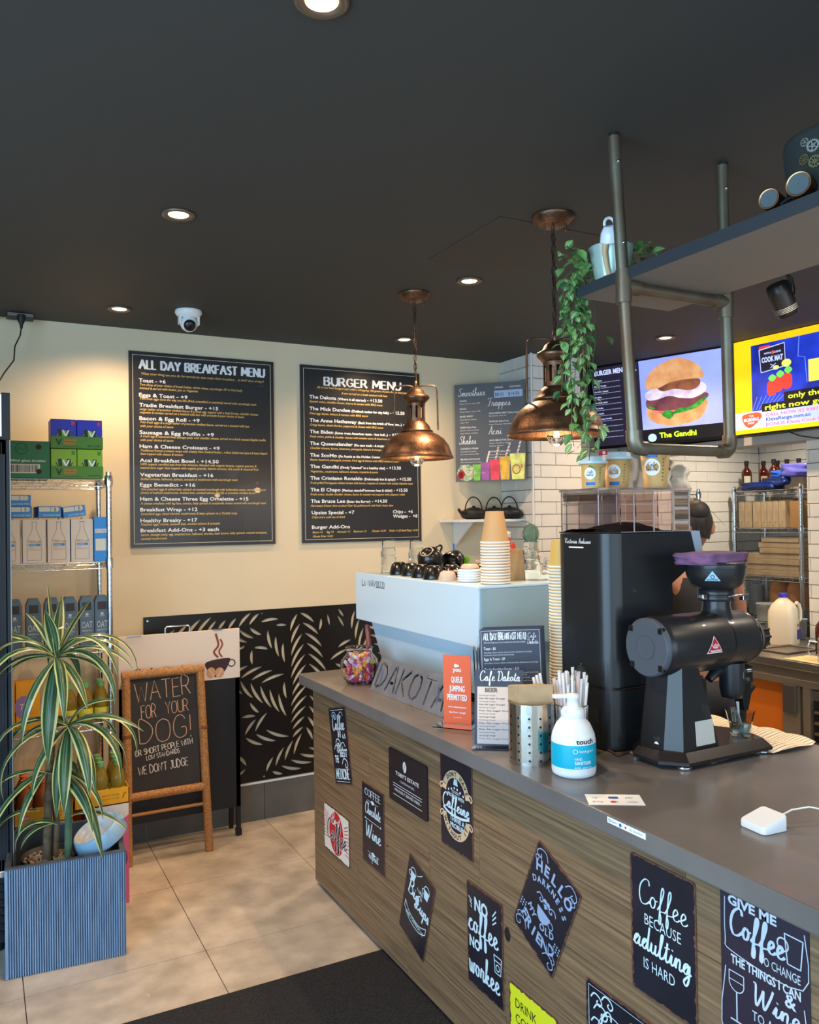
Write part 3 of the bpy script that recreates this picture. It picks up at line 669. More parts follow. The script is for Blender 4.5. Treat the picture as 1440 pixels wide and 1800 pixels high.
# payment strip on the slab edge and the card decal on top
P = Plane((1.30, 1.49, .951), (0, -1, 0), (0, 0, -1), (-1, 0, 0))
b = B(); rect(b, P, 0, 0, .125, .014); st = b.obj('payment_sticker', whitep, org=(1.30, 1.49, .94)); tag(st, 'narrow white card-payment sticker on the front edge of the counter slab', 'sticker')
b = B(); text(b, P, 'Square', .014, .009, .005, k=.0003); ring(b, P, .008, .007, .003, .0012, .0003); text(b, P, 'Pay  Pay  EFTPOS', .075, .009, .004, .04, k=.0003); b.obj('lettering', blackm, st)
b = B(); rect(b, P, .040, .004, .048, .011, .0003); b.obj('blue_logo', M('pay_blue', (40, 90, 170), .5), st)
b = B(); disc(b, P, .061, .0075, .003, .0003); b.obj('red_logo', M('pay_red', (215, 60, 40), .5), st)
P = Plane((1.335, 1.575, ZC), (.88, -.47, 0), (-.47, -.88, 0), (0, 0, 1)); 
P = Plane((1.345, 1.625, ZC), (.72, -.45, 0), (-.45, -.72, 0), (0, 0, 1))
b = B(); b.prism([(0, 0), (.135, 0), (.135, .075), (0, .075)], P.o, P.u, P.v, (0, 0, .0008)); st = b.obj('payment_card_decal', whitep, org=(1.36, 1.55, ZC)); tag(st, 'flat white card decal with tiny payment logos lying on the counter top', 'sticker')
b = B(); 
for i, s in enumerate(('Tap', 'Pay', 'PAY', 'G Pay', 'card', 'union')): text(b, P, s, .012+.042*(i % 3), .03+.028*(i//3), .008, k=.0006)
b.obj('lettering', blackm, st)
b = B(); rect(b, P, .055, .018, .078, .032, .0009); b.obj('blue_logo', M('pay_blue'), st)
b = B(); disc(b, P, .062, .055, .007, .0009); b.obj('red_logo', M('pay_red'), st)

# square card reader with its cable
t = thing('card_reader', 'small white square card reader on the right of the counter top', 'card reader', (1.545, 1.235, ZC))
b = B(Matrix.Translation((1.541, 1.252, ZC)) @ Matrix.Rotation(math.radians(-5), 4, 'Z'))
hz = lambda x: .016+.019*(x/.072+.5)
def rsq(h_, r, n=5):
    return [(cx_+r*math.cos(a+PI/2*k/n), cy_+r*math.sin(a+PI/2*k/n)) for cx_, cy_, a in ((h_-r, -h_+r, -PI/2), (h_-r, h_-r, 0), (-h_+r, h_-r, PI/2), (-h_+r, -h_+r, PI)) for k in range(n+1)]
o_ = rsq(.036, .010); i_ = rsq(.0335, .0085); n = len(o_)
b.add([(x, y, .001) for x, y in o_]+[(x, y, hz(x)-.003) for x, y in o_]+[(x, y, hz(x)) for x, y in i_], [(k, (k+1) % n, (k+1) % n+n, k+n) for k in range(n)]+[(k+n, (k+1) % n+n, (k+1) % n+2*n, k+2*n) for k in range(n)], True)
b.add([(x, y, hz(x)) for x, y in i_], [tuple(range(n))], False); b.add([(x, y, .001) for x, y in o_], [tuple(range(n))], False)
b.obj('body', whitem, t)
b = B(); b.tube([(1.572, 1.245, ZC+.018), (1.62, 1.24, ZC+.03), (1.66, 1.225, ZC+.034), (1.72, 1.19, ZC+.02), (1.80, 1.10, ZC+.004), (1.9, .9, ZC+.003)], .002, 6); b.obj('cable', whitem, t)

# ------------------------------------------------------------------ tin signs on the counter front
rust = M('rust_edge', (122, 74, 54), .7, col2=(70, 46, 38), ns=60)
tinb = M('sign_black', (27, 27, 36), .4, col2=(34, 33, 44), ns=8)
ice = M('sign_lettering', (205, 228, 240), .5)
def rpoly(w_, h_, r, n=4, jag=0.):
    pts = []
    for cx_, cy_, a in ((w_-r, r, -PI/2), (w_-r, h_-r, 0), (r, h_-r, PI/2), (r, r, PI)):
        for i in range(n+1): pts.append((cx_+r*math.cos(a+PI/2*i/n), cy_+r*math.sin(a+PI/2*i/n)))
    return pts
def sign(label, yc, zc, w_, h_, deg, face=None, edge=True, thick=.0015, lift=.0):
    # sits on the plank faces; returns thing and page plane with origin at the sign's top-left corner
    X = 1.3485-lift
    t = thing('tin_sign', label, 'sign', (X, yc, zc))
    P0 = Plane((X-thick, yc, zc), (0, -1, 0), (0, 0, -1), (-1, 0, 0)).rot(math.radians(deg), 0, 0)
    P = Plane(P0.o - P0.u*w_/2 - P0.v*h_/2, P0.u, P0.v, P0.n, .0003)
    b = B(); b.prism(rpoly(w_, h_, .008), Vector(P.o), P.u, P.v, (thick, 0, 0)); b.obj('sheet', rust if edge else (face or tinb), t)
    random.seed(hash_(label))
    if edge:
        # painted face with a chipped border
        pts = []; m_ = .0028
        base = rpoly(w_-2*m_, h_-2*m_, .007)
        for i in range(len(base)):
            a, c = base[i], base[(i+1) % len(base)]; L = math.hypot(c[0]-a[0], c[1]-a[1]); k = max(1, int(L/.006))
            for j in range(k):
                f = j/k; x, y = a[0]+(c[0]-a[0])*f, a[1]+(c[1]-a[1])*f
                inx, iny = (w_/2-x)/w_, (h_/2-y)/h_; q = abs(random.gauss(0, .0026))
                pts.append((m_+x+(q*(1 if inx > 0 else -1) if abs(inx) > .4 else 0), m_+y+(q*(1 if iny > 0 else -1) if abs(iny) > .4 else 0)))
        b = B(); poly(b, P, pts); b.obj('painted_face', face or tinb, t)
    P.off = .0006
    return t, P
def hash_(s): return sum((i+1)*ord(c) for i, c in enumerate(s)) % 9973

def curl(b, P, x, y, s, fl=1, wd=.0022):
    ribbon(b, P, [(x, y), (x+.3*s*fl, y-.35*s), (x+.75*s*fl, y-.3*s), (x+s*fl, y), (x+.8*s*fl, y+.25*s), (x+.55*s*fl, y+.12*s), (x+.65*s*fl, y-.05*s)], wd, smooth=True)

t, P = sign('narrow tilted black tin sign reading Coffee is the best medicine', 3.212, .704, .187, .318, -13.5)
b = B(); 
for yy in (.012, .306): ribbon(b, P, [(.02, yy), (.167, yy)], .002)
script(b, P, 'Coffee', .03, .095, .062, .13, wd=.16); curl(b, P, .03, .038, .05, 1, .004); curl(b, P, .155, .038, .045, -1, .003)
script(b, P, 'is', .13, .13, .04, .035, wd=.14); curl(b, P, .05, .150, .05, 1, .005); curl(b, P, .03, .175, .05, 1, .004); curl(b, P, .15, .165, .05, -1, .004)
text(b, P, 'THE', .025, .228, .03, .04, bold=.04); text(b, P, 'BEST', .085, .205, .032, .08, bold=.03); curl(b, P, .10, .235, .06, 1, .005)
caps(b, P, 'MEDICINE', .022, .295, .04, .143, wd=.16, serif=True, thin=.07)
ring(b, P, .075, .165, .016, .004); ring(b, P, .075, .165, .007, .003); b.obj('lettering', ice, t)

t, P = sign('red and white tin sign reading Best Coffee in town low on the counter', 3.267, .314, .278, .2, 0, M('sign_cream', (228, 222, 212), .5))
b = B(); b2 = B()
disc(b, P, .14, .1, .078, 0, 28, .092)
for i in range(9): ribbon(b, P, [(.01, .03+.014*i), (.055, .045+.012*i)], .0035); ribbon(b, P, [(.225, .05+.013*i), (.27, .03+.016*i)], .0035)
b.obj('red_disc', M('sign_red', (196, 36, 40), .5), t)
b = B(); script(b, P, 'Best', .09, .068, .05, .09, wd=.17, k=.0005); text(b, P, 'in town', .17, .158, .014, .07, bold=.03, k=.0005); script(b, P, 'Coffee', .036, .138, .085, .215, wd=.24, k=.0004); b.obj('white_lettering', whitep, t)
b = B(); script(b, P, 'Coffee', .036, .138, .085, .215, wd=.14, k=.0009); b.obj('black_lettering', blackm, t)

t, P = sign('tall black tin sign reading COFFEE Chocolate Wine repeat', 2.894, .461, .2, .312, 0)
b = B(); caps(b, P, 'COFFEE', .03, .045, .026, .14, wd=.16, serif=True, thin=.07)
for yy in (.062, .262): poly(b, P, [(.08, yy), (.1, yy-.009), (.12, yy), (.1, yy+.009)]); ribbon(b, P, [(.05, yy), (.15, yy)], .0015)
script(b, P, 'Chocolate', .03, .115, .045, .14, wd=.16); ribbon(b, P, [(.03, .137), (.17, .137)], .002); script(b, P, 'Wine', .03, .205, .06, .14, wd=.18)
disc(b, P, .03, .137, .004); disc(b, P, .17, .137, .004); script(b, P, 'repeat', .06, .285, .035, .085, wd=.15); b.obj('lettering', ice, t)

t, P = sign("plain thick black plaque reading TOBY'S ESTATE coffee roasters", 2.592, .718, .29, .19, 0, M('plaque_black', (32, 32, 36), .35), False, .006)
b = B(); text(b, P, "TOBY'S ESTATE", .145, .088, .014, .18, 'c', bold=.02); text(b, P, "- COFFEE ROASTERS -", .145, .108, .008, .12, 'c')
text(b, P, "- PROUDLY SERVED HERE -", .145, .148, .010, .21, 'c', bold=.01)
for yy in (.122, .131, .162): ribbon(b, P, [(.035, yy), (.255, yy)], .0022)
disc(b, P, .128, .045, .014, 0, 16, .02); b.obj('lettering', M('plaque_print', (205, 208, 212), .5), t)
b = B(); ribbon(b, P, [(.118, .062), (.126, .048), (.13, .04), (.137, .028)], .002, .0003); b.obj('bean_crease', blackm, t)

t, P = sign("black tin sign in an oval reading I DONT HAVE A PROBLEM WITH Caffeine", 2.262, .738, .198, .302, 0)
tan = M('sign_tan', (214, 182, 146), .6)
b = B(); ring(b, P, .099, .128, .073, .024, 0, 24, PI+.15, 2*PI-.15); ring(b, P, .099, .180, .073, .024, 0, 24, .15, PI-.15); curl(b, P, .03, .11, .03, -1, .005); curl(b, P, .168, .11, .03, 1, .005); curl(b, P, .03, .20, .03, -1, .005); curl(b, P, .168, .20, .03, 1, .005)
b.obj('banner', tan, t)
P.off = .0016; b = B(); arc_text(b, P, 'I DONT HAVE', .099, .128, .067, PI+.3, 2*PI-.3, .014, .03); arc_text(b, P, 'WITHOUT IT', .099, .180, .079, PI-.35, .35, .014, .03, True); b.obj('banner_lettering', tinb, t); P.off = .0006
b = B(); text(b, P, 'PROBLEM WITH', .099, .132, .012, .10, 'c', bold=.02); script(b, P, 'Caffeine', .015, .172, .045, .165, wd=.2); ribbon(b, P, [(.02, .176), (.06, .188), (.13, .187), (.18, .176)], .008, smooth=True)
text(b, P, 'I HAVE A', .108, .208, .015, .085, 'c', bold=.03); text(b, P, 'PROBLEM', .108, .228, .015, .09, 'c', bold=.03)
for yy in (.110, .115): ribbon(b, P, [(.075, yy), (.123, yy)], .0015)
poly(b, P, [(.085, .09), (.09, .07), (.108, .07), (.113, .09)])
for i in range(6): disc(b, P, .055+.018*i, .112-(abs(i-2.5)-2.5)*-.006, .004)
text(b, P, 'A', .099, .088, .014, None, 'c', bold=.02, k=.0004); b.obj('lettering', ice, t)

t, P = sign('tilted black tin sign reading I like Big Cups and I cannot lie', 2.543, .297, .192, .306, 18)
b = B(); script(b, P, 'Big', .025, .135, .055, .085, wd=.2); script(b, P, 'Cups', .085, .155, .055, .10, wd=.2); text(b, P, 'I LIKE', .085, .09, .012, .04, bold=.02)
for cx_ in (.045, .145): b.add([P.p(cx_-.018, .05), P.p(cx_+.018, .05), P.p(cx_+.012, .082), P.p(cx_-.012, .082)], [(0,1,2,3)]); ring(b, P, cx_, .05, .018, .003); ring(b, P, cx_-.02, .062, .009, .003)
ribbon(b, P, [(.02, .18), (.06, .205), (.13, .205), (.175, .18)], .003, smooth=True); ribbon(b, P, [(.02, .205), (.06, .23), (.13, .23), (.175, .205)], .003, smooth=True); ribbon(b, P, [(.02, .18), (.02, .205)], .003); ribbon(b, P, [(.175, .18), (.175, .205)], .003)
text(b, P, 'AND I CANNOT LIE', .098, .222, .013, .13, 'c', bold=.02)
for i in range(5): ribbon(b, P, [(.07+.006*i, .045-.004*i), (.082+.006*i, .036-.005*i)], .002)
b.obj('lettering', ice, t)

t, P = sign('black tin sign reading NO coffee NO workee', 2.105, .366, .198, .313, 0)
b = B(); text(b, P, 'NO', .045, .075, .04, .075, bold=.04); script(b, P, 'coffee', .01, .145, .075, .165, wd=.16, sh=0); text(b, P, 'NO', .014, .195, .033, .06, bold=.04); script(b, P, 'workee', .01, .275, .075, .17, wd=.16, sh=0)
for i in range(3): ribbon(b, P, [(.012+.006*i, .045+.012*i), (.03, .055+.010*i)], .004); ribbon(b, P, [(.145, .08-.012*i), (.165, .065-.016*i)], .004)
for q in ((.15, .165, .19, .165), (.15, .165, .155, .215), (.19, .165, .185, .215), (.155, .215, .185, .215), (.152, .18, .188, .18)): ribbon(b, P, [(q[0], q[1]), (q[2], q[3])], .003)
ring(b, P, .17, .198, .009, .003); b.obj('lettering', ice, t)

t, P = sign('steeply tilted black tin sign reading HELLO darkness my old FRIEND', 1.799, .598, .198, .302, 25.6)
b = B(); arc_text(b, P, 'HELLO', .099, .225, .16, -PI*.655, -PI*.345, .032, .035); arc_text(b, P, 'DARKNESS', .099, .20, .105, -PI*.74, -PI*.26, .018, .03)
arc_text(b, P, 'MY OLD', .099, .11, .11, PI*.70, PI*.30, .020, .03, True); arc_text(b, P, 'FRIEND', .099, .10, .165, PI*.665, PI*.335, .032, .035, True)
poly(b, P, [(.07, .165), (.13, .165), (.122, .19), (.108, .2), (.09, .2), (.077, .19)]); ring(b, P, .136, .178, .01, .003)
for s in (1, -1):
    for x_, y_ in ((.02, .03), (.02, .275)): curl(b, P, .099+s*(x_+.02), y_, .05, s, .003); curl(b, P, .099+s*(x_+.04), y_+.018*(1 if y_ < .1 else -1), .03, s, .0025)
    for i in range(10): disc(b, P, .099+s*(.07+.01*(i % 3)), .205+.009*(i//3), .0028)
    curl(b, P, .099+s*.045, .14, .03, -s, .0035)
disc(b, P, .092, .135, .008); disc(b, P, .106, .135, .008); poly(b, P, [(.085, .139), (.113, .139), (.099, .155)]); b.obj('lettering', M('sign_lettering_blue', (150, 170, 205), .5), t)

t, P = sign('large black tin sign reading Coffee BECAUSE adulting IS HARD', 1.369, .711, .198, .314, 0)
b = B(); script(b, P, 'Coffee', .025, .105, .058, .15, wd=.10); text(b, P, 'BECAUSE', .045, .15, .026, .11, bold=-.005); script(b, P, 'adulting', .008, .208, .055, .175, wd=.15); text(b, P, 'IS HARD', .04, .252, .026, .095, bold=-.005); b.obj('lettering', ice, t)

t, P = sign('tall chalk-style sign reading GIVE ME Coffee and Wine cut by the right edge', 1.102, .730, .204, .325, 0, M('sign_plum', (44, 36, 50), .5), False)
b = B(); text(b, P, 'GIVE ME', .02, .030, .019, .115, bold=.035); script(b, P, 'Coffee', .022, .088, .055, .13, wd=.17); text(b, P, 'TO CHANGE', .095, .118, .018, .09); text(b, P, 'THE THINGS I CAN', .025, .148, .018, .16, bold=.03)
script(b, P, 'Wine', .075, .205, .045, .11, wd=.17); text(b, P, '&', .15, .172, .028, bold=.02); text(b, P, 'TO ACCEPT', .075, .238, .02, .11); text(b, P, 'THE THINGS', .09, .262, .014, .09, bold=.02); text(b, P, "I CAN'T", .06, .3, .026, .12, bold=.03)
ribbon(b, P, [(.012, .02), (.012, .10), (.03, .125), (.19, .125), (.195, .02)], .002, smooth=True); ribbon(b, P, [(.012, .16), (.012, .31), (.19, .31), (.192, .16)], .002, smooth=True)
ring(b, P, .038, .185, .018, .002, 0, 20, 0, PI); ribbon(b, P, [(.02, .165), (.02, .185)], .002); ribbon(b, P, [(.056, .165), (.056, .185)], .002); ribbon(b, P, [(.038, .203), (.038, .26)], .003); ribbon(b, P, [(.022, .262), (.054, .262)], .003); ribbon(b, P, [(.02, .165), (.056, .165)], .002); ribbon(b, P, [(.02, .182), (.056, .182)], .0015)
for q in ((.152, .035, .158, .09), (.192, .035, .186, .09), (.158, .09, .186, .09), (.152, .035, .192, .035)): ribbon(b, P, [(q[0], q[1]), (q[2], q[3])], .0025)
ring(b, P, .148, .058, .012, .003); b.obj('lettering', M('sign_lettering_mauve', (196, 205, 218), .5), t)

t, P = sign('bright yellow tin sign reading DRINK COFFEE at the bottom edge', 1.865, .172, .222, .298, 0, M('sign_yellow', (222, 226, 40), .5), True)
b = B(); text(b, P, 'DRINK', .03, .062, .027, .10); text(b, P, 'COFFEE', .03, .104, .027, .118); text(b, P, 'Do Stupid', .04, .138, .018, .09); text(b, P, 'Things Faster', .04, .162, .018, .12)
for i in range(14): disc(b, P, .145+random.random()*.04, .095+random.random()*.05, .006+random.random()*.006, 0, 7)
b.obj('lettering', blackm, t)

t, P = sign('black tin sign with white swirls at the bottom edge right of the yellow one', 1.525, .345, .222, .3, 0)
b = B(); script(b, P, 'Coffee', .05, .135, .085, .17, wd=.10); 
for i, (x_, y_, s_, f_) in enumerate(((.02, .04, .04, 1), (.03, .065, .05, 1), (.02, .10, .04, 1), (.06, .03, .04, 1), (.20, .05, .05, -1))): curl(b, P, x_, y_, s_, f_, .004)
ring(b, P, .10, .11, .055, .0025, 0, 24, PI, 1.7*PI); ribbon(b, P, [(.012, .29), (.012, .012), (.21, .012), (.21, .29)], .002); b.obj('lettering', ice, t)

# ------------------------------------------------------------------ espresso machine
em = thing('espresso_machine', 'large white espresso machine on the counter topped with cups and glasses', 'espresso machine', (1.6, 2.45, ZC))
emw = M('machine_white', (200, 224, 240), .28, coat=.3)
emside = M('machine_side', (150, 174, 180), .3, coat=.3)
b = B(); b.box(1.56, 1.572, 2.446, 3.506, 1.197, 1.412, .003); b.obj('front_panel', emw, em)
b = B(); b.box(1.572, 2.12, 2.448, 3.504, 1.20, 1.405); b.obj('body', emw, em)
b = B(); b.box(1.563, 2.12, 2.443, 3.509, 1.405, 1.415, .003); b.obj('cup_tray', emw, em)
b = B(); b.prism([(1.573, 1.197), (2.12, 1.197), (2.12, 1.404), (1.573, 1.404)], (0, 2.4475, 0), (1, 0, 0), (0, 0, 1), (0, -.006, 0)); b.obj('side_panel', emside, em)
b = B(); b.prism([(1.585, 1.197), (2.10, 1.197), (2.10, 1.0), (1.64, 1.0)], (0, 2.52, 0), (1, 0, 0), (0, 0, 1), (0, .87, 0)); b.obj('lower_body', emw, em)
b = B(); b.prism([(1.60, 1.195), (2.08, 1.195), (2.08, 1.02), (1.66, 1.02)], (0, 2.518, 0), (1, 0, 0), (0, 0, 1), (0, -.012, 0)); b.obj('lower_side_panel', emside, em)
b = B(); b.box(1.66, 2.14, 2.53, 3.37, .975, 1.0); b.obj('drip_tray', blackm, em)
for x in (1.70, 2.08):
    for y in (2.60, 3.30): b = B(); b.cyl((x, y, ZC), (x, y, .976), .02, .017, 14); b.obj('foot', chrome, em)
P = Plane((1.56, 3.435, 1.392), (0, -1, 0), (0, 0, -1), (-1, 0, 0), .0008)
b = B()
random.seed(1)
for i, ch in enumerate('LA MARZOCCO'):
    if ch != ' ': caps(b, P, ch, .004+.0215*i, .032, .026, .0155, wd=.13, thin=.13*.026)
ribbon(b, P, [(.0, .034), (.03, .034)], .0025); ribbon(b, P, [(.15, .034), (.24, .034)], .0025)
b.obj('lettering', blackm, em)
# group heads on the barista side (seen from the right)
for y in (2.72, 2.98, 3.24):
    b = B(); b.lathe([(.035, 1.20), (.035, 1.14), (.03, 1.13)], (2.02, y, 0), 16); b.obj('group_head', chrome, em)
    b = B(); b.cyl((2.05, y, 1.145), (2.2, y, 1.135), .012, .014, 12); b.obj('portafilter_handle', blackm, em)

# things on top of the machine
ZT = 1.415
def glass_obj(label, loc, s=1., group=None, n_=1, proto=[None]):
    pass
def tumbler(label, loc, r=.037, h=.085, up=False, group='upturned glasses on the espresso machine'):
    b = B(); R = .8
    prof = [(r, 0), (r*1.01, .004), (r*.97, h*.35), (r*.86, h*.42), (r*.80, h), (r*.74, h), (r*.76, h-.006), (.001, h-.008)] if not up else [(r*.72, 0), (r*.78, h*.5), (r*.98, h), (r*.93, h), (r*.72, h*.5), (r*.66, .008), (.001, .008)]
    b.lathe(prof, loc, 10 if not up else 10, False)
    b.sm = [False]*len(b.sm)
    return tag(b.obj('glass_tumbler', M('thin_glass', (246, 250, 252), .01, trans=1., ior=1.1), org=loc), label, 'glass', group)
G1 = (1.655, 3.345); G2 = (1.70, 3.16); G3 = (1.895, 2.585)
g0 = tumbler('clear upturned glass, bottom of the far left stack on the espresso machine', (G1[0], G1[1], ZT))
g0.data.name = 'tumbler_mesh'
for nm, (gx, gy), lo in (('far left stack', G1, 1), ('second stack from the left', G2, 0), ('right-hand stack beside the gold cups', G3, 0)):
    for i in range(lo, 3):
        dup(g0, (gx+random.uniform(-.001, .001), gy, ZT+.033*i), rotz=i*.3, label='clear upturned glass, %s of the %s on the espresso machine' % (('bottom', 'middle', 'top')[i], nm), tree=[])
dup(g0, (1.965, 2.55, ZT), rotz=.2, label='single clear upturned glass right of the right-hand stack on the machine', tree=[])
# black cups
def cup(label, loc, mat_w, r=.045, h=.055, tilt=None, name='coffee_cup', group='black cups on the espresso machine'):
    t = thing(name, label, 'cup', loc, group=group)
    T = Matrix.Translation(loc) @ (tilt or Matrix())
    b = B(T); b.lathe([(r, 0), (r*1.02, .003), (r*.98, h*.3), (r*.8, h*.8), (r*.55, h*.97), (r*.5, h), (r*.46, h), (r*.45, h-.004), (.001, h-.004)], (0, 0, 0), 24, False)
    b.lathe([(r*.94, 0), (r*.9, h*.3), (r*.7, h*.8), (.001, h*.86)], (0, 0, 0), 24, False); b.obj('bowl', mat_w, t)
    b = B(T); pts = [(r*.8+.03*math.sin(a)*1.0, 0, h*.5-.018*math.cos(a)) for a in [PI*k/8 for k in range(9)]]; b.tube(pts, .0045, 8); b.obj('handle', mat_w, t)
    b = B(T); b.lathe([(r*.5, h-.001), (r*.5, h+.0005), (r*.42, h+.0005)], (0, 0, 0), 20, False); b.obj('foot_ring', M('cup_foot_clay', (168, 140, 112), .8), t)
    return t
random.seed(5)
for lab, x, y, r in (('upturned black cup right of the far left glass stack', 1.635, 3.20, .043), ('upturned black cup just left of the big tilted cup', 1.64, 3.10, .043), ('upturned black cup in front of the big tilted cup', 1.625, 2.98, .043),
   ('upturned black cup right of the big tilted cup', 1.70, 2.86, .045), ('upturned black cup at the front, left of the beige cup', 1.615, 2.86, .043), ('upturned black cup behind the saucers', 1.83, 2.85, .045)):
    cup(lab, (x, y, ZT), blackg, r)
cup('upturned beige cup at the front edge of the machine', (1.612, 2.745, ZT), M('beige_ceramic', (205, 180, 160), .4), .036, .04, group='cups')
cup('big glossy black cup leaning on its side among the smaller black cups', (1.70, 3.02, ZT+.052), blackg, .058, .075, Matrix.Rotation(math.radians(-38), 4, 'Y') @ Matrix.Rotation(math.radians(22), 4, 'X'), group='cups')
cup('black cup lying behind the big leaning cup', (1.78, 3.0, ZT+.05), blackg, .05, .065, Matrix.Rotation(math.radians(60), 4, 'Y') @ Matrix.Rotation(math.radians(-20), 4, 'X'), group='cups')
# saucers: a short stack of white ceramic cups
for i in range(5):
    b = B(); b.lathe([(.038, 0), (.046, .004), (.045, .009), (.036, .011), (.001, .011)], (1.655, 2.655, ZT+.0095*i), 28, False)
    tag(b.obj('saucer', M('white_ceramic', (228, 232, 234), .25), org=(1.655, 2.655, ZT+.0095*i)), 'small white saucer, %s of the stack beside the brown cup tower' % ('bottom', 'second', 'third', 'fourth', 'top')[i], 'saucer', 'white saucers')
cup('upturned latte-coloured cup on top of the white saucers', (1.665, 2.665, ZT+.0505), M('beige_ceramic'), .036, .018, group='cups')
# sugar sticks caddy
t = thing('sugar_caddy', 'clear caddy of blue and white sugar sticks behind the black cups', 'caddy', (1.86, 3.17, ZT))
b = B(); b.box(1.82, 1.90, 3.11, 3.24, ZT, ZT+.05); b.obj('box', M('caddy_pink', (215, 170, 160), .4), t)
random.seed(9)
for i in range(16):
    x, y = 1.825+.07*random.random(), 3.115+.12*random.random(); h = .07+.03*random.random() + (.05 if i == 3 else 0)
    b = B(); b.box(x, x+.004, y, y+.012, ZT+.02, ZT+h); b.obj('sugar_stick', M('stick_blue', (60, 110, 200), .5) if i % 3 == 0 else whitep, t)
b = B(); 
for i in range(9):
    a = i*.7; b.add([(1.84, 2.99, ZT+.02), (1.84+.03*math.cos(a), 2.99+.03*math.sin(a), ZT+.06+.01*(i % 3)), (1.84+.012*math.cos(a+.8), 2.99+.012*math.sin(a+.8), ZT+.08)], [(0,1,2)], False)
b.box(1.825, 1.855, 2.975, 3.005, ZT, ZT+.03, .004)
tag(b.obj('mint_sprig', M('mint_green', (110, 170, 40), .6), org=(1.84, 2.99, ZT)), 'small bright green sprig beside the sugar sticks', 'plant')
# paper cups: nested, rims showing
def paper_cup(rt, rb, h, col, name='paper_cup', rim=True):
    b = B(); b.m(col); b.lathe([(rt, 0), (rb, h)], (0, 0, 0), 28, False); b.lathe([(.001, h-.006), (rb*.96, h-.006), (rb*.96, h), (rb, h)], (0, 0, 0), 28, False)
    b.m(M('cup_rim_white', (238, 234, 226), .5)); b.lathe([(rt-.002, .006), (rt+.003, .006), (rt+.0035, .002), (rt, -.001), (rt-.003, .0)], (0, 0, 0), 28, False); return b
kr2 = M('kraft_cup', (200, 160, 110), .65)
c0 = paper_cup(.052, .033, .118, kr2).obj('paper_cup', None, org=(0, 0, 0))
SX, SY = 1.682, 2.515
N = 15
for i in range(N):
    o = c0 if i == 0 else c0.copy()
    if i: C.objects.link(o)
    o.location = (SX+random.uniform(-.0006, .0006), SY, ZT+.002+i*.0105)
    tag(o, 'white-rimmed brown cup, rim number %d counting down the stack on the machine' % (N-i) if i < N-1 else 'topmost brown paper cup of the stack on the machine, with a round pale sticker', 'paper cup', 'nested cups of the tall stack on the espresso machine')
top = B(); 
zt = ZT+.002+14*.0105
def curved_disc(b, cx, cy, r0, r1, z0, z1, a, zc, rr, n=18, lift=.0008):
    # sticker following a conical cup: centre angle a, height zc, radius rr
    pts = []
    for i in range(n):
        q = 2*PI*i/n; z = zc + rr*math.sin(q); r = r0+(r1-r0)*(z-z0)/(z1-z0)+lift
        aa = a + rr*math.cos(q)/r; pts.append((cx+r*math.cos(aa), cy+r*math.sin(aa), z))
    r = r0+(r1-r0)*(zc-z0)/(z1-z0)+lift; pts.append((cx+r*math.cos(a), cy+r*math.sin(a), zc))
    b.add(pts, [(i, (i+1) % n, n) for i in range(n)], True)
aC = math.atan2(-SY, -SX)
curved_disc(top, SX, SY, .052, .033, zt, zt+.118, aC-.25, zt+.072, .02)
top.obj('sticker', M('sticker_pale_blue', (205, 228, 242), .5), o)
cl = B(); q = Plane((SX+math.cos(aC-.25)*.0425, SY+math.sin(aC-.25)*.0425, zt+.08), (math.sin(aC-.25)*-1, math.cos(aC-.25), 0), (0, 0, -1), (math.cos(aC-.25), math.sin(aC-.25), 0), .0016)
q.u = -q.u if q.u.dot(Vector((1, -.5, 0))) < 0 else q.u
script(cl, q, 'Cafe', -.012, .004, .008, .024, wd=.13); script(cl, q, 'Dakota', -.015, .016, .008, .03, wd=.13); cl.obj('sticker_lettering', blackm, o)
# brown paper bag and squeeze bottle
t = thing('paper_bag', 'upright brown kraft holder on the machine right of the cup tower', 'paper bag', (1.815, 2.61, ZT))
b = B(); b.prism([(1.772, 0), (1.868, 0), (1.862, .09), (1.850, .122), (1.785, .122)], (0, 2.585, ZT), (1, 0, 0), (0, 0, 1), (0, .05, 0)); b.obj('bag', kraft, t)
b = B(); b.lathe([(.008, 0), (.009, .01), (.004, .022), (.002, .028)], (1.83, 2.61, ZT+.122), 12); b.obj('nozzle', M('nozzle_red', (205, 70, 50), .4), t)
b = B(); b.box(1.775, 1.865, 2.5845, 2.5855, ZT+.002, ZT+.1); b.obj('front_seam', kraftd, t)
t = thing('squeeze_bottle', 'pink sauce squeeze bottle with a white lid behind the cup tower', 'bottle', (1.885, 2.76, ZT))
b = B(); b.smooth = True; b.lathe([(.03, 0), (.034, .005), (.034, .15), (.028, .165)], (1.885, 2.76, ZT), 20); b.obj('bottle', M('pink_sauce', (186, 96, 84), .35), t)
b = B(); b.lathe([(.031, .163), (.031, .185), (.012, .192), (.008, .215), (.003, .222)], (1.885, 2.76, ZT), 20); b.obj('lid', M('lid_cloudy', (214, 200, 196), .35), t)

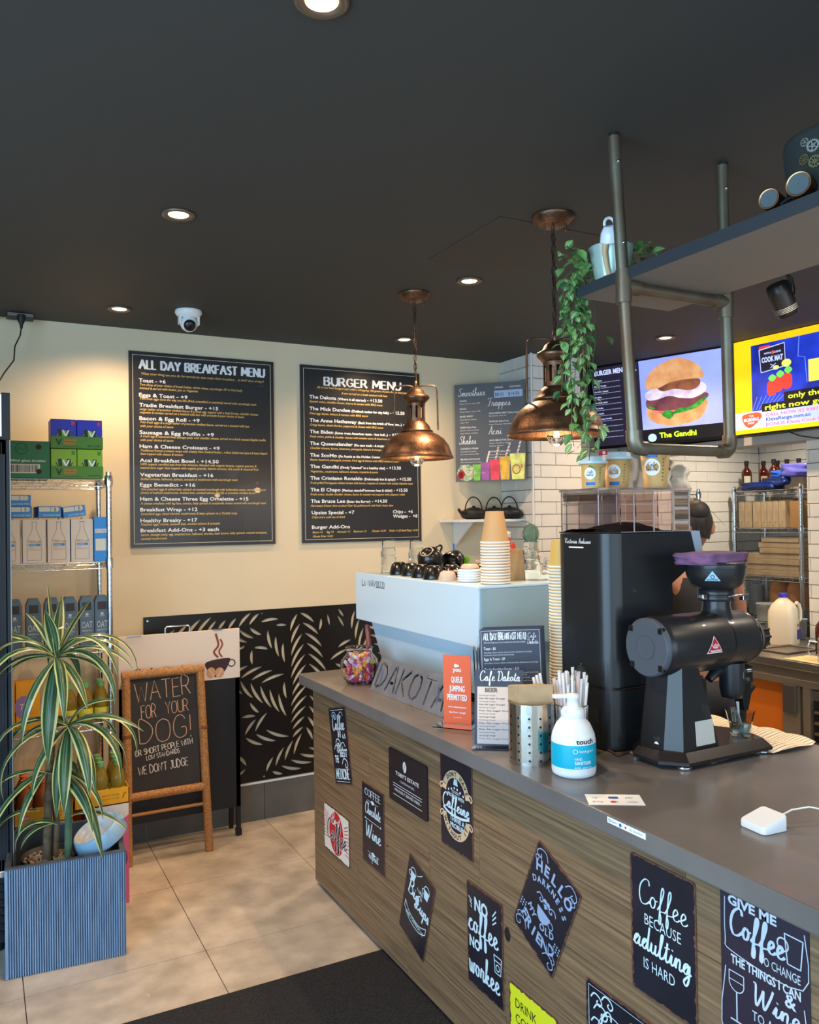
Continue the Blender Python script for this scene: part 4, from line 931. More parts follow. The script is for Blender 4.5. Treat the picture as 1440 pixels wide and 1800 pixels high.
# ------------------------------------------------------------------ gold cup tower on the counter
g = paper_cup(.041, .029, .095, M('gold_cup', (206, 172, 92), .5)).obj('paper_cup', None, org=(0, 0, 0))
GX, GY = 1.772, 2.245
n = 50
for i in range(n):
    o = g if i == 0 else g.copy()
    if i: C.objects.link(o)
    o.location = (GX+.003*math.sin(i*.35), GY+.0025*math.cos(i*.3), ZC+.002+i*.01075)
    tag(o, 'gold paper cup, rim number %d counting down the tall tower by the hopper' % (n-i) if i < n-1 else 'topmost gold paper cup of the tall tower beside the black bean hopper', 'paper cup', 'nested gold cups of the tall tower')
zt = ZC+.002+(n-1)*.01075
b = B(); aG = math.atan2(-GY, -GX)+.25
for i in range(6):
    z = zt+.02+.012*i; r = .041-.012*(z-zt)/.095+.0008
    b.add([(GX+r*math.cos(aG-.16), GY+r*math.sin(aG-.16), z), (GX+r*math.cos(aG+.16), GY+r*math.sin(aG+.16), z), (GX+r*math.cos(aG+.16), GY+r*math.sin(aG+.16), z+.005), (GX+r*math.cos(aG-.16), GY+r*math.sin(aG-.16), z+.005)], [(0,1,2,3)], False)
b.obj('print', M('cup_print_brown', (120, 88, 50), .6), o)

# ------------------------------------------------------------------ black bean dispenser with clear hopper
def rbox(x0, x1, y0, y1, r, n=6, corners=(1, 1, 1, 1)):
    pts = []
    for i, (cx_, cy_, a) in enumerate(((x1-r, y0+r, -PI/2), (x1-r, y1-r, 0), (x0+r, y1-r, PI/2), (x0+r, y0+r, PI))):
        if corners[i]:
            for k in range(n+1): pts.append((cx_+r*math.cos(a+PI/2*k/n), cy_+r*math.sin(a+PI/2*k/n)))
        else: pts.append(((x0 if i > 1 else x1), (y0 if i in (0, 3) else y1)))
    return pts
def vprism(b, pts, z0, z1, smooth_from=None):
    n = len(pts); lg = [i for i in range(n) if math.hypot(pts[i][0]-pts[(i+1) % n][0], pts[i][1]-pts[(i+1) % n][1]) > .03]
    b.add([(x, y, z0) for x, y in pts]+[(x, y, z1) for x, y in pts], [(i, (i+1) % n, (i+1) % n+n, i+n) for i in range(n) if i not in lg], True)
    for i in lg: j = (i+1) % n; b.quad((*pts[i], z0), (*pts[j], z0), (*pts[j], z1), (*pts[i], z1))
    b.add([(x, y, z1) for x, y in pts], [tuple(range(n))], False); b.add([(x, y, z0) for x, y in pts], [tuple(range(n-1, -1, -1))], False)
dm = M('dispenser_black', (26, 28, 31), .38, coat=.15)
t = thing('coffee_dispenser', 'tall black coffee grinder dispenser with a clear bean hopper', 'coffee machine', (1.82, 1.97, ZC))
b = B(); vprism(b, rbox(1.645, 2.04, 1.862, 2.12, .055, 8, (0, 0, 1, 1)), ZC+.004, 1.136); b.obj('base', dm, t)
b = B(); vprism(b, rbox(1.647, 2.03, 1.866, 2.116, .055, 8, (0, 0, 1, 1)), 1.136, 1.146); b.obj('seam', blackg, t)
b = B(); vprism(b, rbox(1.643, 1.9, 1.862, 2.12, .055, 8, (0, 0, 1, 1)), 1.146, 1.603)
b.prism([(1.899, 1.146), (1.9, 1.445), (2.011, 1.513), (1.984, 1.603), (1.899, 1.603)], (0, 1.8625, 0), (1, 0, 0), (0, 0, 1), (0, .257, 0)); b.obj('body', dm, t)
b = B(); b.prism([(2.011, 1.512), (2.036, 1.524), (2.020, 1.606), (1.984, 1.606)], (0, 1.86, 0), (1, 0, 0), (0, 0, 1), (0, .26, 0)); b.obj('display_bezel', M('bezel_grey', (150, 165, 182), .4), t)
b = B(); b.box(1.66, 2.04, 1.861, 1.863, 1.138, 1.142); b.obj('trim_line', copper, t)
P = Plane((1.643, 2.035, 1.175), (0, -1, 0), (0, 0, -1), (-1, 0, 0), .001)
b = B()
for r in (.005, .009, .013, .017, .021): ring(b, P, .045, 0, r, .0014)
ribbon(b, P, [(.018, 0), (.072, 0)], .0016, .0004); ribbon(b, P, [(.045, -.026), (.045, .026)], .0016, .0004)
for dx, dy in ((.018, 0), (.072, 0), (.045, -.027), (.045, .027)): disc(b, P, dx, dy, .0035, .0005)
b.obj('fan_grille', chrome, t)
P = Plane((1.643, 2.09, 1.585), (0, -1, 0), (0, 0, -1), (-1, 0, 0), .001)
b = B(); script(b, P, 'Tastes', .04, .014, .016, .055, wd=.1) if False else None
script(b, P, 'Victoria Arduino', .030, .012, .016, .125, wd=.14); ribbon(b, P, [(.05, .024), (.12, .024)], .004); b.obj('lettering', whitep, t)
hp = M('hopper_clear', (236, 228, 228), .05, trans=1., ior=1.08)
b = B(); pts = rbox(1.645, 1.985, 1.866, 2.116, .055, 8, (0, 0, 1, 1)); n = len(pts)
b.add([(x, y, 1.604) for x, y in pts]+[(x, y, 1.735) for x, y in pts], [(i, (i+1) % n, (i+1) % n+n, i+n) for i in range(n)], True); b.obj('hopper_walls', hp, t)
b = B(); vprism(b, rbox(1.640, 1.99, 1.861, 2.121, .058, 8, (0, 0, 1, 1)), 1.735, 1.741); b.obj('hopper_lid', M('lid_clear', (214, 200, 200), .1, trans=.85, ior=1.15), t)
rimm = M('acrylic_edge', (215, 200, 195), .2, trans=.5, ior=1.3)
b = B()
for x in (1.70, 1.76, 1.85, 1.915): b.box(x, x+.004, 1.87, 2.11, 1.606, 1.725)
b.obj('hopper_divider', hp, t)
b = B()
for z in (1.606, 1.64, 1.69, 1.731): b.box(1.70, 1.984, 1.8655, 1.8675, z, z+.002)
for x in (1.98, 1.75, 1.83, 1.91): b.box(x, x+.004, 1.8645, 1.867, 1.606, 1.733)
b.obj('hopper_rib', rimm, t)
b = B(); gx, gy = 16, 8
vs = [(1.665+.215*i/gx, 1.878+.22*j/gy, 1.606+.03*math.sin(PI*j/gy)**.5*(.35+.65*math.exp(-((i/gx-.72)/.22)**2))+random.uniform(0, .003)) for j in range(gy+1) for i in range(gx+1)]
b.add(vs, [(j*(gx+1)+i, j*(gx+1)+i+1, (j+1)*(gx+1)+i+1, (j+1)*(gx+1)+i) for j in range(gy) for i in range(gx)], False); b.box(1.66, 1.975, 1.875, 2.11, 1.6045, 1.608)
b.obj('ground_coffee', M('coffee_grounds', (62, 44, 38), .9, col2=(30, 22, 20), ns=300, bump=.8, bs=400), t, kind='stuff')
# three takeaway cups on the hopper lid
def takeaway(label, x, y, rt, rb, h, zz=1.741):
    t = thing('takeaway_cup', label, 'paper cup', (x, y, zz), group='display cups on the bean hopper')
    b = B(); b.lathe([(rb, 0), (rb, .003), (rt, h), (.001, h)], (x, y, zz), 28); b.obj('cup', M('kraft_cup_gold', (204, 166, 104), .5), t)
    b = B(); b.smooth = True; b.lathe([(rt+.001, h-.007), (rt+.0045, h-.006), (rt+.0045, h), (rt, h+.003), (rt-.001, h+.014), (rt-.006, h+.017), (rt-.008, h+.012), (.001, h+.011)], (x, y, zz), 28); b.obj('lid', M('lid_pale_blue', (196, 216, 224), .35), t)
    a = math.atan2(-y, -x)
    b = B(); curved_disc(b, x, y, rb, rt, zz, zz+h, a-.25, zz+h*.55, h*.22); b.obj('round_sticker', whitep, t)
    b = B(); c_, s_ = math.cos(a-.25), math.sin(a-.25); r_ = rb+(rt-rb)*.6+.0018
    q = Plane((x+c_*r_, y+s_*r_, zz+h*.55), (s_, -c_, 0), (0, 0, -1), (c_, s_, 0), .001)
    if q.u.dot(Vector((1, -.5, 0))) < 0: q.u = -q.u
    script(b, q, 'Cafe', -h*.1, -h*.03, h*.1, h*.22, wd=.13); script(b, q, 'Dakota', -h*.16, h*.09, h*.1, h*.3, wd=.13); b.obj('lettering', blackm, t)
    zb = (.12, .22)[0] if h < .115 else .80
    b = B(); 
    for k in range(8):
        a0 = a-.25-.42+.105*k; 
        for (z0, z1) in ((zz+h*zb, zz+h*(zb+.11)),):
            r0 = rb+(rt-rb)*(z0-zz)/h+.0012; r1 = rb+(rt-rb)*(z1-zz)/h+.0012
            b.add([(x+r0*math.cos(a0), y+r0*math.sin(a0), z0), (x+r0*math.cos(a0+.105), y+r0*math.sin(a0+.105), z0), (x+r1*math.cos(a0+.105), y+r1*math.sin(a0+.105), z1), (x+r1*math.cos(a0), y+r1*math.sin(a0), z1)], [(0,1,2,3)], True)
    b.obj('blue_label', M('label_blue', (40, 110, 190), .5), t)
    b = B()
    for k in range(7):
        z0 = zz+h*(.2+.09*k); r0 = rb+(rt-rb)*(z0-zz)/h+.001; a0 = a+.52
        b.add([(x+r0*math.cos(a0), y+r0*math.sin(a0), z0), (x+r0*math.cos(a0+.14), y+r0*math.sin(a0+.14), z0), (x+r0*math.cos(a0+.14), y+r0*math.sin(a0+.14), z0+h*.03), (x+r0*math.cos(a0), y+r0*math.sin(a0), z0+h*.03)], [(0,1,2,3)], True)
    b.obj('side_print', M('cup_print_brown'), t)
    return t
takeaway('small takeaway cup with a pale lid, leftmost on the bean hopper', 1.672, 1.955, .041, .032, .082)
takeaway('medium takeaway cup with a pale lid, middle of three on the bean hopper', 1.795, 1.985, .045, .034, .100)
tt = takeaway('tall takeaway cup with a pale lid, rightmost on the bean hopper', 1.905, 1.93, .047, .034, .122)
for i, (x, y, z) in enumerate(((1.700, 1.94, 1.741+.099), (1.842, 1.965, 1.741+.117))):
    b = B(Matrix.Translation((x, y, z+.01)) @ Matrix.Rotation(.5 if i else -.1, 4, 'Y')); b.box(-.014, .014, -.004, .004, -.006, .008); b.m(M('wrap_red', (200, 50, 50), .4)); b.mi = [0]*len(b.mi); b.mats = [M('wrap_red')]
    b.m(whitep); b.box(-.005, .005, -.005, .005, -.003, .005)
    tag(b.obj('sweet_wrapper', None, org=(x, y, z)), ('red wrapped sweet on the lid of the small takeaway cup', 'red wrapped sweet on the lid of the medium takeaway cup')[i], 'sweet')

b = B(); b.tube([(1.66, 1.90, ZC+.004), (1.64, 1.83, ZC+.004), (1.70, 1.845, ZC+.004), (1.80, 1.852, ZC+.004), (1.9, 1.90, ZC+.004)], .004, 6)
tag(b.obj('power_cable', M('cable_brown', (58, 40, 32), .5), org=(1.7, 1.85, ZC)), 'dark power cable lying on the counter at the foot of the coffee dispenser', 'cable')
# ------------------------------------------------------------------ items along the counter front
# jar of wrapped sweets
jx, jy = 1.452, 3.235
t = thing('sweet_jar', 'glass jar full of pink and orange wrapped sweets at the far end of the counter', 'jar', (jx, jy, ZC))
b = B(); b.smooth = True; b.lathe([(.046, 0), (.056, .004), (.074, .03), (.084, .07), (.080, .10), (.062, .122), (.056, .13), (.056, .148), (.060, .150), (.060, .154), (.055, .155), (.053, .15), (.053, .13), (.058, .121), (.076, .10), (.080, .07), (.070, .032), (.05, .008), (.001, .007)], (jx, jy, ZC), 32, False)
b.obj('glass', glassm, t)
random.seed(21); cols = [(214, 70, 130), (240, 120, 60), (236, 150, 200), (245, 190, 70), (225, 215, 230), (190, 60, 150)]
proto = []
for i, c in enumerate(cols):
    b = B(); b.lathe([(.0085, -.016), (.003, -.009), (.0075, -.007), (.0075, .007), (.003, .009), (.0085, .016)], (0, 0, 0), 6, True, 'x'); b.sm = [False]*len(b.sm)
    proto.append(b.obj('sweet', M('sweet_%d' % i, c, .3), t, local=True))
k = 0
for i in range(150):
    z = .014+random.random()*.108; R = .045+.024*min(1, z/.05) if z < .09 else .066-(z-.09)*.5; 
    a = random.random()*2*PI; rr = R*(random.uniform(.55, 1) if i > 25 else random.random())-.004
    o = proto[i % 6] if i < 6 else proto[i % 6].copy()
    if i >= 6: C.objects.link(o)
    o.location = (rr*math.cos(a), rr*math.sin(a), z); o.rotation_euler = (random.random()*6, random.random()*6, random.random()*6)

# cut-out steel name plate leaning back
lean = math.radians(24)
ux, uy = Vector((.02, -1, 0)).normalized(), None
O = Vector((1.425, 3.07, ZC)); U = Vector((.03, -1, 0)).normalized(); V = (Vector((0, 0, 1))*math.cos(lean)+Vector((1, 0, 0))*math.sin(lean)); Nn = U.cross(V)
W_, H_ = .572, .142
CAPS_D = {'D': [[(0,0),(0,1)],[(.0,1.0),(.42,.9),(.58,.5),(.42,.1),(.12,0)]]}
def slot(pts, wd):
    # outline polygon of a round-ended stroke
    L_ = []; R_ = []
    n = len(pts)
    for i in range(n):
        a = pts[max(i-1, 0)]; c = pts[min(i+1, n-1)]; dx, dy = c[0]-a[0], c[1]-a[1]; l = math.hypot(dx, dy)
        nx, ny = -dy/l*wd/2, dx/l*wd/2; L_.append((pts[i][0]+nx, pts[i][1]+ny)); R_.append((pts[i][0]-nx, pts[i][1]-ny))
    def capp(p, q):
        a = math.atan2(p[1]-q[1], p[0]-q[0]); return [(p[0]+wd/2*math.cos(a+s), p[1]+wd/2*math.sin(a+s)) for s in (-.8, 0, .8)]
    e = capp(pts[-1], pts[-2]); s = capp(pts[0], pts[1])
    return L_ + e[::-1] + R_[::-1] + s[::-1]
lets = []; lh = .098; y0 = .022; sw = .0125
def LT(x, w_, strokes):
    for s_ in strokes: lets.append(slot([(x+p[0]*w_, y0+p[1]*lh) for p in s_], sw))
LT(.025, .066, [[(0, .05), (0, .95)], [(.2, 1), (.7, .9), (1, .6), (1, .4), (.75, .12), (.2, 0)]])
LT(.115, .066, [[(0, 0), (.44, .95)], [(.62, 1), (1, 0)], [(.36, .33), (.64, .33)]])
LT(.205, .062, [[(0, 0), (0, 1)], [(1, 1), (.22, .56)], [(.3, .44), (1, 0)]])
LT(.292, .07, [[(.38, .98), (.1, .85), (0, .5), (.1, .15), (.38, .02)], [(.62, .98), (.9, .85), (1, .5), (.9, .15), (.62, .02)]])
LT(.388, .066, [[(0, 1), (1, 1)], [(.5, .86), (.5, 0)]])
LT(.478, .066, [[(0, 0), (.44, .95)], [(.62, 1), (1, 0)], [(.36, .33), (.64, .33)]])
out = rpoly(W_, H_, .006, 3)
vs, fs = cut_sheet(out, lets, .002)
b = B(); b.add([tuple(O+U*x+V*y+Nn*z) for x, y, z in vs], fs, False)
plate = b.obj('name_plate', M('grey_steel_plate', (140, 142, 150), .42, .35, col2=(122, 124, 132), ns=10), org=tuple(O)); tag(plate, 'dark steel plate with DAKOTA cut out, leaning against the espresso machine', 'sign')
b = B(); b.prism([(0, 0), (.055, 0), (.02, .10)], O+U*.06+Vector((.004, 0, 0)), (1, 0, 0), (0, 0, 1), U*.003); b.prism([(0, 0), (.055, 0), (.02, .10)], O+U*.5+Vector((.004, 0, 0)), (1, 0, 0), (0, 0, 1), U*.003)
b.obj('back_strut', M('grey_steel_plate'), plate)
# dark tray between jar and machine
b = B(); b.box(1.50, 1.555, 3.10, 3.20, ZC, ZC+.085, .008)
tag(b.obj('canister', M('dark_canister', (62, 58, 64), .4), org=(1.525, 3.15, ZC)), 'dark grey box behind the sweet jar beside the espresso machine', 'box')
b = B(); b.cyl((1.60, 3.43, ZC), (1.60, 3.47, 1.17), .012, .012, 12); b.lathe([(.02, 0), (.02, .012)], (1.60, 3.43, ZC), 14)
tag(b.obj('milk_pipe', M('pinkish_bottle', (150, 80, 76), .4), org=(1.60, 3.43, ZC)), 'reddish handle sticking up behind the sweet jar', 'handle')

# orange card in a clear stand
def box_o(b, o, u, v, n, w_, h_, d):
    b.prism([(0, 0), (w_, 0), (w_, h_), (0, h_)], o, u, v, tuple(Vector(n)*d))
t = thing('counter_card', 'orange card reading QUEUE JUMPING PERMITTED in a clear stand', 'card stand', (1.44, 2.37, ZC))
u = Vector((.62, -.79, 0)).normalized(); n_ = Vector((-.79, -.62, 0)).normalized(); o0 = Vector((1.405, 2.43, ZC))
b = B(); box_o(b, o0+Vector((0, 0, .004)), u, (0, 0, 1), n_, .100, .232, .002); b.obj('card', M('card_orange', (232, 98, 48), .5), t)
b = B(); box_o(b, o0+Vector((0, 0, .004))-u*.001-n_*.002, u, (0, 0, 1), n_, .102, .235, .0018); b.prism([(-.001, 0), (.101, 0), (.101, -.06), (-.001, -.06)], o0, u, -n_*-1, (0, 0, .003)); 
b.prism([(-.02, -.02), (.12, -.02), (.12, .06), (-.02, .06)], o0, u, n_, (0, 0, .003)); b.obj('stand', acry, t)
P = Plane(o0+Vector((0, 0, .236))+n_*.0025, u, (0, 0, -1), n_, .0004)
b = B(); text(b, P, 'QUEUE', .05, .092, .02, .042, 'c', bold=.03); text(b, P, 'JUMPING', .05, .122, .02, .056, 'c', bold=.03); text(b, P, 'PERMITTED', .05, .152, .02, .072, 'c', bold=.03)
text(b, P, 'you', .05, .055, .014, .03, 'c', bold=.04); disc(b, P, .046, .035, .006); disc(b, P, .054, .035, .004)
text(b, P, 'www.skipthequeue', .05, .178, .006, .066, 'c', bold=.02); text(b, P, 'App Store  Google', .05, .196, .006, .06, 'c', bold=.02); text(b, P, 'download', .05, .212, .004, .03, 'c'); b.obj('lettering', whitep, t)

# menus and beer list in a clear rack
t = thing('menu_rack', 'clear rack of printed black breakfast menus behind the beer list', 'menu rack', (1.53, 2.13, ZC))
u = Vector((.93, -.36, 0)).normalized(); n_ = Vector((-.36, -.93, 0)).normalized(); tilt_ = Vector((.30, .95, 0))*.10
v_ = (Vector((0, 0, 1))-n_*.11).normalized()
o0 = Vector((1.437, 2.235, ZC+.012)); pagem = M('menu_page', (58, 62, 78), .45)
for i in range(4):
    b = B(); box_o(b, o0-n_*(.006*i)+u*(.006*i)+Vector((0, 0, .002*i)), u, v_, n_, .205, .325, .0015); b.obj('menu_sheet', pagem if i else M('menu_page_front', (66, 74, 94), .4), t)
P = Plane(o0+v_*.325+n_*.0017, u, -v_, n_, .0004)
b = B(); caps(b, P, 'ALL DAY BREAKFAST MENU', .012, .034, .022, .142, wd=.15, serif=False); script(b, P, 'Cafe', .16, .03, .016, .03, wd=.13); script(b, P, 'Dakota', .158, .05, .016, .038, wd=.13)
text(b, P, 'What nicer thing can you do for somebody than make them breakfast', .012, .045, .006, .14, sh=.2); 
for s, y, w_ in (('Toast - $6', .066, .04), ('Eggs & Toast - $9', .10, .07), ('Tradie Breakfast Burger - $15', .133, .115)): text(b, P, s, .012, y, .009, w_, bold=.02)
for y, w_ in ((.077, .16), (.085, .10), (.111, .18), (.144, .18), (.151, .14), (.16, .15), (.17, .17)): text(b, P, 'two slices of your choice of bread white wholemeal sourdough', .012, y, .005, w_, sh=.2)
frame(b, P, .004, .205, .32, .0012); b.obj('lettering', whitep, t)
b = B(); box_o(b, o0-n_*.028-u*.004, u, v_, n_, .23, .30, .002); box_o(b, o0+n_*.012-u*.02, u, v_, n_, .225, .10, .002)
b.obj('rack_panel', acry, t)
for i in range(3):
    b = B(); b.prism([(0, 0), (.13, 0), (.13, .26), (0, .26)], Vector((1.462+.008*i, 2.312-.006*i, ZC+.002)), (.55, .83, 0), (-.04, 0, 1), (.0015, .001, 0)); b.obj('folded_menu', whitep if i == 1 else pagem, t)
t = thing('beer_list', 'cream beer list sheet in a small clear holder before the black menus', 'menu', (1.38, 2.05, ZC))
o1 = Vector((1.335, 2.125, ZC+.010)); v2 = (Vector((0, 0, 1))-n_*.16).normalized(); u2 = Vector((.80, -.60, 0)).normalized(); n2 = Vector((-.60, -.80, 0)); v2 = (Vector((0, 0, 1))-n2*.22).normalized(); nn2 = u2.cross(v2); nn2 = nn2 if nn2.dot(n2) > 0 else -nn2
b = B(); box_o(b, o1, u2, v2, nn2, .15, .225, .001); b.obj('backing', pagem, t)
P = Plane(o1+v2*.225+nn2*.0012, u2, -v2, nn2, .0004)
b = B(); rect(b, P, .008, .052, .142, .222); b.obj('page', M('page_cream', (226, 206, 190), .6), t)
P.off = .0009
b = B(); script(b, P, 'Cafe Dakota', .015, .034, .03, .125, wd=.14); b.obj('white_lettering', whitep, t)
b = B(); text(b, P, 'BEER', .032, .068, .013, .04, bold=.03)
random.seed(31)
for i in range(15): text(b, P, 'Pale Ale Lager Draught', .014, .08+.0092*i, .0045, random.choice((.05, .08, .11)), bold=.02 if i % 2 else 0)
b.obj('lettering', M('ink_brown', (96, 76, 70), .6), t)
b = B(); box_o(b, o1-nn2*.004-u2*.006, u2, v2, nn2, .162, .232, .002); box_o(b, o1+nn2*.014-u2*.006, u2, v2, nn2, .162, .075, .002); b.prism([(-.006, -.004), (.156, -.004), (.156, .03), (-.006, .03)], o1-Vector((0, 0, .0095)), u2, n2, (0, 0, .004)); b.obj('holder', acry, t)

# perforated steel cylinder of paper bags
nx, ny = 1.403, 1.925
t = thing('napkin_holder', 'perforated brushed steel cylinder holding folded kraft paper bags', 'napkin holder', (nx, ny, ZC))
b = B(); Rn = .066; H0, H1 = .0, .162; nc = 26; nr = 7
def cp(a, z, r=Rn): return (nx+r*math.cos(a), ny+r*math.sin(a), ZC+z)
da = 2*PI/nc; dz = .0235; zb = .006
for j in range(nr):
    for i in range(nc):
        a0, z0 = i*da, zb+j*dz; 
        if j < 6 and i % 2 == 0 or False:
            ca, cz = a0+da/2, z0+dz/2; hr = .0034
            if j in (0, 1, 2, 3, 4, 5):
                outer = [cp(a0+da*q[0], z0+dz*q[1]) for q in ((0,0),(.5,0),(1,0),(1,.5),(1,1),(.5,1),(0,1),(0,.5))]
                inner = [cp(ca+hr/Rn*math.cos(w), cz+hr*math.sin(w)) for w in [math.radians(d) for d in (225, 270, 315, 0, 45, 90, 135, 180)]]
                b.add(outer+inner, [(q, (q+1) % 8, (q+1) % 8+8, q+8) for q in range(8)], True); continue
        b.add([cp(a0, z0), cp(a0+da, z0), cp(a0+da, z0+dz), cp(a0, z0+dz)], [(0,1,2,3)], True)
b.lathe([(Rn, 0), (Rn, zb)], (nx, ny, ZC), nc, False); b.lathe([(Rn, zb+nr*dz), (Rn+.001, .173), (Rn-.002, .173)], (nx, ny, ZC), nc, False)
b.obj('cylinder', M('brushed_cylinder', (186, 184, 178), .24, 1.), t)
b = B(); b.lathe([(Rn-.004, .003), (Rn-.004, .165)], (nx, ny, ZC), 26, False); b.lathe([(.001, .004), (Rn-.004, .004)], (nx, ny, ZC), 26, False); b.obj('liner', M('liner_dark', (40, 40, 42), .5), t)
random.seed(4)
for i in range(9):
    b = B(Matrix.Translation((nx-.003+.0, ny-.028+.0065*i, ZC+.01)) @ Matrix.Rotation(math.radians(-24), 4, 'Z')); hh = .215-.0015*i+random.uniform(-.003, .003)
    b.box(-.050, .050, 0, .0048, 0, hh, .0015); b.obj('folded_bag', kraft, t)

# straws in a glass
sx, sy = 1.525, 1.895
t = thing('straw_holder', 'silver mesh tumbler of white paper-wrapped straws behind the sanitiser', 'straw holder', (sx, sy, ZC))
b = B(); 
for k in range(12): b.tube([(sx+.046*math.cos(k*PI/6+.4*f), sy+.046*math.sin(k*PI/6+.4*f), ZC+.004+.15*f) for f in (0, .5, 1)], .0012, 5)
for k in range(12): b.tube([(sx+.046*math.cos(k*PI/6-.4*f), sy+.046*math.sin(k*PI/6-.4*f), ZC+.004+.15*f) for f in (0, .5, 1)], .0012, 5)
for z in (.003, .05, .1, .155): b.tube([(sx+.046*math.cos(q*PI/10), sy+.046*math.sin(q*PI/10), ZC+z) for q in range(20)], .0018, 5, closed=True)
b.obj('wire_mesh', chrome, t, kind='stuff')
b = B(); b.lathe([(.044, .002), (.044, .08), (.04, .08), (.04, .004), (.001, .004)], (sx, sy, ZC), 20); b.obj('cup', glassm, t)
random.seed(8)
for i in range(34):
    a = random.random()*2*PI; r0 = .03*math.sqrt(random.random()); r1 = r0*1.5+.006; h = .225+random.uniform(-.02, .025)
    p0 = (sx+r0*math.cos(a), sy+r0*math.sin(a), ZC+.006); p1 = (sx+r1*math.cos(a), sy+r1*math.sin(a), ZC+h)
    b = B(); b.tube([p0, p1], [.0038, .0042], 6); b.box(p1[0]-.005, p1[0]+.005, p1[1]-.0008, p1[1]+.0008, p1[2]-.003, p1[2]+.008)
    b.obj('straw', M('straw_paper', (232, 230, 228), .6) if i % 5 else M('straw_paper_tint', (214, 196, 200), .6), t)
for i in range(3):
    p0 = (1.462+.006*i, 1.945, ZC+.10); p1 = (1.432+.012*i, 1.952, ZC+.232+.005*i)
    b = B(); b.tube([(1.478, 1.93, ZC+.04), p0, p1], .0045, 6); b.obj('straw', M('straw_paper'), t)
b = B(); b.tube([(1.443, 1.935, ZC+.20), (1.42, 1.93, ZC+.21)], .004, 6); b.obj('straw', M('straw_paper'), t)
b = B(); b.lathe([(.036, 0), (.04, .17), (.037, .17), (.034, .004), (.001, .004)], (1.487, 1.985, ZC), 20, False); tag(b.obj('tumbler', blackg, org=(1.487, 1.985, ZC)), 'dark tumbler standing behind the straw holder', 'tumbler')

# hand sanitiser pump bottle
hx, hy = 1.433, 1.775
t = thing('sanitiser_bottle', 'white pump bottle of hand sanitiser with a bright blue label', 'pump bottle', (hx, hy, ZC))
prof = [(.050, 0), (.058, .004), (.060, .012), (.060, .095), (.057, .112), (.046, .137), (.033, .152), (.028, .156)]
b = B(); b.smooth = True; b.lathe(prof, (hx, hy, ZC), 36); b.obj('bottle', M('bottle_white', (226, 230, 232), .35), t)
b = B(); b.lathe([(.0604, .028), (.0606, .03), (.0606, .088), (.0604, .09)], (hx, hy, ZC), 36, False); b.obj('label', M('label_cyan', (0, 168, 200), .4), t)
b = B(); b.lathe([(.03, .152), (.032, .156), (.032, .172), (.026, .180), (.018, .184), (.016, .2), (.018, .204), (.02, .21), (.018, .216), (.001, .218)], (hx, hy, ZC), 28); b.obj('collar', M('bottle_white'), t)
b = B(Matrix.Translation((hx, hy, ZC+.212)) @ Matrix.Rotation(math.radians(-24), 4, 'Z')); b.box(-.056, .012, -.009, .009, -.006, .004, .003); b.obj('pump_nozzle', M('bottle_white'), t)
def wrap(b, st, cx, cy, r, z, a0, h, w_, bold=0.):
    vs, fs = _text(st, bold); x0 = min(q[0] for q in vs); x1 = max(q[0] for q in vs); s = h/.73; sxx = w_/(x1-x0)
    b.add([(cx+r*math.cos(a0+(q[0]-x0)*sxx/r), cy+r*math.sin(a0+(q[0]-x0)*sxx/r), z+q[1]*s) for q in vs], fs, False)
ah = math.atan2(-hy, -hx)
b = B(); wrap(b, 'touch', hx, hy, .0608, ZC+.094, ah+.12, .014, .052, .02); b.obj('brand_lettering', blackm, t)
b = B(); wrap(b, 'hand-guard', hx, hy, .0611, ZC+.072, ah+.25, .007, .045); wrap(b, 'HAND', hx, hy, .0611, ZC+.052, ah+.05, .007, .02); wrap(b, 'SANITISER', hx, hy, .0611, ZC+.040, ah+.05, .009, .048, .01); wrap(b, 'kills germs', hx, hy, .0611, ZC+.030, ah+.05, .005, .05)
for q in range(12): 
    a = q*PI/6; b.add([(hx+.0612*math.cos(ah+.08+.0065*math.cos(a+s)/.06*k_), hy+.0612*math.sin(ah+.08+.0065*math.cos(a+s)/.06*k_), ZC+.075+.0065*k_*math.sin(a+s)) for s, k_ in ((0, 1), (PI/6, 1), (PI/6, .8), (0, .8))], [(0,1,2,3)], False)
b.obj('label_lettering', whitep, t)

# ------------------------------------------------------------------ large disc grinder
gm = M('grinder_black', (30, 31, 34), .38, coat=.2); gy_ = 1.735; gz = 1.283
gdisc = M('grinder_cap_grey', (74, 80, 90), .5)
t = thing('coffee_grinder', 'black horizontal disc grinder with a red triangle badge at the counter corner', 'grinder', (1.8, gy_, ZC))
base = [(1.655, 1.685), (1.71, 1.625), (2.045, 1.625), (2.06, 1.68), (2.06, 1.79), (2.03, 1.845), (1.71, 1.845), (1.655, 1.785)]
cx_, cy_ = 1.85, 1.735
b = B(); n = len(base)
sh = [(cx_+(x-cx_)*.93, cy_+(y-cy_)*.80) for x, y in base]
b.add([(x, y, ZC+.013) for x, y in base]+[(x, y, ZC+.022) for x, y in base]+[(x, y, ZC+.044) for x, y in sh], [(i, (i+1) % n, (i+1) % n+n, i+n) for i in range(n)]+[(i+n, (i+1) % n+n, (i+1) % n+2*n, i+2*n) for i in range(n)]+[tuple(range(2*n, 3*n)), tuple(range(n-1, -1, -1))], False)
b.obj('base', M('grinder_base', (34, 28, 27), .25, coat=.5), t)
for x, y in ((1.715, 1.65), (1.70, 1.82), (2.03, 1.65), (2.02, 1.82)): b = B(); b.lathe([(.018, 0), (.021, .003), (.021, .009), (.012, .0135)], (x, y, ZC), 18); b.obj('foot', chrome, t)
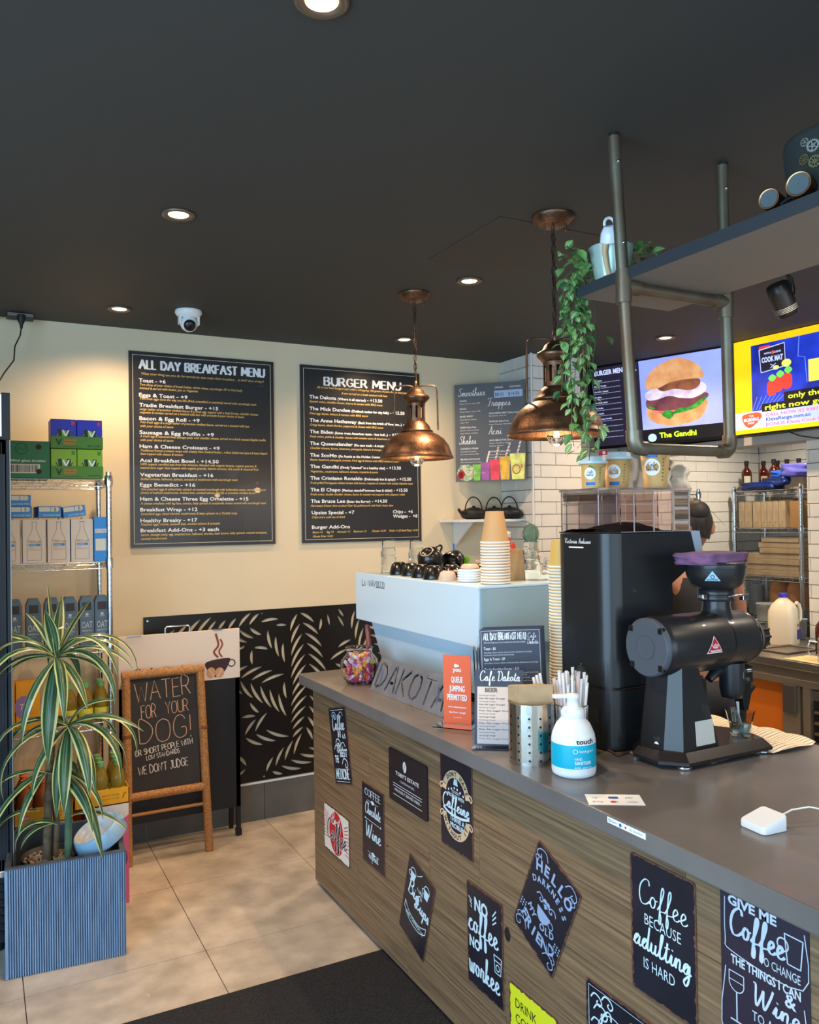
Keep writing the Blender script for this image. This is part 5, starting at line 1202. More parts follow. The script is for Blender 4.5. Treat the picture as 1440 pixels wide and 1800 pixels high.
# tapered column
lo = [(1.69, 1.70), (1.69, 1.79), (1.72, 1.825), (1.86, 1.825), (1.87, 1.79), (1.87, 1.665), (1.72, 1.655)]
hi = [(1.715, 1.70), (1.715, 1.78), (1.735, 1.80), (1.80, 1.80), (1.805, 1.78), (1.805, 1.68), (1.735, 1.67)]
n = len(lo); b = B(); b.add([(x, y, ZC+.04) for x, y in lo]+[(x, y, 1.235) for x, y in hi], [(i, (i+1) % n, (i+1) % n+n, i+n) for i in range(n)], False); b.obj('column', gm, t)
b = B(); b.prism([(0, 0), (.075, 0), (.07, .068), (.0, .068)], (1.773, 1.6575, ZC+.052), (1, .02, 0), (0, .07, 1), (0, -.001, 0)); b.obj('rating_plate', M('plate_silver', (186, 186, 180), .5), t)
P = Plane((1.773, 1.6625, ZC+.12), (1, .02, 0), (0, -.07, -1), (0, -1, 0), .0012); b = B()
for i, w__ in enumerate((.06, .062, .035, .05, .045, .03)): text(b, P, 'COFFEE GRINDER MODEL 230V', .006, .012+.0095*i, .0045, w__)
b.obj('plate_lettering', blackm, t)
for i, (y, z) in enumerate(((1.735, .068), (1.722, .068), (1.728, .052))): b = B(); b.lathe([(.006 if i < 2 else .009, -.002), (.006 if i < 2 else .009, .001)], (1.6935+.0, y, ZC+z), 14, True, 'x'); b.obj('screw' if i < 2 else 'round_badge', chrome if i < 2 else whitep, t)
b = B(); b.lathe([(.076, 1.680), (.083, 1.686), (.086, 1.70), (.086, 1.925), (.084, 1.93)], (0, gy_, gz), 40, True, 'x'); b.obj('motor_housing', gm, t)
b = B(); b.lathe([(.079, 1.664), (.0835, 1.668), (.0835, 1.682)], (0, gy_, gz), 40, True, 'x'); b.obj('end_cap', gdisc, t)
b = B(); b.lathe([(.033, 1.663), (.0335, 1.6665), (.036, 1.6665), (.036, 1.6635)], (0, gy_, gz), 32, False, 'x'); b.lathe([(.001, 1.6625), (.033, 1.6625)], (0, gy_, gz), 32, False, 'x'); b.obj('cap_boss', gdisc, t)
for a in (.7, 2.4, 3.9, 5.5):
    y, z = gy_+.076*math.cos(a), gz+.076*math.sin(a); b = B(); b.box(1.662, 1.676, y-.009, y+.009, z-.009, z+.009, .003); b.lathe([(.0045, 1.6605), (.0045, 1.664)], (0, y, z), 10, True, 'x'); b.obj('clamp_screw', blackg, t)
b = B(); b.lathe([(.082, 1.93), (.082, 2.03), (.076, 2.055), (.06, 2.085), (.045, 2.10)], (0, gy_, gz), 40, True, 'x'); b.obj('burr_housing', gm, t)
b = B(); b.lathe([(.084, 1.928), (.0845, 1.932), (.084, 1.936)], (0, gy_, gz), 40, False, 'x'); b.lathe([(.0785, 2.046), (.080, 2.05), (.0785, 2.054)], (0, gy_, gz), 40, False, 'x'); b.obj('seam_ring', blackg, t)
b = B(); b.lathe([(.044, 2.10), (.044, 2.128), (.038, 2.132)], (0, gy_, gz), 24, True, 'x')
for k in range(12): a = k*PI/6; b.lathe([(.005, 2.102), (.005, 2.130)], (0, gy_+.043*math.cos(a), gz+.043*math.sin(a)), 6, True, 'x')
b.obj('adjust_dial', blackm, t)
b = B()
for i in range(7): 
    z = gz-.045-.007*i*.9; a = math.asin(max(-1, min(1, (z-gz)/.0865))); y = gy_-.0868*math.cos(a); b.box(1.865-.004*i, 1.905-.004*i, y-.001, y+.006, z, z+.0022)
b.obj('vent_slot', M('slot_black', (4, 4, 4), .8), t)
# neck and hopper
hx2 = 1.948
b = B(); b.lathe([(.052, 1.345), (.044, 1.365), (.040, 1.385), (.040, 1.402)], (hx2, gy_, 0), 30); b.obj('neck', gm, t)
b = B(); b.lathe([(.05, 1.400), (.053, 1.404), (.053, 1.413), (.0515, 1.415), (.053, 1.417), (.053, 1.432), (.048, 1.436)], (hx2, gy_, 0), 32); b.obj('collar', gm, t)
b = B(); b.smooth = True; b.lathe([(.046, 1.434), (.062, 1.438), (.077, 1.453), (.085, 1.478), (.0875, 1.503), (.088, 1.514), (.0845, 1.516), (.083, 1.505), (.078, 1.475), (.04, 1.445), (.001, 1.445)], (hx2, gy_, 0), 44, False)
b.lathe([(.0880, 1.497), (.0892, 1.499), (.0885, 1.501)], (hx2, gy_, 0), 44, False); b.obj('hopper', gm, t)
b = B(); b.tube([(hx2-.01, gy_-.056, 1.416), (hx2+.04, gy_-.06, 1.4165), (hx2+.085, gy_-.045, 1.417)], .003, 8); b.box(hx2+.055, hx2+.08, gy_-.052, gy_-.036, 1.40, 1.418, .002); b.obj('shutter_lever', chrome, t)
b = B(); b.box(hx2-.078, hx2-.056, gy_-.02, gy_+.0, 1.407, 1.424, .004); b.obj('shutter_pin', chrome, t)
# spout, bag clamp
b = B(); b.lathe([(.036, 1.215), (.036, 1.14), (.033, 1.125), (.031, 1.112), (.027, 1.110)], (1.985, gy_-.02, 0), 26); b.obj('spout', gm, t)
b = B(); b.box(2.005, 2.05, 1.69, 1.75, 1.15, 1.205, .008); b.prism([(0, 0), (.04, .01), (.044, -.04), (.03, -.085), (.012, -.085), (.006, -.05), (-.012, -.045)], (2.006, 1.70, 1.155), (1, 0, 0), (0, 0, 1), (0, .03, 0)); b.obj('bag_clamp', blackg, t)
b = B(); b.lathe([(.006, -.004), (.006, .002)], (2.022, 1.69, 1.165), 12, True, 'y'); b.tube([(1.995, 1.684, 1.19), (1.995, 1.684, 1.17)], .004, 8); b.tube([(2.015, 1.688, 1.19), (2.035, 1.688, 1.19)], .005, 8); b.obj('clamp_spring', chrome, t)
b = B(); b.tube([(1.90, gy_-.01, 1.17), (1.93, gy_-.01, 1.195), (1.96, gy_, 1.185)], [.012, .018, .02], 10); b.obj('bracket', gm, t)
# badges
def cylpt(x, a, r=.0868): return (x, gy_-r*math.cos(a), gz+r*math.sin(a))
def tri(b, x, a, s, lift): 
    g_ = 6; P_ = [(0, s*.52), (s*.6, -s*.42), (-s*.6, -s*.42)]
    def pp(u_, v_): return cylpt(x+u_, a+v_/.0868, .0866+lift)
    rows = []
    for i in range(g_+1):
        f = i/g_; rows.append([pp(P_[0][0]+(P_[2][0]-P_[0][0])*f+(P_[1][0]-P_[2][0])*f*(j/max(i, 1)), P_[0][1]+(P_[2][1]-P_[0][1])*f) for j in range(i+1)])
    for i in range(g_):
        for j in range(i+1):
            b.add([rows[i][j], rows[i+1][j], rows[i+1][j+1]], [(0,1,2)], False)
            if j < i: b.add([rows[i][j], rows[i+1][j+1], rows[i][j+1]], [(0,1,2)], False)
b = B(); tri(b, 1.843, .02, .052, .0006); b.obj('badge_border', whitep, t)
b = B(); tri(b, 1.843, .018, .046, .0012); b.obj('badge_red', M('badge_red', (190, 30, 36), .4), t)
P = Plane(cylpt(1.843, .0, .0884), (1, 0, 0), (0, 0, -1), (0, -1, 0), .0004); b = B()
text(b, P, 'MAHLKÖNIG', 0, .016, .006, .04, 'c', bold=.03)
for k in range(-2, 3): ribbon(b, P, [(.0+k*.003, .006), (k*.0065, -.008+abs(k)*.002)], .0022)
b.obj('badge_print', whitep, t)
aH = math.atan2(-gy_, -hx2)
P = Plane((hx2+.0845*math.cos(aH-.1), gy_+.0845*math.sin(aH-.1), 1.478), (-math.sin(aH-.1)*-1, math.cos(aH-.1)*-1, 0), (.0, .0, -1), (math.cos(aH-.1), math.sin(aH-.1), -.2), .0035)
P = Plane((hx2+.0845*math.cos(aH-.1), gy_+.0845*math.sin(aH-.1), 1.478), (-math.sin(aH-.1), math.cos(aH-.1), 0), (-.18*math.cos(aH), -.18*math.sin(aH), -1), (math.cos(aH-.1), math.sin(aH-.1), -.2), .0035)
if P.u.x < 0: P.u = -P.u
b = B(); poly(b, P, [(0, -.016), (.022, .014), (-.022, .014)]); b.obj('hopper_badge', M('badge_silver', (150, 195, 215), .4), t)
b = B(); text(b, P, 'MAHLKÖNIG', 0, .012, .004, .03, 'c', bold=.03, k=.0006); ring(b, P, 0, .002, .005, .002, .0006); b.obj('hopper_badge_print', M('badge_ink', (30, 50, 70), .5), t)

# folded cloth / bag on the grinder hopper
random.seed(12)
def lump(name, mat_, loc, sx, sy, sz, rot=0., seed=1, rough=.12, sub=3, mesh_kind='box'):
    from mathutils import noise
    bm = bmesh.new(); bmesh.ops.create_cube(bm, size=1); bmesh.ops.subdivide_edges(bm, edges=bm.edges[:], cuts=7, use_grid_fill=True)
    for q in bm.verts:
        p = q.co.copy(); l = max(abs(p.x), abs(p.y), abs(p.z)); p = p*(.85+.15*(.5/max(p.length, .01))*1.2) 
        nz = noise.noise(p*3.1+Vector((seed, 0, 0)))*rough + noise.noise(p*7+Vector((0, seed, 0)))*rough*.5
        p += p.normalized()*nz; q.co = Vector((p.x*sx, p.y*sy, (p.z+.5)*sz))
    bm.verts.index_update(); b = B(Matrix.Translation(loc) @ Matrix.Rotation(rot, 4, 'Z')); b.add([tuple(q.co) for q in bm.verts], [tuple(q.index for q in f.verts) for f in bm.faces], True); bm.free()
    return b.obj(name, mat_, org=loc)
cl = lump('purple_cloth', M('purple_cloth', (128, 92, 128), .85, col2=(104, 72, 106), ns=14, bump=.3, bs=60), (1.93, gy_+.0, 1.508), .19, .12, .036, .12, 3, .10)
tag(cl, 'folded purple cloth lying on top of the grinder hopper', 'cloth')
# glass with a spoon, towel
gx_, gy2 = 1.945, 1.868
tx, ty = 2.06, 1.80
random.seed(2)
def cloth_sheet(x0, x1, y0, y1, nx_, ny_, zf, ff=lambda x, y: (x, y)):
    vs = []; fs = []
    for j in range(ny_+1):
        for i in range(nx_+1):
            x, y = x0+(x1-x0)*i/nx_, y0+(y1-y0)*j/ny_; X_, Y_ = ff(x, y); vs.append((X_, Y_, zf(x, y)))
    for j in range(ny_):
        for i in range(nx_): a = j*(nx_+1)+i; fs.append((a, a+1, a+nx_+2, a+nx_+1))
    return vs, fs
tw = M('tea_towel', (214, 196, 168), .9, col2=(222, 206, 182), ns=20, bump=.2, bs=200)
_n = tw.node_tree; _tcc = [q for q in _n.nodes if q.type == 'MAPPING'][0]; _wv = _n.nodes.new('ShaderNodeTexWave'); _wv.inputs['Scale'].default_value = 26; _wv.inputs['Distortion'].default_value = 1.2; _wv.bands_direction = 'Y'
_cr = _n.nodes.new('ShaderNodeValToRGB'); _cr.color_ramp.elements[0].position = .86; _cr.color_ramp.elements[1].position = .93; _cr.color_ramp.elements[0].color = (0,0,0,1); _cr.color_ramp.elements[1].color = (1,1,1,1)
_mi = _n.nodes.new('ShaderNodeMix'); _mi.data_type = 'RGBA'; _mi.inputs[7].default_value = lin((120, 108, 90)) + (1,)
_pb = _n.nodes['Principled BSDF']; _src = _pb.inputs['Base Color'].links[0].from_socket
_n.links.new(_tcc.outputs[0], _wv.inputs['Vector']); _n.links.new(_wv.outputs['Fac'], _cr.inputs[0]); _n.links.new(_cr.outputs[0], _mi.inputs[0]); _n.links.new(_src, _mi.inputs[6]); _n.links.new(_mi.outputs[2], _pb.inputs['Base Color'])
b = B(); vs, fs = cloth_sheet(1.80, 2.235, 1.625, 2.05, 36, 30, lambda x, y: ZC+.004+.010*abs(math.sin(x*19+y*9))*(1 if x > 2.0 else .35)+.006*abs(math.sin(y*31)) * (1 if x > 2.0 else .2), lambda x, y: (x+(y-1.62)*-.03, y+.02*math.sin(x*14) if y < 1.7 else y))
b.add(vs, fs, True); tag(b.obj('tea_towel', tw, org=(2.05, 1.8, ZC)), 'striped cream tea towel crumpled under the grinder base at the counter back edge', 'towel')
t = thing('water_glass', 'faceted clear glass holding a spoon on the grinder base under its spout', 'glass', (2.0, 1.70, ZC+.044))
gl = (2.0, 1.70, ZC+.0445)
b = B(); b.lathe([(.028, 0), (.032, .025), (.040, .062), (.043, .072), (.041, .072), (.038, .062), (.030, .025), (.026, .006), (.001, .006)], gl, 9, False); b.sm = [False]*len(b.sm); b.obj('glass', M('glass_tint', (225, 232, 228), .03, trans=1., ior=1.3), t)
b = B(); b.lathe([(.025, .007), (.030, .032), (.001, .032)], gl, 9); b.obj('water', M('water', (235, 240, 240), .02, trans=1., ior=1.33), t)
b = B(); b.tube([(gl[0]+.012, gl[1], gl[2]+.012), (gl[0]-.028, gl[1]-.018, gl[2]+.068), (gl[0]-.045, gl[1]-.03, gl[2]+.108)], [.003, .003, .0045], 8); b.sph((gl[0]+.014, gl[1], gl[2]+.018), .012, 10, 1.4, 6); b.obj('spoon', M('spoon_white', (214, 210, 205), .3, .3), t)
b = B(); b.lathe([(.03, 0), (.032, .03), (.03, .034), (.001, .034)], (1.90, 2.0, ZC+.014), 20); tag(b.obj('tamper', blackg, org=(1.90, 2.0, ZC)), 'small round black tamper between the grinder column and the glass', 'tamper')
# ------------------------------------------------------------------ copper pendants
def pendant(x, y, label):
    t = thing('pendant_lamp', label, 'lamp', (x, y, 1.93), group='copper pendant lamps')
    b = B(); b.smooth = True; b.lathe([(.072, 0), (.074, -.006), (.066, -.012), (.064, -.018), (.056, -.022), (.054, -.028), (.046, -.033), (.001, -.035)], (x, y, CE), 40, False); b.obj('canopy', copper, t)
    for s in (-1, 1): b = B(); b.cyl((x+s*.03, y-.02*s-.01, CE-.03), (x+s*.03, y-.02*s-.01, CE-.055), .0045, .005, 10); b.obj('canopy_screw', copper, t)
    b = B(); b.cyl((x, y, CE-.035), (x, y, CE-.06), .006, .006, 10); b.obj('canopy_stem', copper, t)
    # chain: alternate links
    z = CE-.055; k = 0; lk = None
    while z > 2.285:
        if lk is None:
            b = B(); L_ = .042; pts = []
            for i in range(16):
                a = 2*PI*i/16; pts.append((x+.0085*math.cos(a), y, z-L_/2+(L_/2-.003)*math.sin(a)))
            b.tube(pts, .0017, 6, closed=True); lk = b.obj('chain_link', chainm, t); base_l = Vector(lk.location)
            me = lk.data; c = Vector((0, 0, z-L_/2-1.93))
            for q in me.vertices: q.co -= c
            lk.location = c; o = lk
        else:
            o = lk.copy(); C.objects.link(o); o.location = (0, 0, z-.021-1.93); o.rotation_euler = (0, 0, PI/2*(k % 2)+.3)
        z -= .0365; k += 1
    b = B(); b.tube([(x+.003, y+.003, CE-.05), (x-.003, y, 2.5), (x+.003, y, 2.28)], .0022, 6); b.obj('flex', M('flex_dark', (30, 26, 24), .6), t)
    b = B(); b.lathe([(.004, 2.285), (.009, 2.28), (.009, 2.262), (.006, 2.25)], (x, y, 0), 14); b.obj('hanging_loop', copper, t)
    b = B(); b.smooth = True; b.lathe([(.006, 2.255), (.02, 2.252), (.036, 2.238), (.044, 2.222), (.060, 2.214), (.063, 2.207), (.060, 2.200), (.048, 2.188), (.041, 2.18), (.001, 2.18)], (x, y, 0), 40, False); b.obj('cap', copper, t)
    # slotted neck: bars between open slots
    b = B(); nb = 10
    for k in range(nb):
        a0 = 2*PI*k/nb; a1 = a0+2*PI/nb*.62
        vs = []
        for (zz, e0, e1) in ((2.098, 0, 0), (2.112, 0, 0), (2.168, 0, 0), (2.182, 0, 0)):
            for q in range(4): a = a0+(a1-a0)*q/3; vs.append((x+.041*math.cos(a), y+.041*math.sin(a), zz))
        b.add(vs, [(j*4+i, j*4+i+1, (j+1)*4+i+1, (j+1)*4+i) for j in range(3) for i in range(3)], True)
    b.lathe([(.041, 2.168), (.0415, 2.182)], (x, y, 0), 40, False); b.lathe([(.0415, 2.095), (.041, 2.112)], (x, y, 0), 40, False)
    b.obj('slotted_neck', copper, t)
    b = B(); b.lathe([(.018, 2.18), (.018, 1.985)], (x, y, 0), 16); b.obj('bulb_socket', chainm, t)
    b = B(); b.smooth = True; b.lathe([(.041, 2.098), (.048, 2.092), (.060, 2.078), (.066, 2.062), (.076, 2.056), (.076, 2.052), (.07, 2.049)], (x, y, 0), 40, False); b.obj('collar', copper, t)
    b = B(); b.smooth = True; b.lathe([(.07, 2.05), (.098, 2.038), (.125, 2.018), (.146, 1.99), (.158, 1.958), (.161, 1.945), (.166, 1.940), (.167, 1.932), (.163, 1.930), (.157, 1.944), (.154, 1.958), (.142, 1.99), (.121, 2.015), (.095, 2.034), (.03, 2.046)], (x, y, 0), 56, False); b.obj('shade', copper, t)
    b = B()
    for s in (-1, 1):
        dx, dy = .884*s, -.467*s*0+.0; 
        d = Vector((.9*s, -.43*s, 0)).normalized()
        pts = [Vector((x, y, 2.252))] + [Vector((x, y, 2.262))+d*.03, Vector((x, y, 2.262))+d*.078, Vector((x, y, 2.255))+d*.092, Vector((x, y, 2.24))+d*.097, Vector((x, y, 2.06))+d*.099]
        a = B(); a.tube(pts, .0038, 8); a.obj('side_arm', copper, t)
    b = B(); b.smooth = True; b.lathe([(.014, 1.99), (.018, 1.975), (.031, 1.948), (.033, 1.932), (.028, 1.912), (.016, 1.900), (.001, 1.897)], (x, y, 0), 24, False); b.obj('glass_bulb', glassm, t)
    b = B()
    for k in range(6):
        a = k*PI/3; b.tube([(x+.006*math.cos(a), y+.006*math.sin(a), 1.965), (x+.011*math.cos(a), y+.011*math.sin(a), 1.925), (x+.006*math.cos(a+.5), y+.006*math.sin(a+.5), 1.945)], .0011, 5)
    b.obj('filament', M('filament_glow', (255, 150, 60), .5, emit=60.), t)
    l = bpy.data.lights.new('bulb_lamp', 'POINT'); l.energy = 3.2; l.color = (1., .62, .3); l.shadow_soft_size = .02
    o = bpy.data.objects.new('bulb_lamp', l); C.objects.link(o); o.location = (x, y, 1.885)
pendant(1.755, 3.247, 'far copper pendant lamp glowing in front of the burger menu board')
pendant(1.737, 2.214, 'near copper pendant lamp, larger in view, beside the trailing plant')

# ------------------------------------------------------------------ pipe frame and hanging shelf
pipem = M('weathered_pipe', (128, 124, 108), .42, .75, col2=(112, 86, 66), ns=5, nd=6, bump=.08, lo=.4, hi=.7)
t = thing('pipe_frame', 'weathered copper pipe frame hanging from the ceiling and carrying the shelf', 'pipe frame', (1.72, 1.665, 1.83))
Yp = 1.665; A0 = (1.515, Yp, CE-.008); A1 = (1.567, Yp, 1.862); B0 = (1.926, Yp, CE-.008); B1 = (1.937, Yp, 1.862)
xl = lambda z: 1.515+(CE-z)/(CE-1.862)*.052
rp = .0165
b = B(); b.cyl(A0, (xl(1.865), Yp, 1.865), rp, rp, 20); b.obj('pipe', pipem, t)
b = B(); b.cyl(B0, (1.937, Yp, 1.865), rp, rp, 20); b.obj('pipe', pipem, t)
b = B(); b.cyl((xl(2.275)+.01, Yp, 2.272), (1.93, Yp, 2.272), rp*.95, rp*.95, 20); b.obj('pipe', pipem, t)
b = B(); b.cyl((1.59, Yp, 1.838), (1.92, Yp, 1.838), rp*.95, rp*.95, 20); b.obj('pipe', pipem, t)
for (cx_, s) in ((1.567, 1), (1.937, -1)):
    b = B(); b.tube([(cx_, Yp, 1.885), (cx_, Yp, 1.862), (cx_+s*.006, Yp, 1.848), (cx_+s*.016, Yp, 1.839), (cx_+s*.042, Yp, 1.838)], [.021, .021, .022, .021, .021], 20); b.obj('elbow', pipem, t)
    zt_ = 2.272; xx = xl(zt_) if s > 0 else 1.931
    b = B(); b.cyl((xx, Yp, zt_-.045), (xx, Yp, zt_+.045), .0215, .0215, 20); b.cyl((xx, Yp, zt_), (xx+s*.05, Yp, zt_), .0205, .0205, 18); b.obj('tee_joint', pipem, t)
    b = B(); b.cyl((xx if s < 0 else 1.515, Yp, CE-.03), (xx if s < 0 else 1.515, Yp, CE), rp-.003, rp-.003, 16); b.obj('ceiling_plug', blackm, t)
    for zz in ((2.60, 2.385) if s > 0 else (2.60,)):
        xx2 = xl(zz) if s > 0 else 1.928; b = B(); b.sph((xx2-.006, Yp-.017, zz), .005, 10, 1, 6); b.obj('screw_head', chrome, t)
sh = M('shelf_black', (50, 56, 62), .5); 
t = thing('hanging_shelf', 'long dark shelf resting on the pipe frame under the ceiling', 'shelf', (1.545, 1.85, 2.29))
b = B(); b.box(1.545, 1.905, .2, 1.86, 2.2905, 2.321); b.obj('board', M('shelf_board', (128, 116, 106), .55), t)
b = B(); b.box(1.5435, 1.5452, .2, 1.861, 2.290, 2.3215); b.box(1.545, 1.905, 1.8602, 1.862, 2.290, 2.3215); b.obj('edge_strip', sh, t)

# hat with goggles on the shelf
t = thing('top_hat', 'black top hat with metal gears standing on the hanging shelf', 'hat', (1.74, 1.19, 2.3215))
b = B(); b.smooth = True; hxx, hyy = 1.74, 1.19; b.lathe([(.155, .010), (.150, .002), (.11, .004), (.10, .006), (.096, .03), (.098, .10), (.105, .175), (.101, .19), (.09, .196), (.001, .196)], (hxx, hyy, 2.3215), 48, False); b.obj('crown', M('felt_black', (44, 48, 46), .95, bump=.3, bs=300), t)
b = B(); b.smooth = True; b.lathe([(.098, .004), (.14, .004), (.158, .010), (.160, .014), (.15, .008), (.10, .008)], (hxx, hyy, 2.3215), 48, False); b.obj('brim', M('felt_black'), t)
ah2 = math.atan2(-hyy, -hxx)
def gear(name, a, z, r, teeth, spokes, mt):
    c_, s_ = math.cos(a), math.sin(a); P = Plane((hxx+.1015*c_, hyy+.1015*s_, 2.3215+z), (s_, -c_, 0), (0, 0, -1), (c_, s_, 0), .003)
    b = B(); ring(b, P, 0, 0, r*.85, r*.2, 0, 28); ring(b, P, 0, 0, r*.2, r*.18, 0, 14)
    for k in range(spokes): w = 2*PI*k/spokes; ribbon(b, P, [(r*.2*math.cos(w), r*.2*math.sin(w)), (r*.85*math.cos(w), r*.85*math.sin(w))], r*.14)
    for k in range(teeth): w = 2*PI*k/teeth; ribbon(b, P, [(r*.9*math.cos(w), r*.9*math.sin(w)), (r*1.08*math.cos(w), r*1.08*math.sin(w))], r*.12, .0002)
    k0 = len(b.v); n0 = Vector((c_, s_, 0))*.002; b.add([tuple(Vector(q)-n0) for q in b.v[:k0]], list(b.f), False); b.obj(name, mt, t)
gs = M('gear_silver', (205, 208, 200), .35, .8); gb_ = M('gear_brass', (150, 140, 100), .4, .8)
gear('gear', ah2-.56, .160, .010, 0, 5, gs); gear('gear', ah2-.38, .146, .0135, 20, 5, gs); gear('gear', ah2-.58, .122, .0125, 0, 9, gb_); gear('gear', ah2-.35, .110, .0135, 14, 8, gb_)
t = thing('goggles', 'copper-rimmed round goggles resting on the brim of the top hat', 'goggles', (1.62, 1.23, 2.3215))
for (gx3, gy3, r) in ((1.624, 1.262, .0225), (1.620, 1.183, .0265)):
    T = Matrix.Translation((gx3, gy3, 2.3215+r+.030)) @ Matrix.Rotation(math.radians(18), 4, 'Z')
    b = B(T); b.lathe([(r*.98, -.022), (r*1.03, -.018), (r*1.03, -.006), (r*.96, -.004), (r*1.0, .0), (r*1.0, .026), (r*.9, .03)], (0, 0, 0), 36, True, 'x'); b.obj('eyecup', M('eyecup_copper', (136, 84, 48), .35, .9, col2=(70, 52, 38), ns=40), t)
    b = B(T); b.lathe([(r*1.0, -.0235), (r*.86, -.0235), (r*.86, -.0215)], (0, 0, 0), 36, False, 'x'); b.obj('rim', M('rim_copper_bright', (225, 170, 120), .3, .9), t)
    b = B(T); b.lathe([(.001, -.0228), (r*.87, -.0228)], (0, 0, 0), 30, False, 'x'); b.obj('lens', M('lens_grey', (92, 104, 108), .15), t)
b = B(); b.tube([(1.625, 1.24, 2.36), (1.625, 1.222, 2.366), (1.625, 1.206, 2.366)], .005, 8); b.obj('bridge', blackm, t)
b = B(); b.tube([(1.63, 1.15, 2.36), (1.66, 1.11, 2.355), (1.74, 1.075, 2.355)], .008, 6); b.tube([(1.63, 1.285, 2.355), (1.68, 1.31, 2.352), (1.76, 1.31, 2.352)], .008, 6); b.obj('strap', M('strap_brown', (60, 44, 34), .7), t)

# pot on the shelf with the pouring cup ornament and trailing plant
px_, py_, pz_ = 1.612, 1.79, 2.3215
t = thing('metal_pot', 'pale green metal pot on the shelf end behind the pipe', 'pot', (px_, py_, pz_))
pm = M('pot_green_metal', (190, 215, 208), .3, .35)
b = B(); b.smooth = True; b.lathe([(.045, 0), (.062, .10), (.064, .103), (.061, .103), (.044, .004), (.001, .004)], (px_, py_, pz_), 36, False); b.obj('pot', pm, t)
b = B(); b.lathe([(.001, .085), (.056, .085)], (px_, py_, pz_), 24, False); b.obj('soil', M('soil', (50, 38, 30), .95), t)
# floating cup ornament
fx, fy = 1.558, 1.748
t = thing('pouring_cup_ornament', 'floating white cup ornament pouring a stream of milky coffee', 'ornament', (fx, fy, pz_))
b = B(); b.smooth = True; b.tube([(fx+.004, fy-.006, pz_+.002), (fx, fy, pz_+.03), (fx-.004, fy+.004, pz_+.07), (fx-.002, fy+.002, pz_+.102)], [.008, .007, .008, .011], 12); b.lathe([(.022, 0), (.018, .003), (.008, .006)], (fx+.004, fy-.006, pz_), 9); b.obj('coffee_stream', M('latte_stream', (214, 180, 140), .35), t)
T = Matrix.Translation((fx+.010, fy-.004, pz_+.118)) @ Matrix.Rotation(math.radians(-20), 4, 'Y') @ Matrix.Rotation(math.radians(200), 4, 'X')
b = B(T); b.smooth = True; b.lathe([(.014, -.026), (.018, -.024), (.026, -.008), (.029, .014), (.029, .018), (.027, .018), (.024, -.006), (.001, -.02)], (0, 0, 0), 28, False); b.obj('cup', M('porcelain', (232, 238, 242), .15), t)
b = B(); b.tube([(fx+.008+.015*math.cos(w), fy-.004-.004*math.cos(w), pz_+.150+.017*math.sin(w)) for w in [PI*k/10*1.25-.4 for k in range(11)]], .0045, 10); b.obj('handle', M('porcelain'), t)

# ------------------------------------------------------------------ trailing artificial plant
lm1 = M('vine_leaf', (84, 134, 66), .45, col2=(122, 166, 96), ns=60); lm2 = M('vine_leaf_dark', (58, 98, 56), .5)
lm3 = M('vine_vein', (206, 222, 184), .5)
def leaf_mesh(name, w_, l_, m1, stripe):
    b = B(); b.m(m1); rows = [(0, 0, 0), (.25, .8, .06), (.5, 1, .08), (.75, .65, .04), (1, 0, -.05)]
    vs = []
    for f, ww, zz in rows:
        for s in (-1, -.12, .12, 1): vs.append((s*w_/2*ww, f*l_, zz*l_+ (abs(s) > .5)*.10*w_*ww))
    for i in range(4):
        for j in range(3):
            b.m(m1 if j != 1 or not stripe else lm3); b.add([vs[i*4+j], vs[i*4+j+1], vs[(i+1)*4+j+1], vs[(i+1)*4+j]], [(0,1,2,3)], True)
    return b
vt = thing('trailing_plant', 'trailing green plant spilling from the shelf end down past the menu screen', 'plant', (1.60, 1.80, 2.33))
L0 = Vector((1.60, 1.80, 2.33)); protos = [leaf_mesh('l', .022, .036, lm1, True).obj('leaf', None, vt, local=True), leaf_mesh('l', .020, .032, lm2, False).obj('leaf', None, vt, local=True), leaf_mesh('l', .025, .040, lm1, False).obj('leaf', None, vt, local=True)]
used_p = [False]*3; cnt = 0
def put_leaf(p, yaw, pitch, roll, s):
    global cnt
    k = random.choice((0, 0, 1, 2))
    o = protos[k] if not used_p[k] else protos[k].copy()
    if used_p[k]: C.objects.link(o)
    used_p[k] = True; o.location = Vector(p)-L0; o.rotation_euler = (pitch, roll, yaw); o.scale = (s,)*3; cnt += 1
random.seed(17)
# target columns: (x, y, bottom z)
stems = [(1.513, 1.885, 1.985), (1.528, 1.878, 2.05), (1.545, 1.88, 1.93), (1.548, 1.87, 1.83), (1.566, 1.875, 1.80), (1.575, 1.87, 1.82), (1.59, 1.88, 1.86), (1.555, 1.88, 2.0), (1.535, 1.885, 2.12), (1.612, 1.875, 2.09)]
for i, (x, y, zb_) in enumerate(stems):
    pts = [Vector((px_+random.uniform(-.03, .03), py_+.02, 2.415)), Vector(((x+px_)/2, 1.845, 2.425)), Vector((x, y, 2.34))]
    z = 2.30; xx, yy = x, y
    while z > zb_: pts.append(Vector((xx, yy, z))); z -= .04; xx += random.uniform(-.007, .009); yy += random.uniform(-.006, .006)
    b = B(); b.tube(pts, .0011, 5); b.obj('stem', lm2, vt)
    for j in range(2, len(pts)):
        for q in range(3 if z > 0 and j < 6 else 2):
            if cnt > 210: break
            p = pts[j]+Vector((random.uniform(-.006, .006), random.uniform(-.006, .006), random.uniform(-.02, .02)))
            put_leaf(p, random.random()*2*PI, random.uniform(-1.4, -.3), random.uniform(-.6, .6), random.uniform(.75, 1.15))
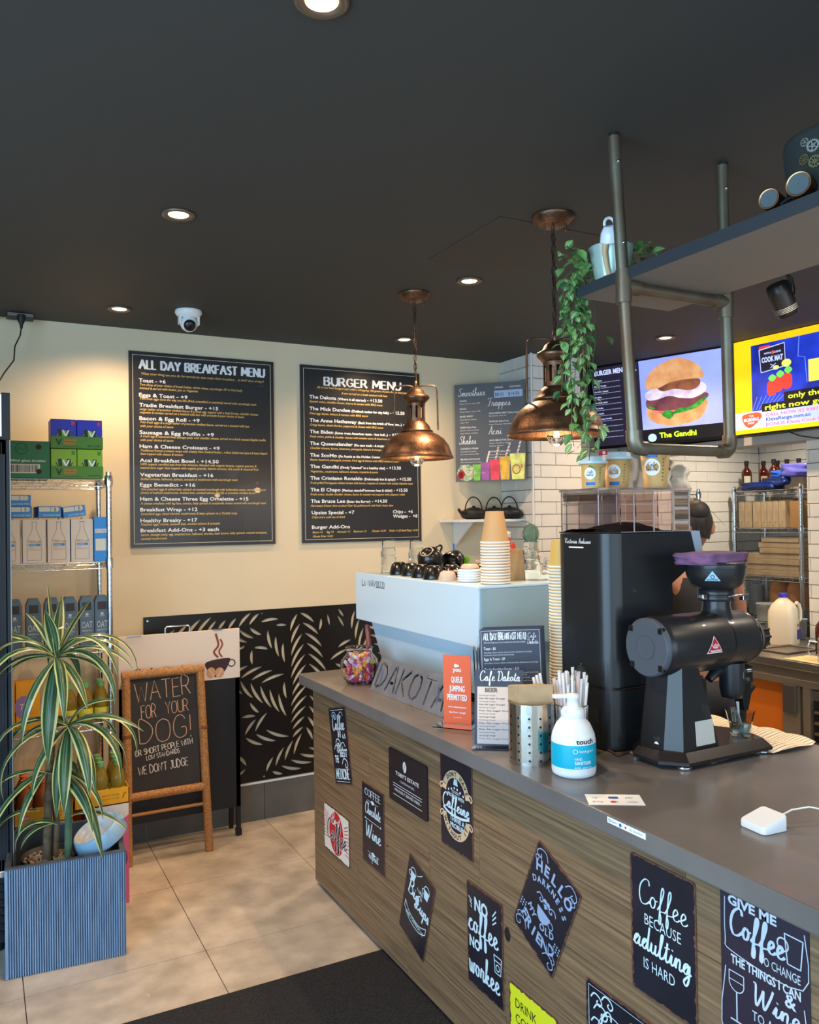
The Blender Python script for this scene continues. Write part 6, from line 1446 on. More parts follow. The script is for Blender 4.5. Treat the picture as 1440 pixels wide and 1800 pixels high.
for i in range(24):   # leaves around the pot, left and right
    a = random.random()*2*PI; r = random.uniform(.05, .085); p = Vector((px_+r*math.cos(a)+.012, py_+abs(r*math.sin(a))*.9+.03, 2.36+random.uniform(-.02, .085)))
    put_leaf(p, random.random()*2*PI, random.uniform(-.9, .5), random.uniform(-.6, .6), random.uniform(.9, 1.2))
for i in range(24): put_leaf((random.uniform(1.475, 1.55), random.uniform(1.80, 1.86), random.uniform(2.335, 2.42)), random.random()*6.3, random.uniform(-.9, .7), random.uniform(-.6, .6), random.uniform(1.0, 1.3))
for i in range(26): put_leaf((random.uniform(1.685, 1.75), random.uniform(1.74, 1.83), random.uniform(2.35, 2.47)), random.random()*6.3, random.uniform(-.6, .9), random.uniform(-.6, .6), random.uniform(1.0, 1.3))
for p, s in (((1.652, 1.86, 2.19), 1.2), ((1.665, 1.84, 2.42), 1.2), ((1.68, 1.83, 2.40), 1.1), ((1.67, 1.83, 2.45), 1.2)): put_leaf(p, random.random()*6, -.6, .2, s)

# ------------------------------------------------------------------ spotlight / microphone hanging from the ceiling
sxp, syp = 2.985, 2.30
t = thing('spotlight', 'small black canister spotlight tilted down from the ceiling above the screens', 'spotlight', (sxp, syp, CE))
T = Matrix.Translation((3.0, 2.295, 2.565)) @ Matrix.Rotation(math.radians(-30), 4, 'Y') @ Matrix.Scale(1.22, 4) 
b = B(T); b.lathe([(.030, .055), (.036, .05), (.038, .02), (.038, -.045), (.033, -.062), (.028, -.066)], (0, 0, 0), 28); b.obj('canister', M('spot_black', (24, 23, 23), .35), t)
b = B(T)
for k in range(4): b.lathe([(.0385, -.03-.005*k), (.0388, -.031-.005*k), (.0385, -.032-.005*k)], (0, 0, 0), 28, False)
b.obj('grip_ring', M('ring_grey', (120, 120, 118), .4), t)
b = B(); b.tube([(2.985, 2.30, CE), (3.03, 2.29, CE-.015), (3.045, 2.285, CE-.05), (3.042, 2.285, CE-.10)], .006, 8); b.obj('arm', blackm, t)
b = B(); b.tube([(3.03, 2.30, CE), (3.06, 2.29, CE-.02), (3.062, 2.28, CE-.07), (3.045, 2.27, CE-.10)], .003, 6); b.obj('cable', blackm, t)
b = B(); b.lathe([(.03, -.012), (.03, 0)], (2.985, 2.30, CE), 20); b.obj('mount', blackm, t)

# ------------------------------------------------------------------ menu screens
def screen(label, cx_, cy_, cz_, yaw, tilt, w_=.97, h_=.546):
    u = Vector((math.sin(yaw), -math.cos(yaw), 0)); nn = Vector((-math.cos(yaw), -math.sin(yaw), 0)); up = Vector((0, 0, 1))*math.cos(tilt)+nn*math.sin(tilt); n3 = u.cross(up); n3 = n3 if n3.dot(nn) > 0 else -n3
    c = Vector((cx_, cy_, cz_)); t = thing('wall_screen', label, 'screen', tuple(c))
    o = c-u*w_/2-up*h_/2
    b = B(); b.prism([(-.008, -.012), (w_+.008, -.012), (w_+.008, h_+.008), (-.008, h_+.008)], o-n3*.035, u, up, n3*.035); b.obj('casing', M('tv_black', (12, 12, 14), .3), t)
    b = B(); b.tube([c-n3*.036, Vector((4.14, c.y, c.z))], .02, 8); b.obj('wall_bracket', blackm, t)
    return t, Plane(c-u*w_/2+up*h_/2, u, -up, n3, .0006)
def E_(name, col=(0,0,0), e=1.0, col2=None, ns=8): return M('scr_'+name, col, .4, emit=e, col2=col2, ns=ns)
SE = .95
t, P = screen('left menu screen showing a burger on a lilac background', 3.878, 3.889, 2.405, .307, .105)
W_, H_ = .97, .546
b = B(); rect(b, P, .008, .008, .36, H_-.008); b.obj('menu_area', E_('ink', (34, 30, 48), SE), t)
P.off = .0012
b = B(); text(b, P, 'BURGER MENU', .03, .06, .032, .24, bold=.04); script(b, P, 'Cafe', .29, .04, .024, .05, wd=.12); script(b, P, 'Dakota', .285, .066, .024, .06, wd=.12)
for i in range(11):
    y = .10+.037*i; text(b, P, ('The Dakota', 'The Mick Dundee', 'The Anne Hathaway', 'The Biden', 'The Queenslander', 'The ScoMo', 'The Gandhi', 'The Cristiano Ronaldo', 'The El Chapo', 'The Bruce Lee', 'Upsize Special')[i], .02, y, .0095, None, bold=.03); text(b, P, '$15.50', .30, y, .0095, None, bold=.03)
    text(b, P, 'Spanish onion, cheddar cheese, lettuce & tomato with sauce', .02, y+.012, .006, .20)
b.obj('menu_lettering', E_('white', (190, 200, 240), 1.0), t)
P.off = .0006
b = B(); rect(b, P, .362, .008, W_-.008, H_-.09); b.obj('lilac_background', E_('lilac', (132, 146, 236), SE, (150, 164, 245), 3), t)
b = B(); rect(b, P, .362, H_-.09, W_-.008, H_-.008); b.obj('caption_band', E_('band', (14, 14, 18), SE), t)
def sm(pts): # smooth closed polygon
    out = []; n = len(pts)
    for i in range(n):
        q = [pts[(i+k-1) % n] for k in range(4)]
        for s in (0, .25, .5, .75):
            s2, s3 = s*s, s*s*s; out.append(tuple(.5*((2*q[1][j])+(-q[0][j]+q[2][j])*s+(2*q[0][j]-5*q[1][j]+4*q[2][j]-q[3][j])*s2+(-q[0][j]+3*q[1][j]-3*q[2][j]+q[3][j])*s3) for j in (0, 1)))
    return out
lay = [('bun_bottom', (206, 152, 104), [(.40, .36), (.44, .41), (.55, .445), (.66, .44), (.76, .41), (.80, .35), (.79, .30), (.6, .33), (.42, .31)], (180, 120, 76)),
 ('tomato', (196, 70, 80), [(.43, .30), (.45, .345), (.55, .37), (.66, .36), (.68, .33), (.55, .32)], (220, 110, 110)),
 ('patty', (112, 62, 70), [(.40, .27), (.41, .32), (.52, .345), (.70, .34), (.80, .30), (.80, .26), (.6, .24), (.45, .25)], (84, 46, 56)),
 ('cheese', (226, 214, 226), [(.40, .22), (.41, .265), (.47, .27), (.56, .255), (.63, .275), (.72, .285), (.80, .25), (.79, .20), (.68, .175), (.5, .19)], (176, 160, 190)),
 ('mushroom', (92, 50, 46), [(.49, .19), (.52, .222), (.60, .215), (.70, .235), (.76, .215), (.76, .17), (.62, .155)], (140, 84, 56)),
 ('bun_top', (214, 160, 110), [(.405, .19), (.41, .13), (.47, .07), (.57, .03), (.66, .03), (.75, .075), (.79, .13), (.79, .17), (.70, .165), (.58, .17), (.5, .195), (.44, .2)], (196, 132, 84))]
off = .0012
for nme, c1, pts, c2 in lay:
    P.off = off; off += .0005; b = B(); poly(b, P, sm(pts)); b.obj(nme+'_picture', E_(nme, c1, .95, c2, 14), t)
P.off = off; b = B()
for pts in ([(.52, .385), (.50, .36), (.56, .345), (.585, .375), (.555, .40)], [(.57, .37), (.62, .34), (.70, .335), (.79, .285), (.80, .30), (.74, .345), (.65, .365)], [(.40, .29), (.43, .31), (.46, .325), (.43, .325)]): poly(b, P, sm(pts))
b.obj('leaf_picture', E_('leafgreen', (60, 150, 50), .95, (30, 100, 40), 40), t)
P.off = .0012; b = B(); text(b, P, 'The Gandhi', .475, H_-.03, .034, .25, bold=.03); b.obj('caption_lettering', E_('lime', (190, 250, 40), 1.), t)
b = B(); disc(b, P, .425, H_-.035, .03, 0, 20, .026); b.obj('caption_logo', E_('logo', (160, 200, 240), 1.), t)

t, P = screen('right screen on a yellow television advert, cut by the photo edge', 4.0, 2.886, 2.403, .056, .008)
b = B(); rect(b, P, .0, .0, W_, H_); b.obj('yellow_background', E_('yellow', (246, 170, 14), 1., (250, 205, 20), 2), t)
P.off = .0012; b = B(); rect(b, P, .115, .04, W_-.02, .43); b.obj('picture_area', E_('blue', (36, 62, 205), 1., (22, 36, 130), 5), t)
P.off = .0018; b = B(); rect(b, P, .0, .42, W_, .52); b.obj('white_band', E_('band_white', (176, 190, 240), 1.), t)
b = B(); 
for i in range(7): ribbon(b, P, [(.15+.03*i, .34), (.12+.02*i, .415)], .003)
ribbon(b, P, [(.42, .03), (.41, .15), (.45, .16), (.46, .30)], .004)
b.obj('grill_lines', E_('gline', (110, 140, 240), 1.), t)
P.off = .0024; b = B(); poly(b, P, [(.17, .075), (.33, .06), (.335, .19), (.18, .205)]); b.obj('badge', E_('ink'), t)
b = B(); frameq = [(.17, .075), (.33, .06), (.335, .19), (.18, .205), (.17, .075)]; ribbon(b, P, frameq, .006, .0006); text(b, P, 'COOK MAT', .185, .15, .03, .135, bold=.05, k=.0006); text(b, P, 'WITH   CLEAR', .20, .105, .010, .11, bold=.04, k=.0006)
ribbon(b, P, [(.24, .165), (.275, .188)], .004, .0006); ribbon(b, P, [(.275, .165), (.24, .188)], .004, .0006); b.obj('badge_lettering', E_('white'), t)
b = B(); poly(b, P, [(.245, .11), (.255, .085), (.265, .11)], .0006); rect(b, P, .17, .055, .24, .072, .0006); b.obj('badge_red', E_('red', (235, 60, 50), 1.), t)
b = B()
for x_, y_ in ((.245, .30), (.285, .285), (.34, .275)): poly(b, P, sm([(x_, y_-.045), (x_+.03, y_-.03), (x_+.028, y_+.03), (x_, y_+.045), (x_-.028, y_+.03), (x_-.025, y_-.03)]))
b.obj('pepper_picture', E_('red'), t)
b = B()
for x_, y_ in ((.25, .245), (.30, .23), (.35, .215)): poly(b, P, sm([(x_, y_-.02), (x_+.025, y_), (x_, y_+.02), (x_-.025, y_)]), .0005)
b.obj('pepper_top_picture', E_('leafgreen2', (110, 210, 90), 1.), t)
b = B(); disc(b, P, .34, .175, .03, .0006, 14, .022); disc(b, P, .275, .19, .02, .0006, 12, .012); rect(b, P, .47, .18, .62, .30, .0003); b.obj('yellow_food_picture', E_('lemon', (230, 225, 90), 1.), t)
P.off = .0032; b = B(); rect(b, P, .32, .335, W_-.04, .385); rect(b, P, .18, .385, W_-.04, .43); b.obj('caption_band', E_('band'), t)
b = B(); text(b, P, 'only the', .345, .375, .03, .20, bold=.02, k=.0006); text(b, P, 'right now get your', .20, .422, .03, .53, bold=.02, k=.0006); b.obj('caption_lettering', E_('captyellow', (225, 240, 60), 1.), t)
b = B(); text(b, P, 'CALL NOW 02 9387 4100', .205, .458, .018, .40, k=.0006); text(b, P, 'BONUS Kleva Cook Mats', .205, .513, .018, .38, k=.0006); b.obj('pink_lettering', E_('pink', (220, 70, 120), 1.), t)
b = B(); text(b, P, 'KlevaRange.com.au', .205, .485, .02, .27, bold=.01, k=.0006); b.obj('navy_lettering', E_('navy', (30, 50, 150), 1.), t)
b = B(); poly(b, P, sm([(.05, .44), (.09, .43), (.16, .43), (.175, .46), (.12, .505), (.085, .51), (.055, .48)]), .0006); b.obj('heart_logo', E_('redorange', (240, 80, 40), 1.), t)
b = B(); text(b, P, 'MORNING', .06, .476, .02, .10, bold=.03, k=.0012); text(b, P, 'THE', .095, .45, .01, .03, bold=.02, k=.0012); text(b, P, 'SHOW', .085, .492, .012, .045, bold=.02, k=.0012); b.obj('logo_lettering', E_('white'), t)
b = B(); b.tube([(4.0, 3.05, 2.125), (4.02, 2.98, 2.09), (4.05, 2.90, 2.07), (4.12, 2.80, 2.065)], .004, 6); tag(b.obj('screen_cable', blackm, org=(4.0, 3.05, 2.12)), 'thin black cable sagging under the right screen', 'cable')
# ------------------------------------------------------------------ drinks fridge at the left edge
fm = M('fridge_navy', (22, 32, 42), .6)
t = thing('drinks_fridge', 'tall dark upright fridge sliver at the left edge of the photo', 'fridge', (-.2, 3.7, 0))
FX0, FX1, FY0, FY1 = -.60, .112, 3.50, 3.97
b = B(); b.box(FX0, FX1-.003, FY0+.06, FY1, .06, 2.17); b.obj('cabinet', fm, t)
b = B(); b.box(FX0, FX1-.03, FY0+.035, FY0+.06, 2.0, 2.165); b.obj('lit_header', M('header_lit', (226, 236, 242), .3, emit=.75), t)
b = B(); b.box(FX1-.03, FX1, FY0+.02, FY0+.06, 2.0, 2.17); b.box(FX0, FX1, FY0+.02, FY0+.06, 1.985, 2.0); b.obj('header_frame', fm, t)
b = B(); b.box(FX1-.055, FX1-.02, FY0, FY0+.035, .33, 1.985); b.box(FX0, FX0+.05, FY0, FY0+.035, .33, 1.985); b.box(FX0, FX1-.02, FY0, FY0+.035, .33, .38); b.box(FX0, FX1-.02, FY0, FY0+.035, 1.93, 1.985)
b.obj('door_frame', M('door_navy', (18, 28, 38), .6, 0.), t)
b = B(); b.box(FX1-.046, FX1-.043, FY0-.003, FY0, .34, 1.975); b.box(FX1-.034, FX1-.031, FY0-.003, FY0, .34, 1.975); b.box(FX1-.016, FX1, FY0+.004, FY0+.06, .06, 1.985, .002); b.obj('door_trim', M('trim_blue_grey', (24, 34, 44), .6, 0.), t)
b = B(); b.box(FX1-.004, FX1-.001, FY0+.001, FY0+.005, .06, 1.985); b.obj('edge_strip', M('strip_light', (150, 158, 156), .4), t)
b = B(); b.box(FX0+.05, FX1-.055, FY0+.01, FY0+.018, .38, 1.93); b.obj('door_glass', glassm, t)
b = B(); b.box(FX0+.02, FX1-.02, FY0+.02, FY0+.06, .06, .31); b.obj('kick_panel', fm, t)
b = B(); 
for i in range(7): b.box(FX0+.05, FX1-.04, FY0+.012, FY0+.022, .09+.03*i, .105+.03*i)
b.obj('grille_slat', blackm, t, kind='stuff')
b = B(); b.box(FX1-.05, FX1-.005, FY0-.006, FY0+.03, .315, .34, .003); b.obj('hinge', chrome, t)
for x in (FX0+.05, FX1-.05): b = B(); b.cyl((x, FY0+.1, 0), (x, FY0+.1, .06), .015, .015, 10); b.obj('foot', blackm, t)

# ------------------------------------------------------------------ chrome wire shelving
def wire_shelf(name, label, x0, x1, y0, y1, levels, top, loc, zig=True, flip=False):
    t = thing(name, label, 'wire shelf', loc)
    for x in (x0, x1):
        for y in (y0, y1):
            b = B(); b.cyl((x, y, .02), (x, y, top), .0125, .0125, 14); b.sph((x, y, top), .0125, 12, .5, 6); 
            z = .1
            while z < top: b.lathe([(.0125, z), (.0131, z+.002), (.0125, z+.004)], (x, y, 0), 12, False); z += .0254
            b.obj('post', chrome, t)
            b = B(); b.lathe([(.012, 0), (.016, .02), (.0125, .025)], (x, y, 0), 12); b.obj('foot', blackm, t)
    for z in levels:
        b = B()
        for x in (x0, x1):
            for y in (y0, y1): b.lathe([(.0175, z-.03), (.019, z-.005), (.0165, z+.018)], (x, y, 0), 14)
        b.obj('collar', chrome, t, kind='stuff')
        b = B(); r = .0028
        for zz in (z, z-.03):
            for p, q in (((x0, y0), (x1, y0)), ((x0, y1), (x1, y1)), ((x0, y0), (x0, y1)), ((x1, y0), (x1, y1))): b.cyl((p[0], p[1], zz), (q[0], q[1], zz), r, r, 6, False)
        b.obj('rim_wire', chrome, t, kind='stuff')
        b = B()
        for (p, q) in (((x0, y0), (x1, y0)), ((x0, y1), (x1, y1)), ((x0, y0), (x0, y1)), ((x1, y0), (x1, y1))):
            L = math.hypot(q[0]-p[0], q[1]-p[1]); n = max(2, int(L/.03)); pts = []
            for i in range(n+1): f = i/n; pts.append((p[0]+(q[0]-p[0])*f, p[1]+(q[1]-p[1])*f, z if i % 2 else z-.03))
            b.tube(pts, .0018, 5, False)
        b.obj('zigzag_wire', chrome, t, kind='stuff')
        b = B()
        if not flip:
            x = x0+.02
            while x < x1: b.cyl((x, y0, z+.002), (x, y1, z+.002), .0014, .0014, 4, False); x += .024
        else:
            y = y0+.02
            while y < y1: b.cyl((x0, y, z+.002), (x1, y, z+.002), .0014, .0014, 4, False); y += .024
        b.obj('deck_wire', chrome, t, kind='stuff')
    return t
LV = [1.862, 1.482, 1.098, .745, .25]
wire_shelf('wire_shelf', 'chrome wire shelf of drinks and milk cartons against the cream wall behind the plant', -.36, .535, 4.00, 4.37, LV, 1.895, (.09, 4.18, 0))
b = B(); b.lathe([(.0185, -.012), (.0185, .006)], (.535, 4.0, 1.44), 14); 
# --- goods: boxes with printed fronts
def carton(name, label, x0, x1, y0, y1, z0, z1, col, cat='box', group=None, rot=0.):
    t = thing(name, label, cat, ((x0+x1)/2, (y0+y1)/2, z0), rot, group)
    w_, d_, h_ = x1-x0, y1-y0, z1-z0
    b = B(); b.box(-w_/2, w_/2, -d_/2, d_/2, 0, h_, .0015); b.obj('box', col, t, local=True)
    P = Plane((-w_/2, -d_/2, h_), (1, 0, 0), (0, 0, -1), (0, -1, 0), .0006)
    return t, P, w_, h_
def put(b, name, m_, t): return b.obj(name, m_, t, local=True)
grn = M('crate_green', (28, 108, 62), .5); lime = M('pack_lime', (128, 176, 30), .45); blu = M('pack_blue', (24, 40, 190), .4); dgr = M('tray_green', (70, 128, 34), .5); ink = M('dark_ink', (30, 34, 30), .5)
t, P, w_, h_ = carton('drinks_case', 'green cardboard case printed 12 x 200ml glass bottles on the top shelf', .06, .286, 3.985, 4.25, 1.866, 2.03, grn)
b = B(); text(b, P, '12 x 200ml glass bottles', .018, .092, .010, .19, bold=.02); rect(b, P, .04, .103, .185, .143); put(b, 'white_print', M('print_pale', (205, 205, 190), .6), t)
b = B(); random.seed(5); x = .045
while x < .18: wd_ = random.choice((.0015, .0025, .004)); rect(b, P, x, .107, x+wd_, .139, .0006); x += wd_+random.choice((.0015, .003))
put(b, 'barcode', ink, t)
b = B(); 
for cx_, cy_ in ((.035, .028), (.18, .026), (.035, .135), (.18, .135)): disc(b, P, cx_, cy_, .012, .0008)
put(b, 'hand_hole', M('hole_brown', (60, 40, 30), .8), t)
b = B(); ring(b, P, .11, .035, .024, .003); ribbon(b, P, [(.09, .045), (.10, .03), (.12, .04), (.13, .022)], .003); put(b, 'logo', M('logo_dark_green', (16, 70, 40), .6), t)
def vpack(z0, col, lab, traylab, cols2):
    for i, (x0, x1) in enumerate(((.290, .397), (.400, .508))):
        t, P, w_, h_ = carton('drink_pack', lab[i], x0, x1, 3.985, 4.12, z0+.003, z0+.132, col, group='energy drink packs')
        b = B(); disc(b, P, .055, .085, .034, 0, 20); put(b, 'round_print', M('pack_lime_round', (110, 180, 40), .45), t)
        b = B(); ribbon(b, P, [(.036, .045), (.04, .085), (.055, .100), (.072, .085), (.074, .045)], .016, .0006); ribbon(b, P, [(.02, .06), (.03, .08), (.045, .09)], .004, .0006); ribbon(b, P, [(.09, .06), (.08, .08), (.065, .09)], .004, .0006); put(b, 'v_logo', ink, t)
        b = B(); text(b, P, 'V', .046, .082, .034, None, bold=.03, k=.0012); put(b, 'v_lettering', whitep, t)
        b = B(); rect(b, P, .086, .008, .10, .026, .0006); put(b, 'red_flash', M('flash_red', (205, 50, 90), .5) if col is blu else dgr, t)
    t, P, w_, h_ = carton('shelf_tray', traylab, .2885, .510, 3.978, 3.984, z0, z0+.055, dgr)
    b = B(); b.box(-w_/2, w_/2, .003, .14, 0, .0025); put(b, 'tray_base', dgr, t)
    b = B(); text(b, P, 'V', .02, .04, .028, None, bold=.04); put(b, 'v_lettering', ink, t)
    b = B(); text(b, P, 'GUARANA', .055, .022, .010, .055, bold=.03); text(b, P, 'ENERGY', .055, .037, .010, .05, bold=.03); put(b, 'orange_lettering', M('letter_orange', (200, 110, 50), .5), t)
    b = B(); text(b, P, '6 x 4 pack 250ml', .055, .049, .006, .07); text(b, P, cols2, .155, .046, .008, .055, bold=.02); put(b, 'black_lettering', ink, t)
vpack(1.866, lime, ('lime green energy drink pack, left of the lower pair on the top shelf', 'lime green energy drink pack, right of the lower pair on the top shelf'), 'green cardboard tray holding the lime green drink packs', 'ORIGINAL')
vpack(2.001, blu, ('blue energy drink pack, left of the upper pair on the top shelf', 'blue energy drink pack, right of the upper pair on the top shelf'), 'green and grey cardboard tray holding the blue drink packs', 'BLUE')
# milk cartons
mlk = M('carton_white', (208, 196, 182), .5); mb = M('carton_blue', (58, 124, 188), .45)
def milk_front(P, t, w_, h_):
    s = h_/.195
    b = B(); m_ = M('bottle_line', (96, 84, 78), .6)
    L_ = [(.038, .012), (.038, .045), (.022, .085), (.018, .11), (.018, .182)]
    ribbon(b, P, [(x*s, y*s) for x, y in L_], .0013, smooth=True); ribbon(b, P, [((.094-x)*s, y*s) for x, y in L_], .0013, smooth=True); ribbon(b, P, [(.036*s, .011*s), (.058*s, .011*s)], .0018); ribbon(b, P, [(.018*s, .182*s), (.076*s, .182*s)], .0013)
    text(b, P, 'MILK', .024*s, .103*s, .011*s, .026*s); text(b, P, 'LAB', .052*s, .103*s, .008*s, .022*s)
    for i, w in enumerate((.02, .05, .045)): text(b, P, 'almond lactose free milk', .024*s, (.128+.005*i)*s, .003*s, w*s)
    put(b, 'black_print', m_, t); b = B(); rect(b, P, .024*s, .108*s, .072*s, .119*s); put(b, 'blue_flash', mb, t)
    b = B(); text(b, P, 'ALMOND', .027*s, .116*s, .005*s, .03*s, k=.0006); put(b, 'white_print', whitep, t)
mx = [(-.05, 'fifth'), (.05, 'fourth'), (.150, 'leftmost fully seen'), (.253, 'second fully seen'), (.357, 'third fully seen')]
mp = None
for i, (x, o_) in enumerate(((.068, 'white milk carton half hidden by the fridge edge'), (.173, 'white milk carton, first whole one right of the fridge'), (.274, 'white milk carton, second whole one right of the fridge'), (.372, 'white milk carton next to the all-blue carton'))):
    if mp is None:
        mp, P, w_, h_ = carton('milk_carton', o_, x, x+.094, 4.005, 4.075, 1.486, 1.681, mlk, 'milk carton', 'milk cartons on the second shelf')
        milk_front(P, mp, w_, h_); b = B(); b.lathe([(.012, 0), (.012, .008)], (.01, 0, .195), 16); put(b, 'cap', whitem, mp)
        b = B(); b.box(-.0472, -.0466, -.035, .035, .001, .194); b.box(.0466, .0472, -.035, .035, .001, .194); put(b, 'blue_side', mb, mp)
    else: dup(mp, (x+.047, 4.04+.003*(i % 2), 1.486), label=o_, rotz=random.uniform(-.02, .02), tree=kids(mp))
t, P, w_, h_ = carton('milk_carton', 'all-blue milk carton at the right end of the second shelf', .470, .528, 4.0, 4.08, 1.486, 1.69, M('carton_azure', (36, 132, 208), .4), 'milk carton', rot=.0)
b = B(); rect(b, P, .004, .055, .054, .073); rect(b, P, .006, .10, .05, .155); put(b, 'white_panel', M('print_pale'), t)
b = B(); text(b, P, 'A2 Milk', .006, .068, .010, .045, k=.0006); put(b, 'print', mb, t)
def lying(label, x, z, rz, extra=0):
    t = thing('milk_carton', label, 'milk carton', (x, 4.03, z), rz, 'blue cartons lying on top')
    b = B(); b.box(-.048, .048, -.03, .16, 0, .05, .002); put(b, 'box', mb, t)
    P = Plane((-.048, -.03, .05), (1, 0, 0), (0, 0, -1), (0, -1, 0), .0006)
    b = B(); rect(b, P, .004, .004, .05, .024); disc(b, P, .075, .014, .011); rect(b, P, .053, .004, .075, .024); put(b, 'white_panel', M('print_pale'), t)
    b = B(); text(b, P, 'LACTOSE FREE', .02, .044, .008, .07, bold=.02); text(b, P, 'Barista', .008, .015, .005, .035, k=.0006); put(b, 'lettering', M('print_sky', (150, 200, 235), .5), t)
    return t
for lab, x, z in (('blue carton lying flat beside the fridge edge, lower of the left pile', .165, 1.690), ('blue carton lying flat, top of the left pile', .160, 1.741)): lying(lab, x, z, -.03)
lying('blue carton lying flat in the middle above the white milk cartons', .283, 1.690, .05); o = lying('blue carton lying tilted above the rightmost white milk carton', .388, 1.692, .02); o.rotation_euler = (0, -.12, .04)
# oat cartons
oat = M('carton_slate', (84, 108, 128), .5, col2=(76, 98, 118), ns=20); op = None
for i, x in enumerate((.035, .107, .183, .258, .333, .405, .470)):
    lab = ('slate oat milk carton hidden by the fridge edge', 'slate oat milk carton, first one clear of the fridge', 'slate oat milk carton, second one clear of the fridge', 'slate oat milk carton behind the tallest plant leaf', 'slate oat milk carton right of the tallest plant leaf', 'slate oat milk carton behind the pointed leaf tip', 'slate oat milk carton at the right end of its shelf')[i]
    if op is None:
        op, P, w_, h_ = carton('oat_carton', lab, x, x+.062, 4.0, 4.075, 1.102, 1.300, oat, 'milk carton', 'oat milk cartons')
        b = B(); text(b, P, 'OAT', .008, .118, .032, .046, bold=.01); text(b, P, 'BARISTA', .010, .133, .008, .042, bold=.02); text(b, P, 'BLEND', .02, .144, .005, .022); disc(b, P, .031, .055, .007); rect(b, P, .02, .064, .042, .066); put(b, 'pale_print', M('oat_print', (176, 188, 194), .5), op)
        b = B(); b.prism([(-.031, .195), (.031, .195), (.02, .224), (-.02, .224)], (0, -.036, 0), (1, 0, 0), (0, 0, 1), (0, .066, 0)); put(b, 'gable', oat, op)
        b = B(); rect(b, P, .012, .0, .05, .036); put(b, 'dark_label', M('oat_dark', (50, 40, 42), .5), op)
        b = B(); b.lathe([(.014, 0), (.014, .014)], (0, -.014, .207), 16); put(b, 'cap', whitem, op)
    else: dup(op, (x+.031, 4.0375, 1.102), label=lab, tree=kids(op))
# yellow tea cartons and bottles on the fourth level
yel = M('tea_yellow', (232, 160, 22), .5)
for i, (x0, x1) in enumerate(((.03, .135), (.139, .235))):
    t, P, w_, h_ = carton('tea_carton', ('yellow tea box beside the fridge behind the plant', 'yellow tea box right of its twin behind the plant')[i], x0, x1, 3.99, 4.12, .75, .955, yel, group='yellow tea boxes')
    b = B(); disc(b, P, .03, .10, .035, 0, 18, .05); put(b, 'purple_print', M('tea_purple', (150, 120, 180), .5), t)
    b = B(); text(b, P, 'Tea', .012, .11, .026, .05, k=.0006, sh=.2); put(b, 'lettering', whitep, t)
capm = M('bottle_cap_green', (110, 160, 100), .4); team = M('iced_tea', (176, 150, 60), .12, trans=.55, ior=1.3, alpha=1.); labm = M('tea_label', (206, 196, 60), .5); peach = M('iced_tea_peach', (205, 120, 62), .12, trans=.45, ior=1.3); capo = M('bottle_cap_orange', (220, 110, 70), .4)
def tea_bottle(label, x, y, z, liquid, capc, labc, group):
    t = thing('tea_bottle', label, 'bottle', (x, y, z), group=group)
    b = B(); b.smooth = True; b.lathe([(.026, 0), (.031, .006), (.031, .05), (.0285, .06), (.031, .07), (.031, .105), (.022, .135), (.013, .150), (.013, .16)], (x, y, z), 20); b.obj('bottle', liquid, t)
    b = B(); b.lathe([(.0145, .158), (.0145, .178)], (x, y, z), 16); b.obj('cap', capc, t)
    b = B(); b.lathe([(.0315, .012), (.0318, .014), (.0318, .062), (.0315, .064)], (x, y, z), 20, False); b.obj('label', labc, t)
    b = B(); a = math.atan2(-y, -x); wrap(b, 'Lipton', x, y, .0322, z+.03, a-.4, .016, .026, .03); b.obj('lettering', M('tea_blue', (60, 70, 160), .5), t)
    return t
p = None; bp = []
for i, (x, y) in enumerate(((.36, 4.03), (.43, 4.03), (.498, 4.03), (.36, 4.10), (.43, 4.10), (.498, 4.10))):
    lab = 'green-capped iced tea bottle on the shelf above the packs, %s' % ('front left', 'front middle', 'front right', 'back left', 'back middle', 'back right')[i]
    if p is None: p = tea_bottle(lab, x, y, .75, team, capm, labm, 'iced tea bottles on the shelf')
    else: dup(p, (x, y, .75), label=lab, rotz=.2*i, tree=kids(p))
t, P, w_, h_ = carton('drinks_case', 'small carton with a barcode beside the shelf bottles', .27, .33, 4.0, 4.1, .75, .84, yel)
# low level boxes (mostly hidden)
carton('drinks_case', 'brown carton on the bottom wire shelf', -.2, .12, 4.03, 4.3, .256, .5, kraftd)
carton('drinks_case', 'yellow carton on the bottom wire shelf behind the packs', .2, .5, 4.03, 4.3, .256, .45, yel)
